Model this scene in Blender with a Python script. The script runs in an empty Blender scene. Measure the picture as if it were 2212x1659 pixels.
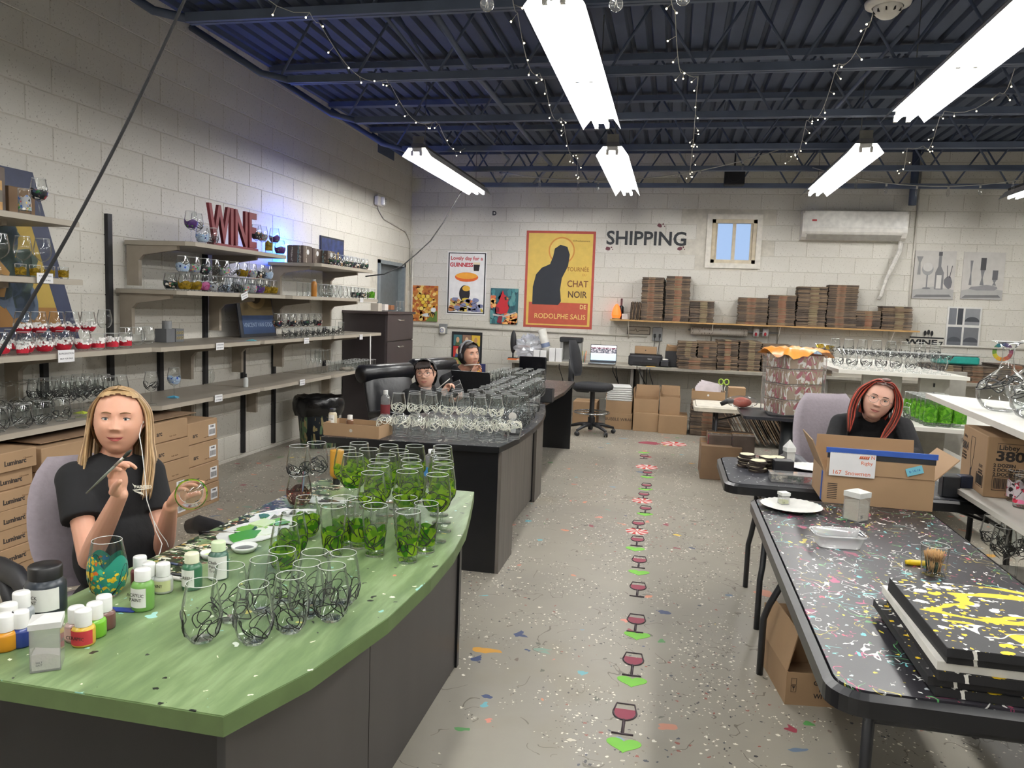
import bpy, bmesh, math, random
from mathutils import Vector, Matrix
from math import sin, cos, pi, radians
random.seed(7)
S = bpy.context.scene
COL = S.collection
# ------------------------------------------------------------------ camera
F_PX, YAW, PITCH, ROLL, EYE = 1640.0, .20489, .10054, .03644, 1.54
_f = Vector((-sin(YAW)*cos(PITCH), cos(YAW)*cos(PITCH), -sin(PITCH)))
_r = Vector((cos(YAW), sin(YAW), 0)); _u = _r.cross(_f)
R2 = _r*cos(ROLL) + _u*sin(ROLL); U2 = -_r*sin(ROLL) + _u*cos(ROLL)
cd = bpy.data.cameras.new('camera'); cam = bpy.data.objects.new('camera', cd); COL.objects.link(cam)
cd.sensor_fit = 'HORIZONTAL'; cd.sensor_width = 36; cd.lens = F_PX/2212*36; cd.clip_start = .05; cd.clip_end = 80
mw = Matrix(((R2.x, U2.x, -_f.x, 0), (R2.y, U2.y, -_f.y, 0), (R2.z, U2.z, -_f.z, EYE), (0, 0, 0, 1)))
cam.matrix_world = mw
S.camera = cam
S.view_settings.view_transform = 'Standard'; S.view_settings.look = 'None'
S.view_settings.exposure = 0.0; S.view_settings.gamma = 1; S.view_settings.use_curve_mapping = False
S.cycles.transparent_max_bounces = 32; S.cycles.max_bounces = 8; S.cycles.use_denoising = True
S.cycles.sample_clamp_indirect = 6
def ray(x, y): return R2*((x-1106)/F_PX) + U2*((829.5-y)/F_PX) + _f
def _hit(x, y, ax, v):
    d = ray(x, y); o = Vector((0, 0, EYE)); return o + d*((v-o[ax])/d[ax])
def PZ(x, y, z): return _hit(x, y, 2, z)          # point of the level z seen at a pixel of the photograph
def PY(x, y, v): return _hit(x, y, 1, v)
def PX(x, y, v): return _hit(x, y, 0, v)
# ------------------------------------------------------------------ world
W = bpy.data.worlds.new('world'); S.world = W; W.use_nodes = True
W.node_tree.nodes['Background'].inputs[0].default_value = (.62, .74, .95, 1)
W.node_tree.nodes['Background'].inputs[1].default_value = 1.7
TUBE = 72.0
# ------------------------------------------------------------------ materials
def lin(c):
    if isinstance(c, str):
        c = [int(c[i:i+2], 16)/255 for i in (0, 2, 4)]
    return tuple((x/12.92 if x <= .04045 else ((x+.055)/1.055)**2.4) for x in c) + (1,)
MATS = {}
class NT:
    def __init__(s, name):
        s.m = bpy.data.materials.new(name); s.m.use_nodes = True; s.t = s.m.node_tree; s.n = s.t.nodes
        s.b = s.n['Principled BSDF']; s.o = s.n['Material Output']; s._tc = None
    def N(s, ty, **kw):
        n = s.n.new(ty)
        for k, v in kw.items():
            if k.startswith('_'): setattr(n, k[1:], v)
            else: n.inputs[k.replace('_', ' ')].default_value = v
        return n
    def L(s, a, b): s.t.links.new(a, b)
    def tc(s, out='Object', scale=(1, 1, 1), rot=(0, 0, 0), loc=(0, 0, 0)):
        if s._tc is None: s._tc = s.n.new('ShaderNodeTexCoord')
        mp = s.n.new('ShaderNodeMapping'); mp.inputs['Scale'].default_value = scale
        mp.inputs['Rotation'].default_value = rot; mp.inputs['Location'].default_value = loc
        s.L(s._tc.outputs[out], mp.inputs[0]); return mp.outputs[0]
    def noise(s, vec, scale, detail=3, rough=.5, dist=0):
        n = s.N('ShaderNodeTexNoise', Scale=scale, Detail=detail, Roughness=rough, Distortion=dist)
        s.L(vec, n.inputs['Vector']); return n
    def ramp(s, fac, stops, interp='LINEAR'):
        r = s.n.new('ShaderNodeValToRGB'); cr = r.color_ramp; cr.interpolation = interp
        while len(cr.elements) < len(stops): cr.elements.new(.5)
        for e, (p, c) in zip(cr.elements, stops):
            e.position = p; e.color = c if len(c) == 4 else tuple(c)+(1,)
        s.L(fac, r.inputs[0]); return r.outputs[0]
    def mix(s, fac, a, b, mode='MIX'):
        m = s.n.new('ShaderNodeMix'); m.data_type = 'RGBA'; m.blend_type = mode
        for sock, v in ((m.inputs[0], fac), (m.inputs[6], a), (m.inputs[7], b)):
            if hasattr(v, 'is_linked'): s.L(v, sock)
            else: sock.default_value = v
        return m.outputs[2]
    def math(s, op, a, b=0.0):
        m = s.n.new('ShaderNodeMath'); m.operation = op
        for sock, v in ((m.inputs[0], a), (m.inputs[1], b)):
            if hasattr(v, 'is_linked'): s.L(v, sock)
            else: sock.default_value = v
        return m.outputs[0]
    def col(s, c):
        if hasattr(c, 'is_linked'): s.L(c, s.b.inputs['Base Color'])
        else: s.b.inputs['Base Color'].default_value = c
    def bump(s, h, strength=.2, dist=.01):
        b = s.N('ShaderNodeBump', Strength=strength, Distance=dist); s.L(h, b.inputs['Height']); s.L(b.outputs[0], s.b.inputs['Normal'])
def M(name, c, rough=.5, metal=0, var=.12, scale=14, bump=0, stretch=(1, 1, 1), coat=0, em=0):
    """plain surface with a little procedural unevenness"""
    if name in MATS: return MATS[name]
    t = NT(name); c = lin(c); v = t.tc('Object', stretch); n = t.noise(v, scale, 4)
    dk = tuple(x*(1-var) for x in c[:3])+(1,); lt = tuple(min(1, x*(1+var)) for x in c[:3])+(1,)
    t.col(t.ramp(n.outputs[0], [(.3, dk), (.7, lt)]))
    t.b.inputs['Roughness'].default_value = rough; t.b.inputs['Metallic'].default_value = metal
    if coat: t.b.inputs['Coat Weight'].default_value = coat
    if bump: t.bump(n.outputs[0], bump, .01)
    if em: t.b.inputs['Emission Color'].default_value = c; t.b.inputs['Emission Strength'].default_value = em
    MATS[name] = t.m; return t.m
def spots(t, base, sets, gate=.42):
    """paint spatter: every set = (scale, threshold, colours, stretch, keep) laid over base as irregular Voronoi drops"""
    for k, (sc, th, cols, st, keep) in enumerate(sets):
        v = t.tc('Object', st, (0, 0, .7*k), (k*3.1, k*1.7, 0))
        nz = t.noise(v, sc*1.7, 2); ad = t.n.new('ShaderNodeVectorMath'); ad.operation = 'MULTIPLY_ADD'
        t.L(nz.outputs['Color'], ad.inputs[0]); ad.inputs[1].default_value = (.9/sc,)*3; t.L(v, ad.inputs[2])
        vo = t.N('ShaderNodeTexVoronoi', Scale=sc, Randomness=1.0); vo.voronoi_dimensions = '2D'
        t.L(ad.outputs[0], vo.inputs['Vector'])
        sep = t.n.new('ShaderNodeSeparateColor'); t.L(vo.outputs['Color'], sep.inputs[0])
        rad = t.math('MULTIPLY', sep.outputs[1], th)
        m1 = t.math('LESS_THAN', vo.outputs['Distance'], rad)
        m2 = t.math('LESS_THAN', sep.outputs[0], keep)
        g_ = t.noise(t.tc('Object', (1, 1, 1), (0, 0, 0), (k*7.7, k*2.9, 1)), max(1.2, sc*.07), 2); msk = t.math('MULTIPLY', t.math('MULTIPLY', m1, m2), t.math('GREATER_THAN', g_.outputs[0], gate))
        n = len(cols); cr = t.ramp(sep.outputs[2], [(i/n, lin(c)) for i, c in enumerate(cols)], 'CONSTANT')
        base = t.mix(msk, base, cr)
    return base
def squiggle(t, base, sc, c, st=(1, 1, 1), w=.012, gate=.52, seed=0):
    """thin flung paint lines: the level set of a noise, gated by another noise"""
    v = t.tc('Object', st, (0, 0, seed), (seed*2.3, seed, 0)); n = t.noise(v, sc, 2, .5, .6)
    a = t.math('ABSOLUTE', t.math('SUBTRACT', n.outputs[0], .5)); m1 = t.math('LESS_THAN', a, w)
    g = t.noise(t.tc('Object', (1, 1, 1), (0, 0, 0), (seed*5.1, 9-seed, 0)), sc*1.1, 1); m2 = t.math('GREATER_THAN', g.outputs[0], gate)
    return t.mix(t.math('MULTIPLY', m1, m2), base, lin(c))
def glass_mat(name='clear_glass', tint=(.955, .97, .97), haze=0.0, edge=.6, hc=(.92, .93, .93)):
    if name in MATS: return MATS[name]
    t = NT(name); t.n.remove(t.b)
    tr = t.N('ShaderNodeBsdfTransparent', Color=tint+(1,)); gl = t.N('ShaderNodeBsdfGlossy', Color=(1, 1, 1, 1), Roughness=.04)
    lw = t.N('ShaderNodeLayerWeight', Blend=.25); l2 = t.N('ShaderNodeLayerWeight', Blend=.13)
    f = t.math('MULTIPLY_ADD', t.math('ADD', t.math('MULTIPLY', t.math('POWER', lw.outputs['Facing'], 2.6), .45), l2.outputs['Fresnel']), .75); f.node.inputs[2].default_value = .045
    e = t.math('MULTIPLY', t.math('POWER', lw.outputs['Facing'], 3.6), edge)  # white diffuse toward grazing angles paints in the bright edge highlights
    df = t.N('ShaderNodeBsdfDiffuse', Color=hc+(1,)); m0 = t.n.new('ShaderNodeMixShader')
    t.L(t.math('MAXIMUM', t.math('MULTIPLY', e, .9), haze), m0.inputs[0]); t.L(tr.outputs[0], m0.inputs[1]); t.L(df.outputs[0], m0.inputs[2])
    m1 = t.n.new('ShaderNodeMixShader'); t.L(t.math('MINIMUM', f, .85), m1.inputs[0]); t.L(m0.outputs[0], m1.inputs[1]); t.L(gl.outputs[0], m1.inputs[2])
    t.L(m1.outputs[0], t.o.inputs[0]); MATS[name] = t.m; return t.m
# ------------------------------------------------------------------ mesh builder
class MB:
    def __init__(s): s.v = []; s.f = []; s.mi = []; s.sm = []; s.k = 0; s.smooth = False; s.T = None
    def add(s, vs, fs, smooth=None):
        o = len(s.v)
        for p in vs:
            p = Vector(p)
            if s.T is not None: p = s.T @ p
            s.v.append(p)
        sm = s.smooth if smooth is None else smooth
        for q in fs: s.f.append([i+o for i in q]); s.mi.append(s.k); s.sm.append(sm)
        return s
    def box(s, x0, x1, y0, y1, z0, z1):
        v = [(x, y, z) for x in (x0, x1) for y in (y0, y1) for z in (z0, z1)]
        return s.add(v, [(0, 1, 3, 2), (4, 6, 7, 5), (0, 4, 5, 1), (2, 3, 7, 6), (0, 2, 6, 4), (1, 5, 7, 3)], False)
    def cbox(s, c, d, rz=0, rx=0, ry=0, ch=0):
        """box centred at c, size d, turned, optionally chamfered"""
        R = Matrix.Translation(Vector(c)) @ Matrix.Rotation(rz, 4, 'Z') @ Matrix.Rotation(ry, 4, 'Y') @ Matrix.Rotation(rx, 4, 'X')
        a, b, h = d[0]/2, d[1]/2, d[2]/2
        if not ch:
            v = [R @ Vector((x, y, z)) for x in (-a, a) for y in (-b, b) for z in (-h, h)]
            return s.add(v, [(0, 1, 3, 2), (4, 6, 7, 5), (0, 4, 5, 1), (2, 3, 7, 6), (0, 2, 6, 4), (1, 5, 7, 3)], False)
        pr = [(-a, -b+ch), (-a+ch, -b), (a-ch, -b), (a, -b+ch), (a, b-ch), (a-ch, b), (-a+ch, b), (-a, b-ch)]
        k = (a-ch)/a, (b-ch)/b
        vs = []
        for z, q in ((-h, 0), (-h+ch, 1), (h-ch, 1), (h, 0)):
            for x, y in pr: vs.append(R @ Vector((x*(1 if q else k[0]), y*(1 if q else k[1]), z)))
        fs = [tuple(range(7, -1, -1)), tuple(range(24, 32))]
        for r_ in range(3):
            for i in range(8): fs.append((r_*8+i, r_*8+(i+1) % 8, r_*8+8+(i+1) % 8, r_*8+8+i))
        return s.add(vs, fs, False)
    def prism(s, pts, z0, z1, smooth=False):
        """outline pts (x, y) extruded in z"""
        n = len(pts); v = [(p[0], p[1], z0) for p in pts]+[(p[0], p[1], z1) for p in pts]
        return s.add(v, [tuple(range(n-1, -1, -1)), tuple(range(n, 2*n))]+[(i, (i+1) % n, n+(i+1) % n, n+i) for i in range(n)], smooth)
    def lathe(s, prof, seg=24, c=(0, 0, 0), cap0=False, cap1=False, smooth=True, sx=1, sy=1):
        vs = []; fs = []; n = len(prof)
        for r, z in prof:
            for i in range(seg):
                a = 2*pi*i/seg; vs.append((c[0]+r*cos(a)*sx, c[1]+r*sin(a)*sy, c[2]+z))
        for j in range(n-1):
            for i in range(seg):
                k = (i+1) % seg; fs.append((j*seg+i, j*seg+k, j*seg+seg+k, j*seg+seg+i))
        if cap0: fs.append(tuple(range(seg-1, -1, -1)))
        if cap1: fs.append(tuple((n-1)*seg+i for i in range(seg)))
        return s.add(vs, fs, smooth)
    def cyl(s, c, r, h, seg=20, r1=None): return s.lathe([(r, 0), (r if r1 is None else r1, h)], seg, c, True, True, False)
    def tube(s, pts, r, seg=6, closed=False, cap=True, smooth=True, flat=1.0):
        pts = [Vector(p) for p in pts]; n = len(pts); rr = r if isinstance(r, (list, tuple)) else [r]*n
        vs = []; fs = []; up = None
        for i, p in enumerate(pts):
            if closed: d = pts[(i+1) % n]-pts[i-1]
            else: d = pts[min(i+1, n-1)]-pts[max(i-1, 0)]
            if d.length < 1e-9: d = Vector((0, 0, 1))
            d.normalize()
            if up is None: up = Vector((0, 0, 1)) if abs(d.z) < .9 else Vector((1, 0, 0))
            a = up - d*up.dot(d)
            if a.length < 1e-6: a = d.orthogonal()
            a.normalize(); b = d.cross(a); up = a
            for k in range(seg):
                q = 2*pi*k/seg; vs.append(p+(a*cos(q)*flat+b*sin(q))*rr[i])
        m = n if closed else n-1
        for i in range(m):
            j = (i+1) % n
            for k in range(seg):
                l = (k+1) % seg; fs.append((i*seg+k, i*seg+l, j*seg+l, j*seg+k))
        if cap and not closed:
            fs.append(tuple(range(seg-1, -1, -1))); fs.append(tuple((n-1)*seg+k for k in range(seg)))
        return s.add(vs, fs, smooth)
    def ell(s, c, r, seg=20, rings=12, R=None):
        vs = []; fs = []; c = Vector(c); r = Vector(r) if hasattr(r, '__len__') else Vector((r, r, r))
        for j in range(rings+1):
            t = pi*j/rings
            for i in range(seg):
                a = 2*pi*i/seg; p = Vector((r.x*sin(t)*cos(a), r.y*sin(t)*sin(a), r.z*cos(t)))
                if R is not None: p = R @ p
                vs.append(c+p)
        for j in range(rings):
            for i in range(seg):
                k = (i+1) % seg
                if j == 0: fs.append((i, seg+i, seg+k))
                elif j == rings-1: fs.append((j*seg+i, j*seg+seg+i, j*seg+k))
                else: fs.append((j*seg+i, j*seg+seg+i, j*seg+seg+k, j*seg+k))
        return s.add(vs, fs, True)
    def cone(s, a, b, ra, rb, seg=16): return s.tube([a, b], [ra, rb], seg)
    def mesh(s, name, mats):
        me = bpy.data.meshes.new(name); me.from_pydata([tuple(p) for p in s.v], [], s.f)
        for m in (mats if isinstance(mats, (list, tuple)) else [mats]): me.materials.append(m)
        if s.f:
            me.polygons.foreach_set('material_index', s.mi); me.polygons.foreach_set('use_smooth', s.sm)
        me.update(); return me
    def build(s, name, mats, parent=None, loc=None, rz=None):
        return obj(name, s.mesh(name, mats), parent, loc, rz)
def obj(name, me, parent=None, loc=None, rz=None):
    o = bpy.data.objects.new(name, me); COL.objects.link(o); o.parent = parent
    if loc is not None: o.location = loc
    if rz: o.rotation_euler.z = rz
    return o
def tag(o, label, cat, group=None, kind=None):
    if label: o['label'] = label
    if cat: o['category'] = cat
    if group: o['group'] = group
    if kind: o['kind'] = kind
    return o
def thing(name, label, cat, loc=(0, 0, 0), rz=0, group=None, scale=None):
    o = bpy.data.objects.new(name, None); COL.objects.link(o); o.location = loc; o.rotation_euler = (0, 0, rz)
    o.empty_display_size = .05
    if scale: o.scale = (scale,)*3
    return tag(o, label, cat, group)
def struct(o): o['kind'] = 'structure'; return o
KIDS = {}
def dup(root, loc, rz=0, label=None, group=None, rot=None, scale=None, cat=None, name=None):
    """copy of a thing with copies of its parts and sub-parts (mesh data shared)"""
    if root.name not in KIDS: KIDS[root.name] = [(c, list(c.children)) for c in root.children]
    r = root.copy(); COL.objects.link(r); r.location = loc; r.rotation_euler = rot if rot else (0, 0, rz)
    if name: r.name = name
    if scale: r.scale = (scale,)*3 if not hasattr(scale, '__len__') else scale
    if label: r['label'] = label
    if cat: r['category'] = cat
    if group: r['group'] = group
    for ch, gs in KIDS[root.name]:
        c = ch.copy(); COL.objects.link(c); c.parent = r
        for g in gs: d = g.copy(); COL.objects.link(d); d.parent = c
    return r
def text_mesh(s, size, depth=.0008, bold=0.0, align='CENTER', xs=1.0, line=1.0):
    cu = bpy.data.curves.new('lettering', 'FONT'); cu.body = s; cu.size = size; cu.extrude = depth; cu.offset = bold
    cu.align_x = align; cu.align_y = 'CENTER'; cu.resolution_u = 3; cu.space_line = line
    o = bpy.data.objects.new('lettering', cu); COL.objects.link(o)
    bpy.context.view_layer.update()
    me = bpy.data.meshes.new_from_object(o.evaluated_get(bpy.context.evaluated_depsgraph_get()))
    bpy.data.objects.remove(o); bpy.data.curves.remove(cu)
    if xs != 1: me.transform(Matrix.Diagonal((xs, 1, 1, 1)))
    return me
def frame(o, u, v):
    """matrix with origin o, local x along u, local y along v, local z out of the sheet"""
    u = Vector(u).normalized(); v = Vector(v); w = u.cross(v).normalized(); v = w.cross(u)
    return Matrix(((u.x, v.x, w.x, o[0]), (u.y, v.y, w.y, o[1]), (u.z, v.z, w.z, o[2]), (0, 0, 0, 1)))
def lettering(s, size, mat, parent, fr, name='lettering', **kw):
    me = text_mesh(s, size, **kw); me.materials.clear(); me.materials.append(mat)
    me.transform(fr); o = obj(name, me, parent)
    if parent is not None and parent.type != 'EMPTY': pass
    return o
# ================================================================== THE SETTING
XL, YB, ZT, XR, YF = -4.01, 11.25, 3.80, 7.0, -4.5
# ---- floor
t = NT('painted_concrete')
v = t.tc('Object'); n1 = t.noise(v, .55, 5, .6); n2 = t.noise(v, 6, 6, .7)
base = t.ramp(n1.outputs[0], [(.3, lin('87827a')), (.5, lin('999488')), (.7, lin('a49e90'))])
base = t.mix(t.math('MULTIPLY', n2.outputs[0], .35), base, lin('7f786c'))
dirt = t.ramp(t.noise(t.tc('Object', (1, 1, 1), (0, 0, 0), (4, 2, 0)), .9, 4, .6).outputs[0], [(.6, (0, 0, 0)), (.68, (1, 1, 1))])
base = t.mix(t.math('MULTIPLY', dirt, .35), base, lin('8b8168'))
base = spots(t, base, [(16, .20, ['6f6259', '4a4d58', 'd9d2c2', '5c5a50', 'c9c4b8'], (1, 1, 1), .12),
    (34, .26, ['e9e4d8', '2c2b2e', 'efeadd', '8f4b3e', '3a3f4a', 'f2eee2'], (1, 1.0, 1), .32),
    (60, .30, ['efe9dc', '33302f', '7d7468', 'f5f0e4'], (1, 1, 1), .5),
    (4.5, .26, ['c98b73', 'c77d68', '62748a', '7d9a8c', 'd19a3f', '7f9bb0', '9a3f4a'], (1, 1.6, 1), .12),
    (9, .25, ['d48a6c', '2f3f66', '4c8a4a', 'e0c25a', '6cb0bb', '8c3344', 'd98a78'], (1, 1, 1), .13)], .5)
base = squiggle(t, base, 5, '6a6358', w=.006, gate=.56, seed=3)
t.col(base); t.b.inputs['Roughness'].default_value = .42
t.bump(n2.outputs[0], .08, .004)
fl = MB(); fl.box(XL, XR, YF, YB, -.08, 0); struct(fl.build('floor', t.m))
# ---- walls built of blocks
def wall_mat():
    t = NT('painted_block'); v = t.tc('Object'); n = t.noise(v, 1.3, 4); g = t.noise(v, 160, 3, .7)
    pits = t.ramp(t.noise(v, 75, 2, .6).outputs[0], [(.30, (0, 0, 0)), (.36, (1, 1, 1))])
    c = t.ramp(n.outputs[0], [(.3, lin('cac6bc')), (.7, lin('d6d3ca'))]); c = t.mix(pits, lin('a9a499'), c); t.col(c)
    t.b.inputs['Roughness'].default_value = .55
    t.bump(t.math('ADD', t.math('MULTIPLY', g.outputs[0], .3), pits), .22, .003); return t.m
WM = wall_mat(); MORT = M('mortar_paint', 'c6c1b5', .7)
CH = .2135; Z0 = .03
def block_mesh(name, L, H=CH, g=.002, d=.0045, b=.004):
    m = MB(); L2, H2 = L/2-g, H/2-g
    o = [(-L2, 0, -H2), (L2, 0, -H2), (L2, 0, H2), (-L2, 0, H2)]
    i = [(-L2+b, -d, -H2+b), (L2-b, -d, -H2+b), (L2-b, -d, H2-b), (-L2+b, -d, H2-b)]
    m.add(o+i, [(4, 5, 6, 7)]+[(k, (k+1) % 4, 4+(k+1) % 4, 4+k) for k in range(4)]); return m.mesh(name, WM)
def block_wall(parent, u0, u1, z1, to_world, rz, holes, keyf, off):
    full = block_mesh('block', .427); half = block_mesh('block', .2135); cells = []
    k = 0; z = Z0-CH
    while z < z1-.02:
        u = u0 - (0 if (k+off) % 2 else .2135)
        while u < u1-.02:
            a, b = max(u, u0), min(u+.427, u1); zc = z+CH/2
            if b-a > .05 and not any(a < h[1] and b > h[0] and z < h[3]-.03 and z+CH > h[2]+.03 for h in holes): cells.append((a, b, zc))
            u += .427
        z += CH; k += 1
    cells = [c for c in cells if c[2]+CH/2 > .02]
    cells.sort(key=keyf)
    rest = MB()
    for i, (a, b, zc) in enumerate(cells):
        wp = to_world((a+b)/2, zc)
        if i < 300:
            L = b-a; o = obj('block', full if abs(L-.427) < .01 else half, parent, wp, rz)
            if abs(L-.427) >= .01: o.scale = (L/.2135, 1, 1)
        else:
            me = full; s_ = (b-a)/.427
            T = Matrix.Translation(wp) @ Matrix.Rotation(rz, 4, 'Z') @ Matrix.Diagonal((s_, 1, 1, 1))
            rest.add([T @ v_.co for v_ in me.vertices], [tuple(p.vertices) for p in me.polygons])
    if rest.v: tag(rest.build('farther_blocks', WM, parent), None, None, kind='stuff')
wb = MB(); wx0, wx1, wz0, wz1 = .47, 1.08, 2.27, 2.88
D0, D1, DZ = 9.93, 10.98, 2.13
wb.box(XL, wx0, YB, YB+.2, 0, 4.1).box(wx1, XR, YB, YB+.2, 0, 4.1).box(wx0, wx1, YB, YB+.2, 0, wz0).box(wx0, wx1, YB, YB+.2, wz1, 4.1)
wall_back = struct(wb.build('wall_back', MORT))
block_wall(wall_back, XL, 5.2, ZT, lambda u, z: (u, YB-.0005, z), 0, [(wx0, wx1, wz0, wz1)], lambda c: (c[2] < .8, (c[0]-.3)**2*.35+(c[2]-2.3)**2), 0)
wl = MB(); wl.box(XL-.2, XL, YF, D0, 0, 4.1).box(XL-.2, XL, D1, YB+.2, 0, 4.1).box(XL-.2, XL, D0, D1, DZ, 4.1)
wall_left = struct(wl.build('wall_left', MORT))
block_wall(wall_left, 2.2, YB, ZT, lambda u, z: (XL+.0005, u, z), pi/2, [(D0, D1, 0, DZ)], lambda c: c[0]*1.0-c[2]*.7 + (20 if c[2] < .7 else 0), 1)
wr = MB(); wr.box(XR, XR+.2, YF, YB, 0, 4.1); struct(wr.build('wall_right', WM))
wf = MB(); wf.box(XL, XR, YF-.2, YF, 0, 4.1); struct(wf.build('wall_front', WM))
# ---- ceiling deck
NAVY = M('navy_ceiling_paint', '4a5468', .75, 0, .1, 3); NAVY2 = M('navy_steel_paint', '566177', .6, 0, .12, 5)
m = MB(); x = XL; prof = []
while x < XR: prof += [(x, 0), (x+.095, 0), (x+.11, .042), (x+.14, .042), (x+.155, 0)]; x += .155
vs = [(a, yy, 3.84+b) for yy in (YF, YB) for a, b in prof]; n = len(prof)
m.add(vs, [(i, i+1, n+i+1, n+i) for i in range(n-1)])
m.box(XL, XR, YF, YB, 3.90, 4.0); ceiling = struct(m.build('ceiling', NAVY))
m = MB(); m.box(XL, XL+.05, YF, YB, 3.79, 3.95).box(XL, XR, YB-.05, YB, 3.79, 3.86).box(XL, XL+.012, 9.85, 10.45, 3.55, 3.8)
struct(m.build('trim_1', NAVY2))
# ---- bar joists
web = MB(); web.tube([(0, 0, .03), (.30, 0, .50)], .011, 5); webm = web.mesh('web_bar', NAVY2)
ch = MB(); ch.box(-3.1, XR, -.035, -.006, 0, .05).box(-3.1, XR, .006, .035, 0, .05).box(-3.1, XR, -.035, .035, .05, .056)
ch.T = Matrix(); ch.tube([(-3.1, 0, .03), (-3.35, 0, .09), (-3.98, 0, .47)], .028, 6); chm = ch.mesh('bottom_chord', NAVY2)
tp = MB(); tp.box(XL+.02, XR, -.05, .05, .50, .555); tpm = tp.mesh('top_chord', NAVY2)
JL = ['fifth nearest navy roof joist spanning above the room', 'navy roof joist above the hanging clear bulbs', 'navy roof joist crossing above the big centre lamp', 'navy roof joist just before the back row of lamps', 'navy roof joist over the near ends of the back lamps', 'navy open web joist second from the back wall', 'navy open web joist nearest the back wall']
for i, y in enumerate((1.86, 3.16, 4.46, 5.76, 7.06, 8.37, 9.58, 10.82)):
    lb = 'navy roof joist overhead nearest the viewer' if i == 0 else ['navy roof joist just above the top edge of the photo', 'highest navy roof joist in view, behind the clear bulbs', 'navy roof joist crossing over the middle of the big lamps', 'navy roof joist at the far end of the big lamps', 'navy joist above the near ends of the back lamps', 'navy open web joist second from the back wall', 'navy open web joist closest to the back wall'][i-1]
    j = thing('roof_joist', lb, 'joist', (0, y, 3.25), 0, 'roof joists'); obj('bottom_chord', chm, j); obj('top_chord', tpm, j)
    x = -3.2
    while x < 6.5:
        obj('web_bar', webm, j, (x, 0, 0)); o = obj('web_bar', webm, j, (x+.64, 0, 0)); o.scale = (-1, 1, 1); x += .66
# ---- window
FR = M('cream_window_vinyl', 'c9bda4', .5); TRM = M('white_window_trim', 'd8d3c8', .5)
w1 = struct(thing('window_1', None, None))
m = MB(); a, b, c, d = .40, 1.15, 2.20, 2.95; yy = YB-.03
m.box(a, wx0, yy, YB, c, d).box(wx1, b, yy, YB, c, d).box(wx0, wx1, yy, YB, c, wz0).box(wx0, wx1, yy, YB, wz1, d); m.build('window_casing', TRM, w1)
m = MB(); q = .05
m.box(wx0, wx0+q, YB-.01, YB+.10, wz0, wz1).box(wx1-q, wx1, YB-.01, YB+.10, wz0, wz1).box(wx0, wx1, YB-.01, YB+.1, wz0, wz0+q).box(wx0, wx1, YB-.01, YB+.1, wz1-q, wz1).box(.755, .80, YB+.02, YB+.07, wz0, wz1)
m.box(wx0+q, wx0+q+.03, YB+.03, YB+.06, wz0+q, wz1-q).box(wx1-q-.03, wx1-q, YB+.03, YB+.06, wz0+q, wz1-q); m.build('window_frame', FR, w1)
t = NT('frosted_pane'); t.b.inputs['Base Color'].default_value = lin('aebccb'); t.b.inputs['Roughness'].default_value = .3
t.b.inputs['Transmission Weight'].default_value = .95; t.b.inputs['IOR'].default_value = 1.05; PANE = t.m
for u in (wx0+q, .80):
    m = MB(); m.box(u, u+.235, YB+.045, YB+.049, wz0+q, wz1-q); m.build('pane', PANE, w1)
# ---- grey door and frame on the left wall at the far corner
DM = M('blue_grey_door_paint', '5d6468', .5); d1 = struct(thing('door_1', None, None))
m = MB(); m.box(XL-.16, XL+.03, D0, D0+.05, 0, DZ).box(XL-.16, XL+.03, D1-.05, D1, 0, DZ).box(XL-.16, XL+.03, D0, D1, DZ-.05, DZ); m.build('door_frame', M('grey_door_frame', '7c8488', .5), d1)
m = MB(); m.box(XL-.12, XL-.07, D0+.05, D1-.05, .01, DZ-.05)
for zz in (.25, 1.15): m.box(XL-.07, XL-.062, D0+.18, D1-.18, zz, zz+.75)
m.build('door_panel', DM, d1)
m = MB(); m.tube([(XL-.07, D1-.14, 1.0), (XL+.02, D1-.14, 1.0), (XL+.02, D1-.24, 1.0)], .009); m.build('door_handle', M('brushed_steel', 'b8b8b4', .3, 1), d1)
# ---- fluorescent fixtures
HOOD = M('white_enamel', 'e8e8e4', .4)
t = NT('fluorescent_tube'); t.b.inputs['Emission Color'].default_value = (1, .985, .96, 1); t.b.inputs['Emission Strength'].default_value = TUBE; TUBEM = t.m
HB = M('dark_fixture_back', '55565a', .6)
fx = thing('strip_light', 'x', 'ceiling light', (-.66, 3.9, 3.06))
L = 2.6
m = MB(); P = [(-.155, -.035), (-.09, .05), (.09, .05), (.155, -.035)]
for (a, b), (c, d) in zip(P, P[1:]): m.add([(a, 0, b), (c, 0, d), (c, L, d), (a, L, b)], [(0, 1, 2, 3)]); m.add([(a, 0, b+.004), (c, 0, d+.004), (c, L, d+.004), (a, L, b+.004)], [(3, 2, 1, 0)])
m.box(-.05, .05, 0, L, .012, .049); m.build('reflector_hood', HOOD, fx)
m = MB(); m.box(-.06, .06, 0, L, .055, .095); m.build('ballast_housing', HB, fx)
for x in (-.045, .045):
    m = MB(); m.tube([(x, .03, -.012), (x, L/2-.02, -.012)], .0165, 10).tube([(x, L/2+.02, -.012), (x, L-.02, -.012)], .0165, 10); m.build('fluorescent_tube', TUBEM, fx)
    for yy in (.0, L/2, L): m = MB(); m.cbox((x, yy, -.004), (.026, .03, .05)); m.build('tube_socket', HOOD, fx)
m = MB()
GALV = M('galvanised_bracket', '8c8a84', .5, .6)
for yy in (.25, L-.25): m = MB(); m.tube([(0, yy, .09), (0, yy, .19), (0, yy, .80)], .004, 5); m.build('hanger', GALV, fx)
m = MB(); m.box(-.055, .055, .02, .05, .05, .17); m.build('end_bracket', GALV, fx)
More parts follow.
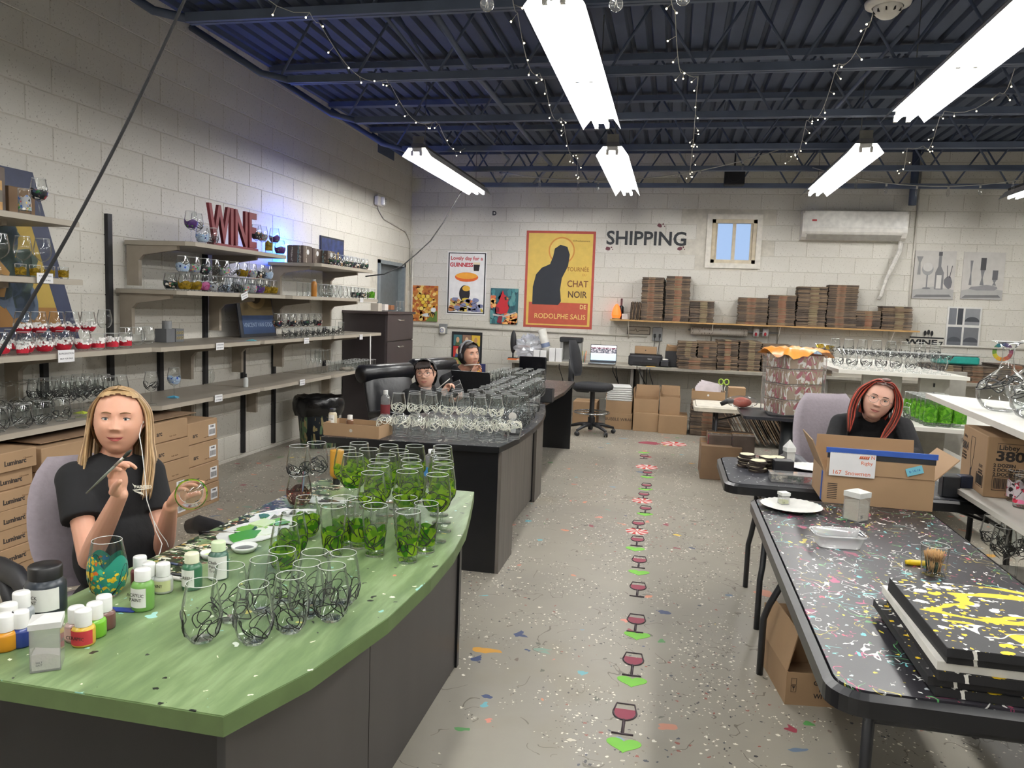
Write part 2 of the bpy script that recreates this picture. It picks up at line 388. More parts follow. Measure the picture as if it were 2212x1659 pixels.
fixtures = [(-.66, 3.85, 'large glowing strip light at the top centre'), (-.66, 7.5, 'glowing strip light nearest the back wall, centre row'), (-2.63, 7.5, 'glowing strip light near the left wall with a dangling cord'),
    (1.6, 3.75, 'large glowing strip light at the top right corner'), (1.6, 7.45, 'glowing strip light above the window and heat pump'), (3.86, 7.6, 'glowing strip light cut by the right edge of the photo')]
for i, (x, y, lb) in enumerate(fixtures):
    if i == 0: fx.location = (x, y, 3.06); fx['label'] = lb; fx['group'] = 'strip lights'
    else: dup(fx, (x, y, 3.06), 0, lb, 'strip lights')
for x, y in ((-.66, .15), (1.6, .05), (3.86, 3.8), (3.86, .1), (-2.9, -.6), (-.66, -3.6), (1.6, -3.6)):
    dup(fx, (x, y, 3.06), 0, 'strip light outside the photo hanging over the room at %s' % ('left' if x < -2 else 'centre' if x < 0 else 'right' if x < 3 else 'far right')+(' rear' if y < -1 else ' middle' if y < 1 else ' front'), 'strip lights out of frame')
# ================================================================== FURNITURE
SHT = M('taupe_laminate', '8d867b', .45, 0, .06, 8); SHE = M('shelf_edge_band', 'a49c8e', .5, 0, .05, 8)
BRK = M('tan_steel_bracket', '9a9082', .5, 0, .05); BLK = M('black_powder_coat', '17181c', .45); BLK2 = M('black_plastic', '1b1c20', .5, 0, .2, 30, .05)
def shelf(label, y0, y1, z, x1=-3.42, brks=(), side=True, th=.032, up=True):
    s = thing('wall_shelf', label, 'shelf', (0, 0, 0), 0, 'taupe wall shelves')
    ck = .06
    m = MB(); m.prism([(XL+.03, y0), (x1-ck, y0), (x1, y0+ck*.6), (x1, y1), (XL+.03, y1)], z-th, z-.003); m.k = 1
    m.prism([(XL+.03, y0+.002), (x1-ck-.002, y0+.002), (x1-.002, y0+ck*.6), (x1-.002, y1-.002), (XL+.03, y1-.002)], z-.003, z)
    m.build('shelf_board', [SHE, SHT], s)
    for y in brks:
        m = MB(); X0 = XL+.035; pr = [(X0, z-th), (X0+.42, z-th), (X0+.42, z-th-.03), (X0+.14, z-th-.07), (X0+.10, z-th-.11), (X0+.10, z-.33), (X0, z-.33)]
        if not up: pr = [(a, b) for a, b in pr]
        v = [(a, yy, b) for yy in (y-.017, y+.017) for a, b in pr]; n = len(pr)
        m.add(v, [tuple(range(n)), tuple(range(2*n-1, n-1, -1))]+[(i, (i+1) % n, n+(i+1) % n, n+i) for i in range(n)]); m.build('bracket', BRK, s)
    return s
SH = [('taupe top shelf holding the red word sign', 4.95, 6.32, 1.93, (4.98, 6.05)), ('taupe shelf crowded with two layers of sample glasses', 4.85, 6.30, 1.575, (4.9, 6.0)),
 ('bare taupe shelf with the grey candle box', 4.56, 5.88, 1.18, (5.6,)), ('lower bare taupe shelf with the small squeeze bottle', 4.56, 5.88, .775, (5.6,)),
 ('taupe shelf below the blue poster book', 5.91, 7.26, 1.18, (6.35, 7.1)), ('empty low taupe shelf behind the black bin', 5.91, 7.26, .775, (6.6,)),
 ('taupe shelf below the brown gift boxes', 6.98, 8.32, 1.905, (7.05, 8.2)), ('taupe shelf with the glass goblets lit blue', 6.40, 8.50, 1.575, (7.05, 8.2)),
 ('taupe shelf of black scribbled goblets beside the tall cabinet', 7.29, 8.62, 1.18, (8.2,)), ('lowest taupe shelf with the grey rag', 7.29, 8.62, .775, (8.2,)),
 ('highest shelf at the left edge of the photo', 2.4, 3.88, 1.945, (3.5,)), ('shelf with the small beer sampler glasses', 2.4, 3.90, 1.61, (3.5,)),
 ('shelf with red and white polka glasses', 2.4, 4.50, 1.185, (3.9,)), ('low shelf packed with scribbled glasses behind the blonde person', 2.4, 4.48, .775, (3.9,))]
for a in SH: shelf(*a[:4], brks=a[4])
for i, (y, z0, z1) in enumerate([(4.80, .9, 2.10), (5.95, .05, 1.92), (7.12, .05, 1.90), (8.28, .05, 1.90), (4.2, .05, 1.17), (3.3, .05, 1.95), (5.35, .05, 1.16), (6.55, .05, 1.17), (4.87, .05, .86)]):
    m = MB(); m.box(XL, XL+.035, y-.022, y+.022, z0, z1)
    tag(m.build('shelf_upright', BLK), ['black slotted upright at the near end of the upper shelves', 'black slotted upright under the red word sign', 'black slotted upright left of the blue glow', 'black slotted upright beside the tall dark cabinet', 'black slotted upright behind the red glasses', 'black slotted upright at the far left shelves', 'black slotted upright behind the wrapped glasses', 'black slotted upright below the poster book', 'black slotted upright hidden behind the cartons'][i], 'upright', 'shelf uprights')
# price tags clipped to shelf edges
PAP = M('white_paper', 'dfdfe0', .6, 0, .03); INK = M('grey_print', '55585e', .7)
def tagcard(px, py, z, w, h, label, tilt=0):
    p = PX(px, py, -3.408); s = thing('shelf_tag', label, 'paper tag', p, 0, 'white shelf tags'); s.rotation_euler.x = tilt
    m = MB(); m.box(0, .002, -w/2, w/2, -h/2, h/2); m.build('card', PAP, s)
    for k, tx in enumerate(('IN PRODUCTION', 'NOT FOR SALE')): lettering(tx, h*.2, INK, s, frame((.0025, 0, h*(.2-.42*k)), (0, 1, 0), (0, 0, 1)), depth=.0002)
for a in [(97, 601, 0, .11, .055, 'white card on the shelf under the beer sampler glasses'), (143, 769, 0, .12, .07, 'largest white card, under the red polka glasses'), (475, 748, 0, .10, .055, 'white card on the bare shelf below the red word sign'), (472, 860, 0, .10, .055, 'white card on the low shelf above the cartons'),
    (662, 736, 0, .10, .055, 'white card below the poster book shelf'), (653, 826, 0, .10, .055, 'white card on the low shelf above the black bin'), (781, 648, 0, .09, .05, 'white card under the goblets lit blue'), (780, 728, 0, .085, .055, 'white card on the shelf beside the tall cabinet'), (528, 639, 0, .10, .05, 'curled white card under the crowded sample glasses', .3)]: tagcard(*a)
# ---- tall dark cabinet
CAB = M('dark_espresso_laminate', '2b2527', .42, 0, .12, 5, 0, (1, 1, .2)); CAB2 = M('espresso_drawer_front', '3a3233', .4, 0, .1, 5); STL = M('satin_steel', 'c9c7c0', .3, 1)
c = thing('filing_cabinet', 'tall dark brown drawer cabinet between the shelves and the corner', 'cabinet', (0, 0, 0))
m = MB(); m.box(XL+.02, -3.44, 8.80, 9.78, 0, 1.40); m.build('body', CAB, c)
m = MB(); m.box(XL+.01, -3.40, 8.78, 9.80, 1.40, 1.43); m.build('top', CAB2, c)
for k in range(4):
    z = .05+k*.34; m = MB(); m.box(-3.44, -3.42, 8.83, 9.76, z, z+.325); d = m.build('drawer', CAB2, c)
    m = MB(); m.tube([(-3.42, 9.18, z+.26), (-3.395, 9.2, z+.255), (-3.395, 9.34, z+.255), (-3.42, 9.36, z+.26)], .008); m.build('handle', STL, d)
# ---- desks
def desk(name, label, top, z, th, topmat, edgemat, panels, mats, panel_names):
    d = thing(name, label, 'desk'); m = MB(); m.k = 1; m.prism(top, z-th, z-.002); m.k = 0
    cx = sum(p[0] for p in top)/len(top); cy = sum(p[1] for p in top)/len(top)
    m.prism([(p[0]-(p[0]-cx)*.006, p[1]-(p[1]-cy)*.003) for p in top], z-.002, z); m.build('desktop', [topmat, edgemat], d)
    for (b, mt, nm) in zip(panels, mats, panel_names): m = MB(); m.box(*b); m.build(nm, mt, d)
    return d
t = NT('green_painted_top'); v = t.tc('Object', (9, 1.5, 1), (0, 0, .45)); n = t.noise(v, 2.2, 5, .6)
base = t.ramp(n.outputs[0], [(.28, lin('566b47')), (.5, lin('6d8358')), (.72, lin('8da276'))])
# the used work zone along the sitter's side is crusted with flung paint
sx = t.n.new('ShaderNodeSeparateXYZ'); t.L(t.tc('Object'), sx.inputs[0])
zx = t.math('ADD', sx.outputs[0], t.math('MULTIPLY', t.noise(t.tc('Object', (1, 1, 1), (0, 0, 0), (3, 3, 0)), 3, 2).outputs[0], .3))
zone = t.math('MULTIPLY', t.math('LESS_THAN', zx, -1.17), t.math('GREATER_THAN', sx.outputs[1], 1.86))
cr = base
cr2 = spots(t, lin('26301f'), [(26, .6, ['c9b07a', '2f5a2b', 'dfe3cf', '171a14', '7a2f22', '1f3a22', 'c9c9a0', '3d6b35'], (1, 3, 1), .75), (50, .55, ['101410', 'e8e8d8', '3f6f35', 'b89a4a', '2a2a20'], (2, 1, 1), .6)])
cr2 = squiggle(t, cr2, 14, 'e0dcc4', (1, 3, 1), .02, .45, 2)
nz = t.noise(t.tc('Object', (1, 1, 1), (0, 0, 0), (7, 1, 0)), 14, 3); zm = t.math('MULTIPLY', zone, t.math('GREATER_THAN', nz.outputs[0], .44))
base = t.mix(zm, base, cr2)
base = spots(t, base, [(11, .14, ['22261f', 'e8efe0', '9fd0c8', 'e9dc7a', 'd9826a', '1d1f1c'], (1, 1, 1), .30), (30, .2, ['e6ecd8', '20241d', 'f2f0d8', '8fc6c0'], (1, 1, 1), .22)])
t.col(base); t.b.inputs['Roughness'].default_value = .38; t.bump(n.outputs[0], .05, .004); GREEN = t.m
GEDGE = M('green_edge', '55693f', .5); DBLK = M('black_laminate', '0b0c10', .35, 0, .2, 6); DGR = M('dark_grey_laminate', '3b3836', .45, 0, .1, 8, 0, (1, 1, .15)); DGR2 = M('weathered_grey_laminate', '59544f', .5, 0, .25, 10, 0, (3, 3, .15))
desk('desk', 'green painted bow front desk covered in glasses', [(-1.5, 1.23), (-.79, 1.23), (-.715, 1.44), (-.66, 1.75), (-.645, 2.05), (-.65, 2.3), (-.68, 2.56), (-.73, 2.81), (-.79, 3.09), (-1.5, 3.09)], .75, .042, GREEN, GEDGE,
    [(-1.47, -.83, 1.27, 1.30, 0, .708), (-.85, -.83, 1.30, 2.05, .0, .708), (-.85, -.83, 2.055, 3.0, .0, .708), (-1.47, -.82, 3.0, 3.03, 0, .708), (-1.45, -.87, 1.31, 1.68, .04, .70)], [DBLK, DGR, DGR, DBLK, DBLK], ['end_panel', 'front_panel', 'front_panel', 'end_panel', 'drawer_pedestal'])
t = NT('splashed_black_top'); b = t.ramp(t.noise(t.tc('Object', (8, 1, 1)), 3, 4).outputs[0], [(.3, lin('23242a')), (.7, lin('303138'))])
b = spots(t, b, [(24, .3, ['c9c4b6', '8f8a80', 'a83a32', '6d7078'], (1, 4, 1), .35), (45, .3, ['d8d4c8', '9c988c'], (1, 2, 1), .3)]); b = squiggle(t, b, 5, 'c9c6bc', (2, 1, 1), .012, .56, 5)
t.col(b); t.b.inputs['Roughness'].default_value = .3; SPL = t.m
desk('desk', 'black bow front desk with the white scribbled glasses', [(-1.97, 4.06), (-.92, 4.14), (-.875, 4.5), (-.86, 4.9), (-.87, 5.3), (-.92, 5.75), (-1.0, 6.2), (-1.72, 6.2), (-1.72, 5.35), (-1.80, 5.1), (-1.97, 5.0)], .75, .035, SPL, DBLK,
    [(-1.93, -.93, 4.17, 4.20, 0, .715), (-.93, -.91, 4.17, 4.55, 0, .715), (-1.05, -1.03, 4.55, 5.85, .02, .715), (-1.70, -1.02, 5.85, 5.88, 0, .715), (-1.02, -1.0, 5.85, 6.15, 0, .715), (-1.9, -1.1, 4.21, 4.6, .04, .70)], [DBLK, DGR2, DGR2, DBLK, DGR2, DBLK], ['end_panel', 'leg_panel', 'front_panel', 'end_panel', 'leg_panel', 'drawer_pedestal'])
desk('desk', 'farther black desk beside the drafting chair', [(-1.62, 6.24), (-1.02, 6.24), (-.98, 7.2), (-1.02, 8.33), (-1.62, 8.33)], .75, .03, SPL, DBLK,
    [(-1.6, -1.04, 8.27, 8.30, 0, .72), (-1.6, -1.2, 6.3, 6.33, 0, .72)], [DBLK, DBLK], ['end_panel', 'end_panel'])
# ---- plastic folding tables
def spl_table(name, base, sets, sq):
    t = NT(name); b = t.ramp(t.noise(t.tc('Object'), 3, 3).outputs[0], [(.3, lin(base)), (.7, lin(base))]); b = spots(t, b, sets)
    for k, (sc, c, st, w, g) in enumerate(sq): b = squiggle(t, b, sc, c, st, w, g, k*1.7+1)
    t.col(b); t.b.inputs['Roughness'].default_value = .36; t.bump(t.noise(t.tc('Object'), 300, 1).outputs[0], .08, .001); return t.m
T1M = spl_table('splattered_table_top', '2b2a2f', [(10, .2, ['a8416a', '7a2e52', '4b8f5a', 'd0d4d6', '8f3a55'], (1, 1, 1), .3), (22, .22, ['e9e9e4', '6fc3c8', 'e0d04a', 'c0465e', '57a85c', 'f0efe8'], (1.6, 1, 1), .36), (48, .26, ['e9e9e4', 'bfc6c8', 'd8c84a', 'e6e6e0', 'b04a66'], (1, 1, 1), .4)],
    [(7, '7fc9c6', (1, 1.6, 1), .006, .55), (9, 'dcdcd6', (1.6, 1, 1), .008, .55), (8, 'c9b84a', (1, 1, 1), .005, .58), (10, 'b54a72', (1, 1, 1), .007, .58), (9, '5faa66', (1, 1, 1), .005, .6)])
T2M = spl_table('dusty_table_top', '35363c', [(40, .22, ['d8d8d6', '22222a', 'e8e8e6'], (1, 1, 1), .35), (14, .15, ['cfcfce', '2a2a30'], (1, 1, 1), .25)], [(8, 'bdbdbd', (1, 1, 1), .006, .62)])
T3M = spl_table('dark_table_top', '24252a', [(12, .16, ['7fd0d0', 'e0e0dc', 'd8c84a', 'b0466a'], (1, 1, 1), .3), (40, .2, ['e8e8e4', 'd8c84a'], (1, 1, 1), .25)], [(8, '7fd4d8', (1, 2, 1), .01, .6)])
TED = M('black_table_edge', '111216', .35); LEG = M('black_tube_steel', '24262b', .4)
def rr(x0, x1, y0, y1, r, n=6):
    pts = []
    for cx, cy, a0 in ((x1-r, y1-r, 0), (x0+r, y1-r, 90), (x0+r, y0+r, 180), (x1-r, y0+r, 270)):
        for k in range(n+1): a = radians(a0+90*k/n); pts.append((cx+r*cos(a), cy+r*sin(a)))
    return pts
def folding_table(label, L, Wd, loc, rz, topm, edge=TED, leg=LEG, z=.735, r=.08, straight=False):
    T = thing('folding_table', label, 'table', loc, rz); m = MB()
    a = rr(-Wd/2, Wd/2, -L/2, L/2, r); b = rr(-Wd/2+.018, Wd/2-.018, -L/2+.018, L/2-.018, r-.015); n = len(a)
    m.k = 1; v = [(p[0], p[1], z-.05) for p in a]+[(p[0], p[1], z-.012) for p in a]+[(p[0], p[1], z-.002) for p in b]
    f = [(i, (i+1) % n, n+(i+1) % n, n+i) for i in range(n)]+[(n+i, n+(i+1) % n, 2*n+(i+1) % n, 2*n+i) for i in range(n)]+[tuple(range(n-1, -1, -1))]
    m.add(v, f); m.k = 0; m.prism([(p[0]*.985, p[1]*.992) for p in b], z-.006, z); m.build('tabletop', [topm, edge], T)
    for s in (-1, 1):
        y0 = s*(L/2-.22)
        for q in (-1, 1):
            x = q*(Wd/2-.09); m = MB()
            if straight: m.tube([(x, y0, z-.05), (x, y0, .0)], .014, 8)
            else: m.tube([(x*.82, y0, z-.05), (x*.82, y0, z-.3), (x*1.0, y0+s*.01, z-.42), (x*1.06, y0+s*.02, .25), (x*1.06, y0+s*.02, .0)], .0145, 8)
            m.build('leg', leg, T)
        m = MB(); m.tube([(-Wd/2+.13, y0, z-.16), (Wd/2-.13, y0, z-.16)], .011, 8); m.build('crossbar', leg, T)
        m = MB(); m.tube([(0, y0, z-.17), (0, y0-s*.38, z-.055)], .009, 6); m.build('brace', leg, T)
    return T
tb1 = folding_table('splattered black folding table in the right foreground', 1.82, .76, (.76, 2.60, 0), 0, T1M)
tb2 = folding_table('dusty black folding table with the stacked slices', 1.52, .74, (1.05, 4.10, 0), pi/2, T2M)
# table in the bottom right corner, lower and overlapped by the canvases
tb3 = folding_table('dark folding table cut off at the bottom right corner', 1.8, .74, (1.17, .75, 0), 0, T3M)
tb4 = folding_table('low white folding table with the mail box', 1.22, .60, (.86, 7.80, 0), pi/2, M('white_plastic_top', 'd6d0c2', .5), M('white_table_edge', 'cfc8b8', .5), LEG, .655, .05, True)
# pedestal table
pt = thing('pedestal_table', 'black pedestal table under the shrink wrapped boxes', 'table', (1.03, 6.75, 0))
m = MB(); m.prism(rr(-.42, .46, -.33, .33, .03), .70, .725); m.build('tabletop', M('scuffed_black_top', '232429', .35, 0, .4, 30), pt)
m = MB(); m.tube([(-.03, -.05, .03), (-.03, -.05, .70)], .06, 12); m.build('column', M('dark_column', '33373a', .45), pt)
m = MB(); m.cbox((-.03, -.05, .02), (.6, .07, .04), .7).cbox((-.03, -.05, .02), (.6, .07, .04), -.7); m.build('foot', BLK, pt)
# ---- long counter along the back wall
WC = M('pale_counter_laminate', 'bdb7a9', .5); WCD = M('grey_counter_edge', '8f8a80', .5)
CZ, CY = .80, 10.50
for i, (x0, x1, lb) in enumerate([(-2.25, -.45, 'pale counter section under the plastic wrap and laptop'), (-.44, 1.95, 'pale counter section under the printer and cardboard'), (1.96, 5.2, 'pale counter section right of the window')]):
    c = thing('wall_counter', lb, 'counter', (0, 0, 0), 0, 'counter along the back wall')
    m = MB(); m.box(x0, x1, CY, YB-.01, CZ-.04, CZ-.003); m.k = 1; m.box(x0+.003, x1-.003, CY+.003, YB-.012, CZ-.003, CZ); m.build('countertop', [WCD, WC], c)
    for x in (x0+.06, x1-.06): m = MB(); m.box(x-.02, x+.02, CY+.08, YB-.06, 0, CZ-.04); m.build('support', M('grey_support_panel', '6e6a63', .6), c)
# wooden wall shelf
WOOD = M('pine_board', 'b08a55', .5, 0, .2, 6, 0, (1, 6, 6))
s = thing('wall_shelf', 'long pine shelf of stacked cardboard on the back wall', 'shelf'); WSZ = 1.425
m = MB(); m.box(-.88, 3.2, YB-.30, YB-.005, WSZ-.02, WSZ); m.build('shelf_board', WOOD, s)
for x in (-.62, .55, 1.45, 2.9): m = MB(); m.tube([(x, YB-.26, WSZ-.02), (x, YB-.012, WSZ-.26)], .008, 5).tube([(x, YB-.012, WSZ-.28), (x, YB-.012, WSZ-.02), (x, YB-.28, WSZ-.025)], .008, 5); m.build('bracket', TRM, s)
# ---- right hand white gondola shelving
WH = M('white_melamine', 'dcd9d0', .4, 0, .03); GST = M('pale_grey_steel', '9b9890', .5)
def slab(p, pts, z, th=.028, nm='shelf_board'): m = MB(); m.prism(pts, z-th, z); return m.build(nm, WH, p)
def quad(p0, p1, w, side=1):
    """rectangle with edge p0->p1 and width w to the left (side=1) or right"""
    a = Vector(p0); b = Vector(p1); d = (b-a).normalized(); n = Vector((-d.y, d.x))*w*side
    q = [a, b, b+n, a+n]
    if side < 0: q = q[::-1]
    return [(v.x, v.y) for v in q]
g1 = thing('gondola_shelf', 'white tiered shelf unit holding the martini glasses', 'shelf unit')
ztop = 1.13
A_ = PZ(1710, 767, ztop); B_ = PZ(1812, 798, ztop); C_ = PZ(2096, 815, ztop); dd = (Vector((C_.x-B_.x, C_.y-B_.y)))
slab(g1, [(B_.x, B_.y), (C_.x, C_.y), (C_.x+(A_.x-B_.x), C_.y+(A_.y-B_.y)), (A_.x, A_.y)], ztop)
slab(g1, [(1.33, 5.85), (2.5, 5.75), (2.5, 7.9), (1.33, 8.1)], .80)
slab(g1, [(1.33, 5.85), (2.5, 5.75), (2.5, 7.9), (1.33, 8.1)], .40)
for (x, y, w) in ((1.58, 6.78, .30), (2.0, 6.72, .22), (2.35, 7.6, .3)):
    m = MB(); m.box(x, x+w, y, y+.06, .0, 1.10); u = m.build('upright', GST, g1)
    m = MB()
    for zz in (.88, .95, 1.02): m.box(x+w*.45, x+w*.45+.014, y-.002, y, zz, zz+.03)
    tag(m.build('slots', BLK, u), None, None, kind='stuff')
g2 = thing('gondola_shelf', 'white tiered shelf unit at the right edge of the photo', 'shelf unit')
slab(g2, [(1.30, 2.6), (2.2, 2.4), (2.5, 4.0), (1.47, 4.82)], 1.13)
slab(g2, [(1.33, 2.4), (2.2, 2.4), (2.2, 4.12), (1.33, 4.12)], .78, .022)
slab(g2, [(1.22, 2.2), (2.2, 2.2), (2.2, 3.6), (1.22, 3.6)], .50)
m = MB(); m.box(2.2, 2.24, 2.3, 4.2, 0, 1.45); m.build('back_panel', GST, g2)
for y in (2.35, 4.1): m = MB(); m.box(2.14, 2.2, y, y+.05, 0, 1.10); m.build('upright', GST, g2)
# ================================================================== CARTONS
KR = M('kraft_cardboard', '9c7f60', .75, 0, .06, 5); KR2 = M('kraft_inside', '9a7650', .8, 0, .06, 5); KRD = M('dark_kraft', '7b624a', .8, 0, .1, 5); TAPE = M('packing_tape', 'b08b60', .25); KINK = M('carton_print', '2a2320', .7); KINK2 = M('carton_print_pale', '7a5d42', .7)
BLT = M('blue_masking_tape', '2a4f9c', .5)
def carton(name, label, d, loc, rz=0, group=None, mt=None, tape=True, inset=0):
    """closed carton, base centre at loc"""
    c = thing(name, label, 'box', loc, rz, group); a, b, h = d[0]/2, d[1]/2, d[2]; mt = mt or KR
    m = MB(); m.cbox((0, 0, h/2), (d[0], d[1], h), ch=.003); m.build('carton_body', mt, c)
    if tape: m = MB(); m.box(-a-.001, a+.001, -.024, .024, h-.05, h+.001); m.build('tape_strip', TAPE, c)
    return c
def open_carton(name, label, d, loc, rz, flaps, group=None, mt=None, th=.005, cat='box'):
    """open carton; flaps = {side: (length, angle from vertical)}"""
    c = thing(name, label, cat, loc, rz, group); a, b, h = d[0]/2, d[1]/2, d[2]; mt = mt or KR
    m = MB(); m.box(-a, a, -b, -b+th, 0, h).box(-a, a, b-th, b, 0, h).box(-a, -a+th, -b+th, b-th, 0, h).box(a-th, a, -b+th, b-th, 0, h).box(-a+th, a-th, -b+th, b-th, 0, th); m.build('carton_body', mt, c)
    for s, (l, an) in flaps.items():
        sx_, ax = {'-x': (-a, 'x'), '+x': (a, 'x'), '-y': (-b, 'y'), '+y': (b, 'y')}[s]; sg = -1 if s[0] == '-' else 1
        ou, up = sin(an)*l*sg, cos(an)*l; m = MB(); w = (b if ax == 'x' else a)-.004
        q = [(sx_, -w, h), (sx_, w, h), (sx_+ou, w-.004, h+up), (sx_+ou, -w+.004, h+up)]
        if ax == 'y': q = [(p[1], p[0], p[2]) for p in q]
        nn = (Vector(q[1])-Vector(q[0])).cross(Vector(q[3])-Vector(q[0])).normalized()*.004
        m.add([Vector(p) for p in q]+[Vector(p)+nn for p in q], [(0, 1, 2, 3), (7, 6, 5, 4), (0, 4, 5, 1), (1, 5, 6, 2), (2, 6, 7, 3), (3, 7, 4, 0)]); m.build('flap', mt, c)
    return c
def print_x(c, s, size, y, z, x, mt=KINK, **kw): return lettering(s, size, mt, c, frame((x, y, z), (0, 1, 0), (0, 0, 1)), name='printed_lettering', depth=.0004, **kw)
def print_my(c, s, size, x, z, y, mt=KINK, **kw): return lettering(s, size, mt, c, frame((x, y, z), (1, 0, 0), (0, 0, 1)), name='printed_lettering', depth=.0004, **kw)
# left stacks: flat cartons printed on the face toward the aisle
rnd = random.Random(3)
ORD = ['bottom', 'second lowest', 'third lowest', 'middle', 'third highest', 'second highest', 'top']
for k in range(7):
    y = 3.17; z = k*.1015; j = rnd.uniform(-.012, .012) + (.03 if k == 6 else 0)
    c = carton('shipping_carton', '%s flat kraft carton in the stack at the left edge' % ORD[k], (.62, .44, .10), (-3.61+j, y, z+.0), 0, 'flat cartons at the left edge', tape=False)
    print_x(c, 'Luminarc', .036, .085, .042, .3105, bold=.0012); print_x(c, 'Glassware', .014, .165, .055, .3105, KINK2); print_x(c, 'Verrerie\nde table', .013, -.04, .05, .3105, KINK2)
for col, y in enumerate((3.68, 4.11, 4.54, 4.93)):
    n = 5 if col < 3 else 4
    hh = .138 if col < 3 else .16
    for k in range(n):
        w = .42 if col < 3 else .36
        c = carton('shipping_carton', ['%s carton behind the grey office chair' % ['bottom', 'second', 'middle', 'fourth', 'top'][k], '%s carton just left of the blonde person' % ['bottom', 'second', 'middle', 'fourth', 'top'][k], '%s carton just right of the blonde head' % ['bottom', 'second', 'middle', 'fourth', 'top'][k], '%s carton with white barcode label at the end of the row' % ['bottom', 'second', 'third', 'top', ''][k]][col], (.56, w, hh-.004), (-3.58+rnd.uniform(-.01, .012), y-.03, k*hh), 0, 'cartons stacked below the left shelves', tape=False)
        print_x(c, 'arc', .045, -.09, .06, .2805, bold=.001); print_x(c, 'Fragile  Handle', .012, .05, .03, .2805, KINK2)
        if col == 3 or (col == 2 and k < 2):
            m = MB(); m.box(.2805, .2812, .07, .155, .03, .115); lb = m.build('barcode_label', PAP, c)
            print_x(lb, 'P5402', .018, .113, .1, .2815, bold=.0006)
            m = MB()
            for i in range(14): m.box(.2813, .2816, .078+i*.0052, .078+i*.0052+.002+.0015*(i % 3 == 0), .042, .08)
            tag(m.build('barcode', KINK, lb), None, None, kind='stuff')
BAG = M('black_film', '121214', .25, 0, .3, 20, .5)
m = MB(); m.prism([(-3.95, 3.5), (-3.36, 3.5), (-3.34, 4.1), (-3.33, 4.85), (-3.95, 4.85)], .698, .704); tag(m.build('cardboard_sheet', KRD), 'loose dark cardboard sheet lying on the carton tops by the blonde head', 'cardboard')
# Libbey carton on the right shelf
lb = carton('shipping_carton', 'large kraft carton printed with a flute glass on the right white shelf', (.50, .40, .27), (1.655, 3.84, .781), -.10, tape=False)
a_ = -.2505
fl_ = lambda s, size, y, z, mt=KINK, **kw: lettering(s, size, mt, lb, frame((a_, y, z), (0, -1, 0), (0, 0, 1)), name='printed_lettering', depth=.0004, **kw)
fl_('3804', .052, .145, .175, bold=.0016); fl_('Libbey', .02, .15, .222); fl_('2 DOZEN\n2 DOUZAINES\n2 DOCENAS', .014, .15, .13); fl_('FLUTE', .02, -.13, .125); fl_('GLASS FLUTE\nVERRE FLUTE', .011, -.13, .1)
m = MB(); pf = [(.03, .235), (.031, .2), (.026, .15), (.012, .1), (.004, .075), (.004, .045), (.025, .028)]
for s_ in (-1, 1): m.tube([(a_, .02+s_*r, z) for r, z in pf], .0012, 4)
m.tube([(a_, -.01, .235), (a_, .05, .235)], .0012, 4).tube([(a_, -.006, .028), (a_, .046, .028)], .0022, 4).tube([(a_, .02, .09), (a_, .02, .03)], .0045, 4); m.build('printed_flute', KINK, lb)
def barcode(c, fr, w, h, n=22):
    m = MB(); m.T = fr; r = random.Random(5); x = 0
    m.tube([(0, 0, 0), (w, 0, 0), (w, h, 0), (0, h, 0)], .0014, 4, closed=True); x = .006
    while x < w-.01: q = r.choice((.0012, .002, .0032)); m.box(x, x+q, .006, h-.006, -.0002, .0004); x += q+r.choice((.0014, .0022))
    tag(m.build('printed_barcode', KINK, c), None, None, kind='stuff')
barcode(lb, frame((a_, -.075, .035), (0, -1, 0), (0, 0, 1)), .10, .055)
ff = lambda s, size, x, z, mt=KINK, **kw: lettering(s, size, mt, lb, frame((x, -.2005, z), (1, 0, 0), (0, 0, 1)), name='printed_lettering', depth=.0004, align='LEFT', **kw)
ff('Libbey', .03, -.205, .225, bold=.0006); ff('3804', .06, -.215, .185, bold=.002, xs=1.25); ff('2 DOZEN\n2 DOUZAINES\n2 DOCENAS', .02, -.22, .125, bold=.0008); ff('1 02', .014, -.17, .018)
m = MB(); m.T = frame((-.21, -.2007, .207), (1, 0, 0), (0, 0, 1)); m.tube([(0, 0, 0), (.13, 0, 0), (.13, .036, 0), (0, .036, 0)], .001, 4, closed=True); m.build('printed_box_rule', KINK, lb)
barcode(lb, frame((-.22, -.2008, .035), (1, 0, 0), (0, 0, 1)), .11, .06)
# snowmen carton on the splattered table, open with blue tape
sn = open_carton('open_carton', 'open kraft carton with blue tape and a handwritten label on the splattered table', (.44, .33, .135), (.915, 3.655, .736), -.03, {'-y': (.105, .03), '+y': (.12, .05), '-x': (.15, .42), '+x': (.13, .75)})
m = MB(); m.box(-.222, .222, -.1745, -.1715, .225, .246).box(-.222, .222, -.173, -.166, .238, .248); m.build('blue_tape', BLT, sn)
m = MB(); m.box(-.216, .216, -.1725, -.172, .202, .226); m.build('black_tape', BLK2, sn)
m = MB(); m.box(-.205, -.02, -.1745, -.1725, .125, .228); pl = m.build('paper_label', PAP, sn)
OR = M('orange_marker', 'd0602c', .6)
lettering('167  Snowmen', .026, OR, pl, frame((-.115, -.1748, .140), (1, 0, 0), (.15, 0, 1)), depth=.0002); lettering('Rigby', .022, OR, pl, frame((-.055, -.1748, .188), (1, 0, 0), (.1, 0, 1)), depth=.0002); lettering('N', .022, OR, pl, frame((-.032, -.1748, .214), (1, 0, 0), (.1, 0, 1)), depth=.0002)
m = MB()
for i in range(5): m.tube([(-.085+.008*i, -.175, .206), (-.08+.008*i, -.175, .219)], .0028, 4)
m.build('scribbled_out_word', OR, pl)
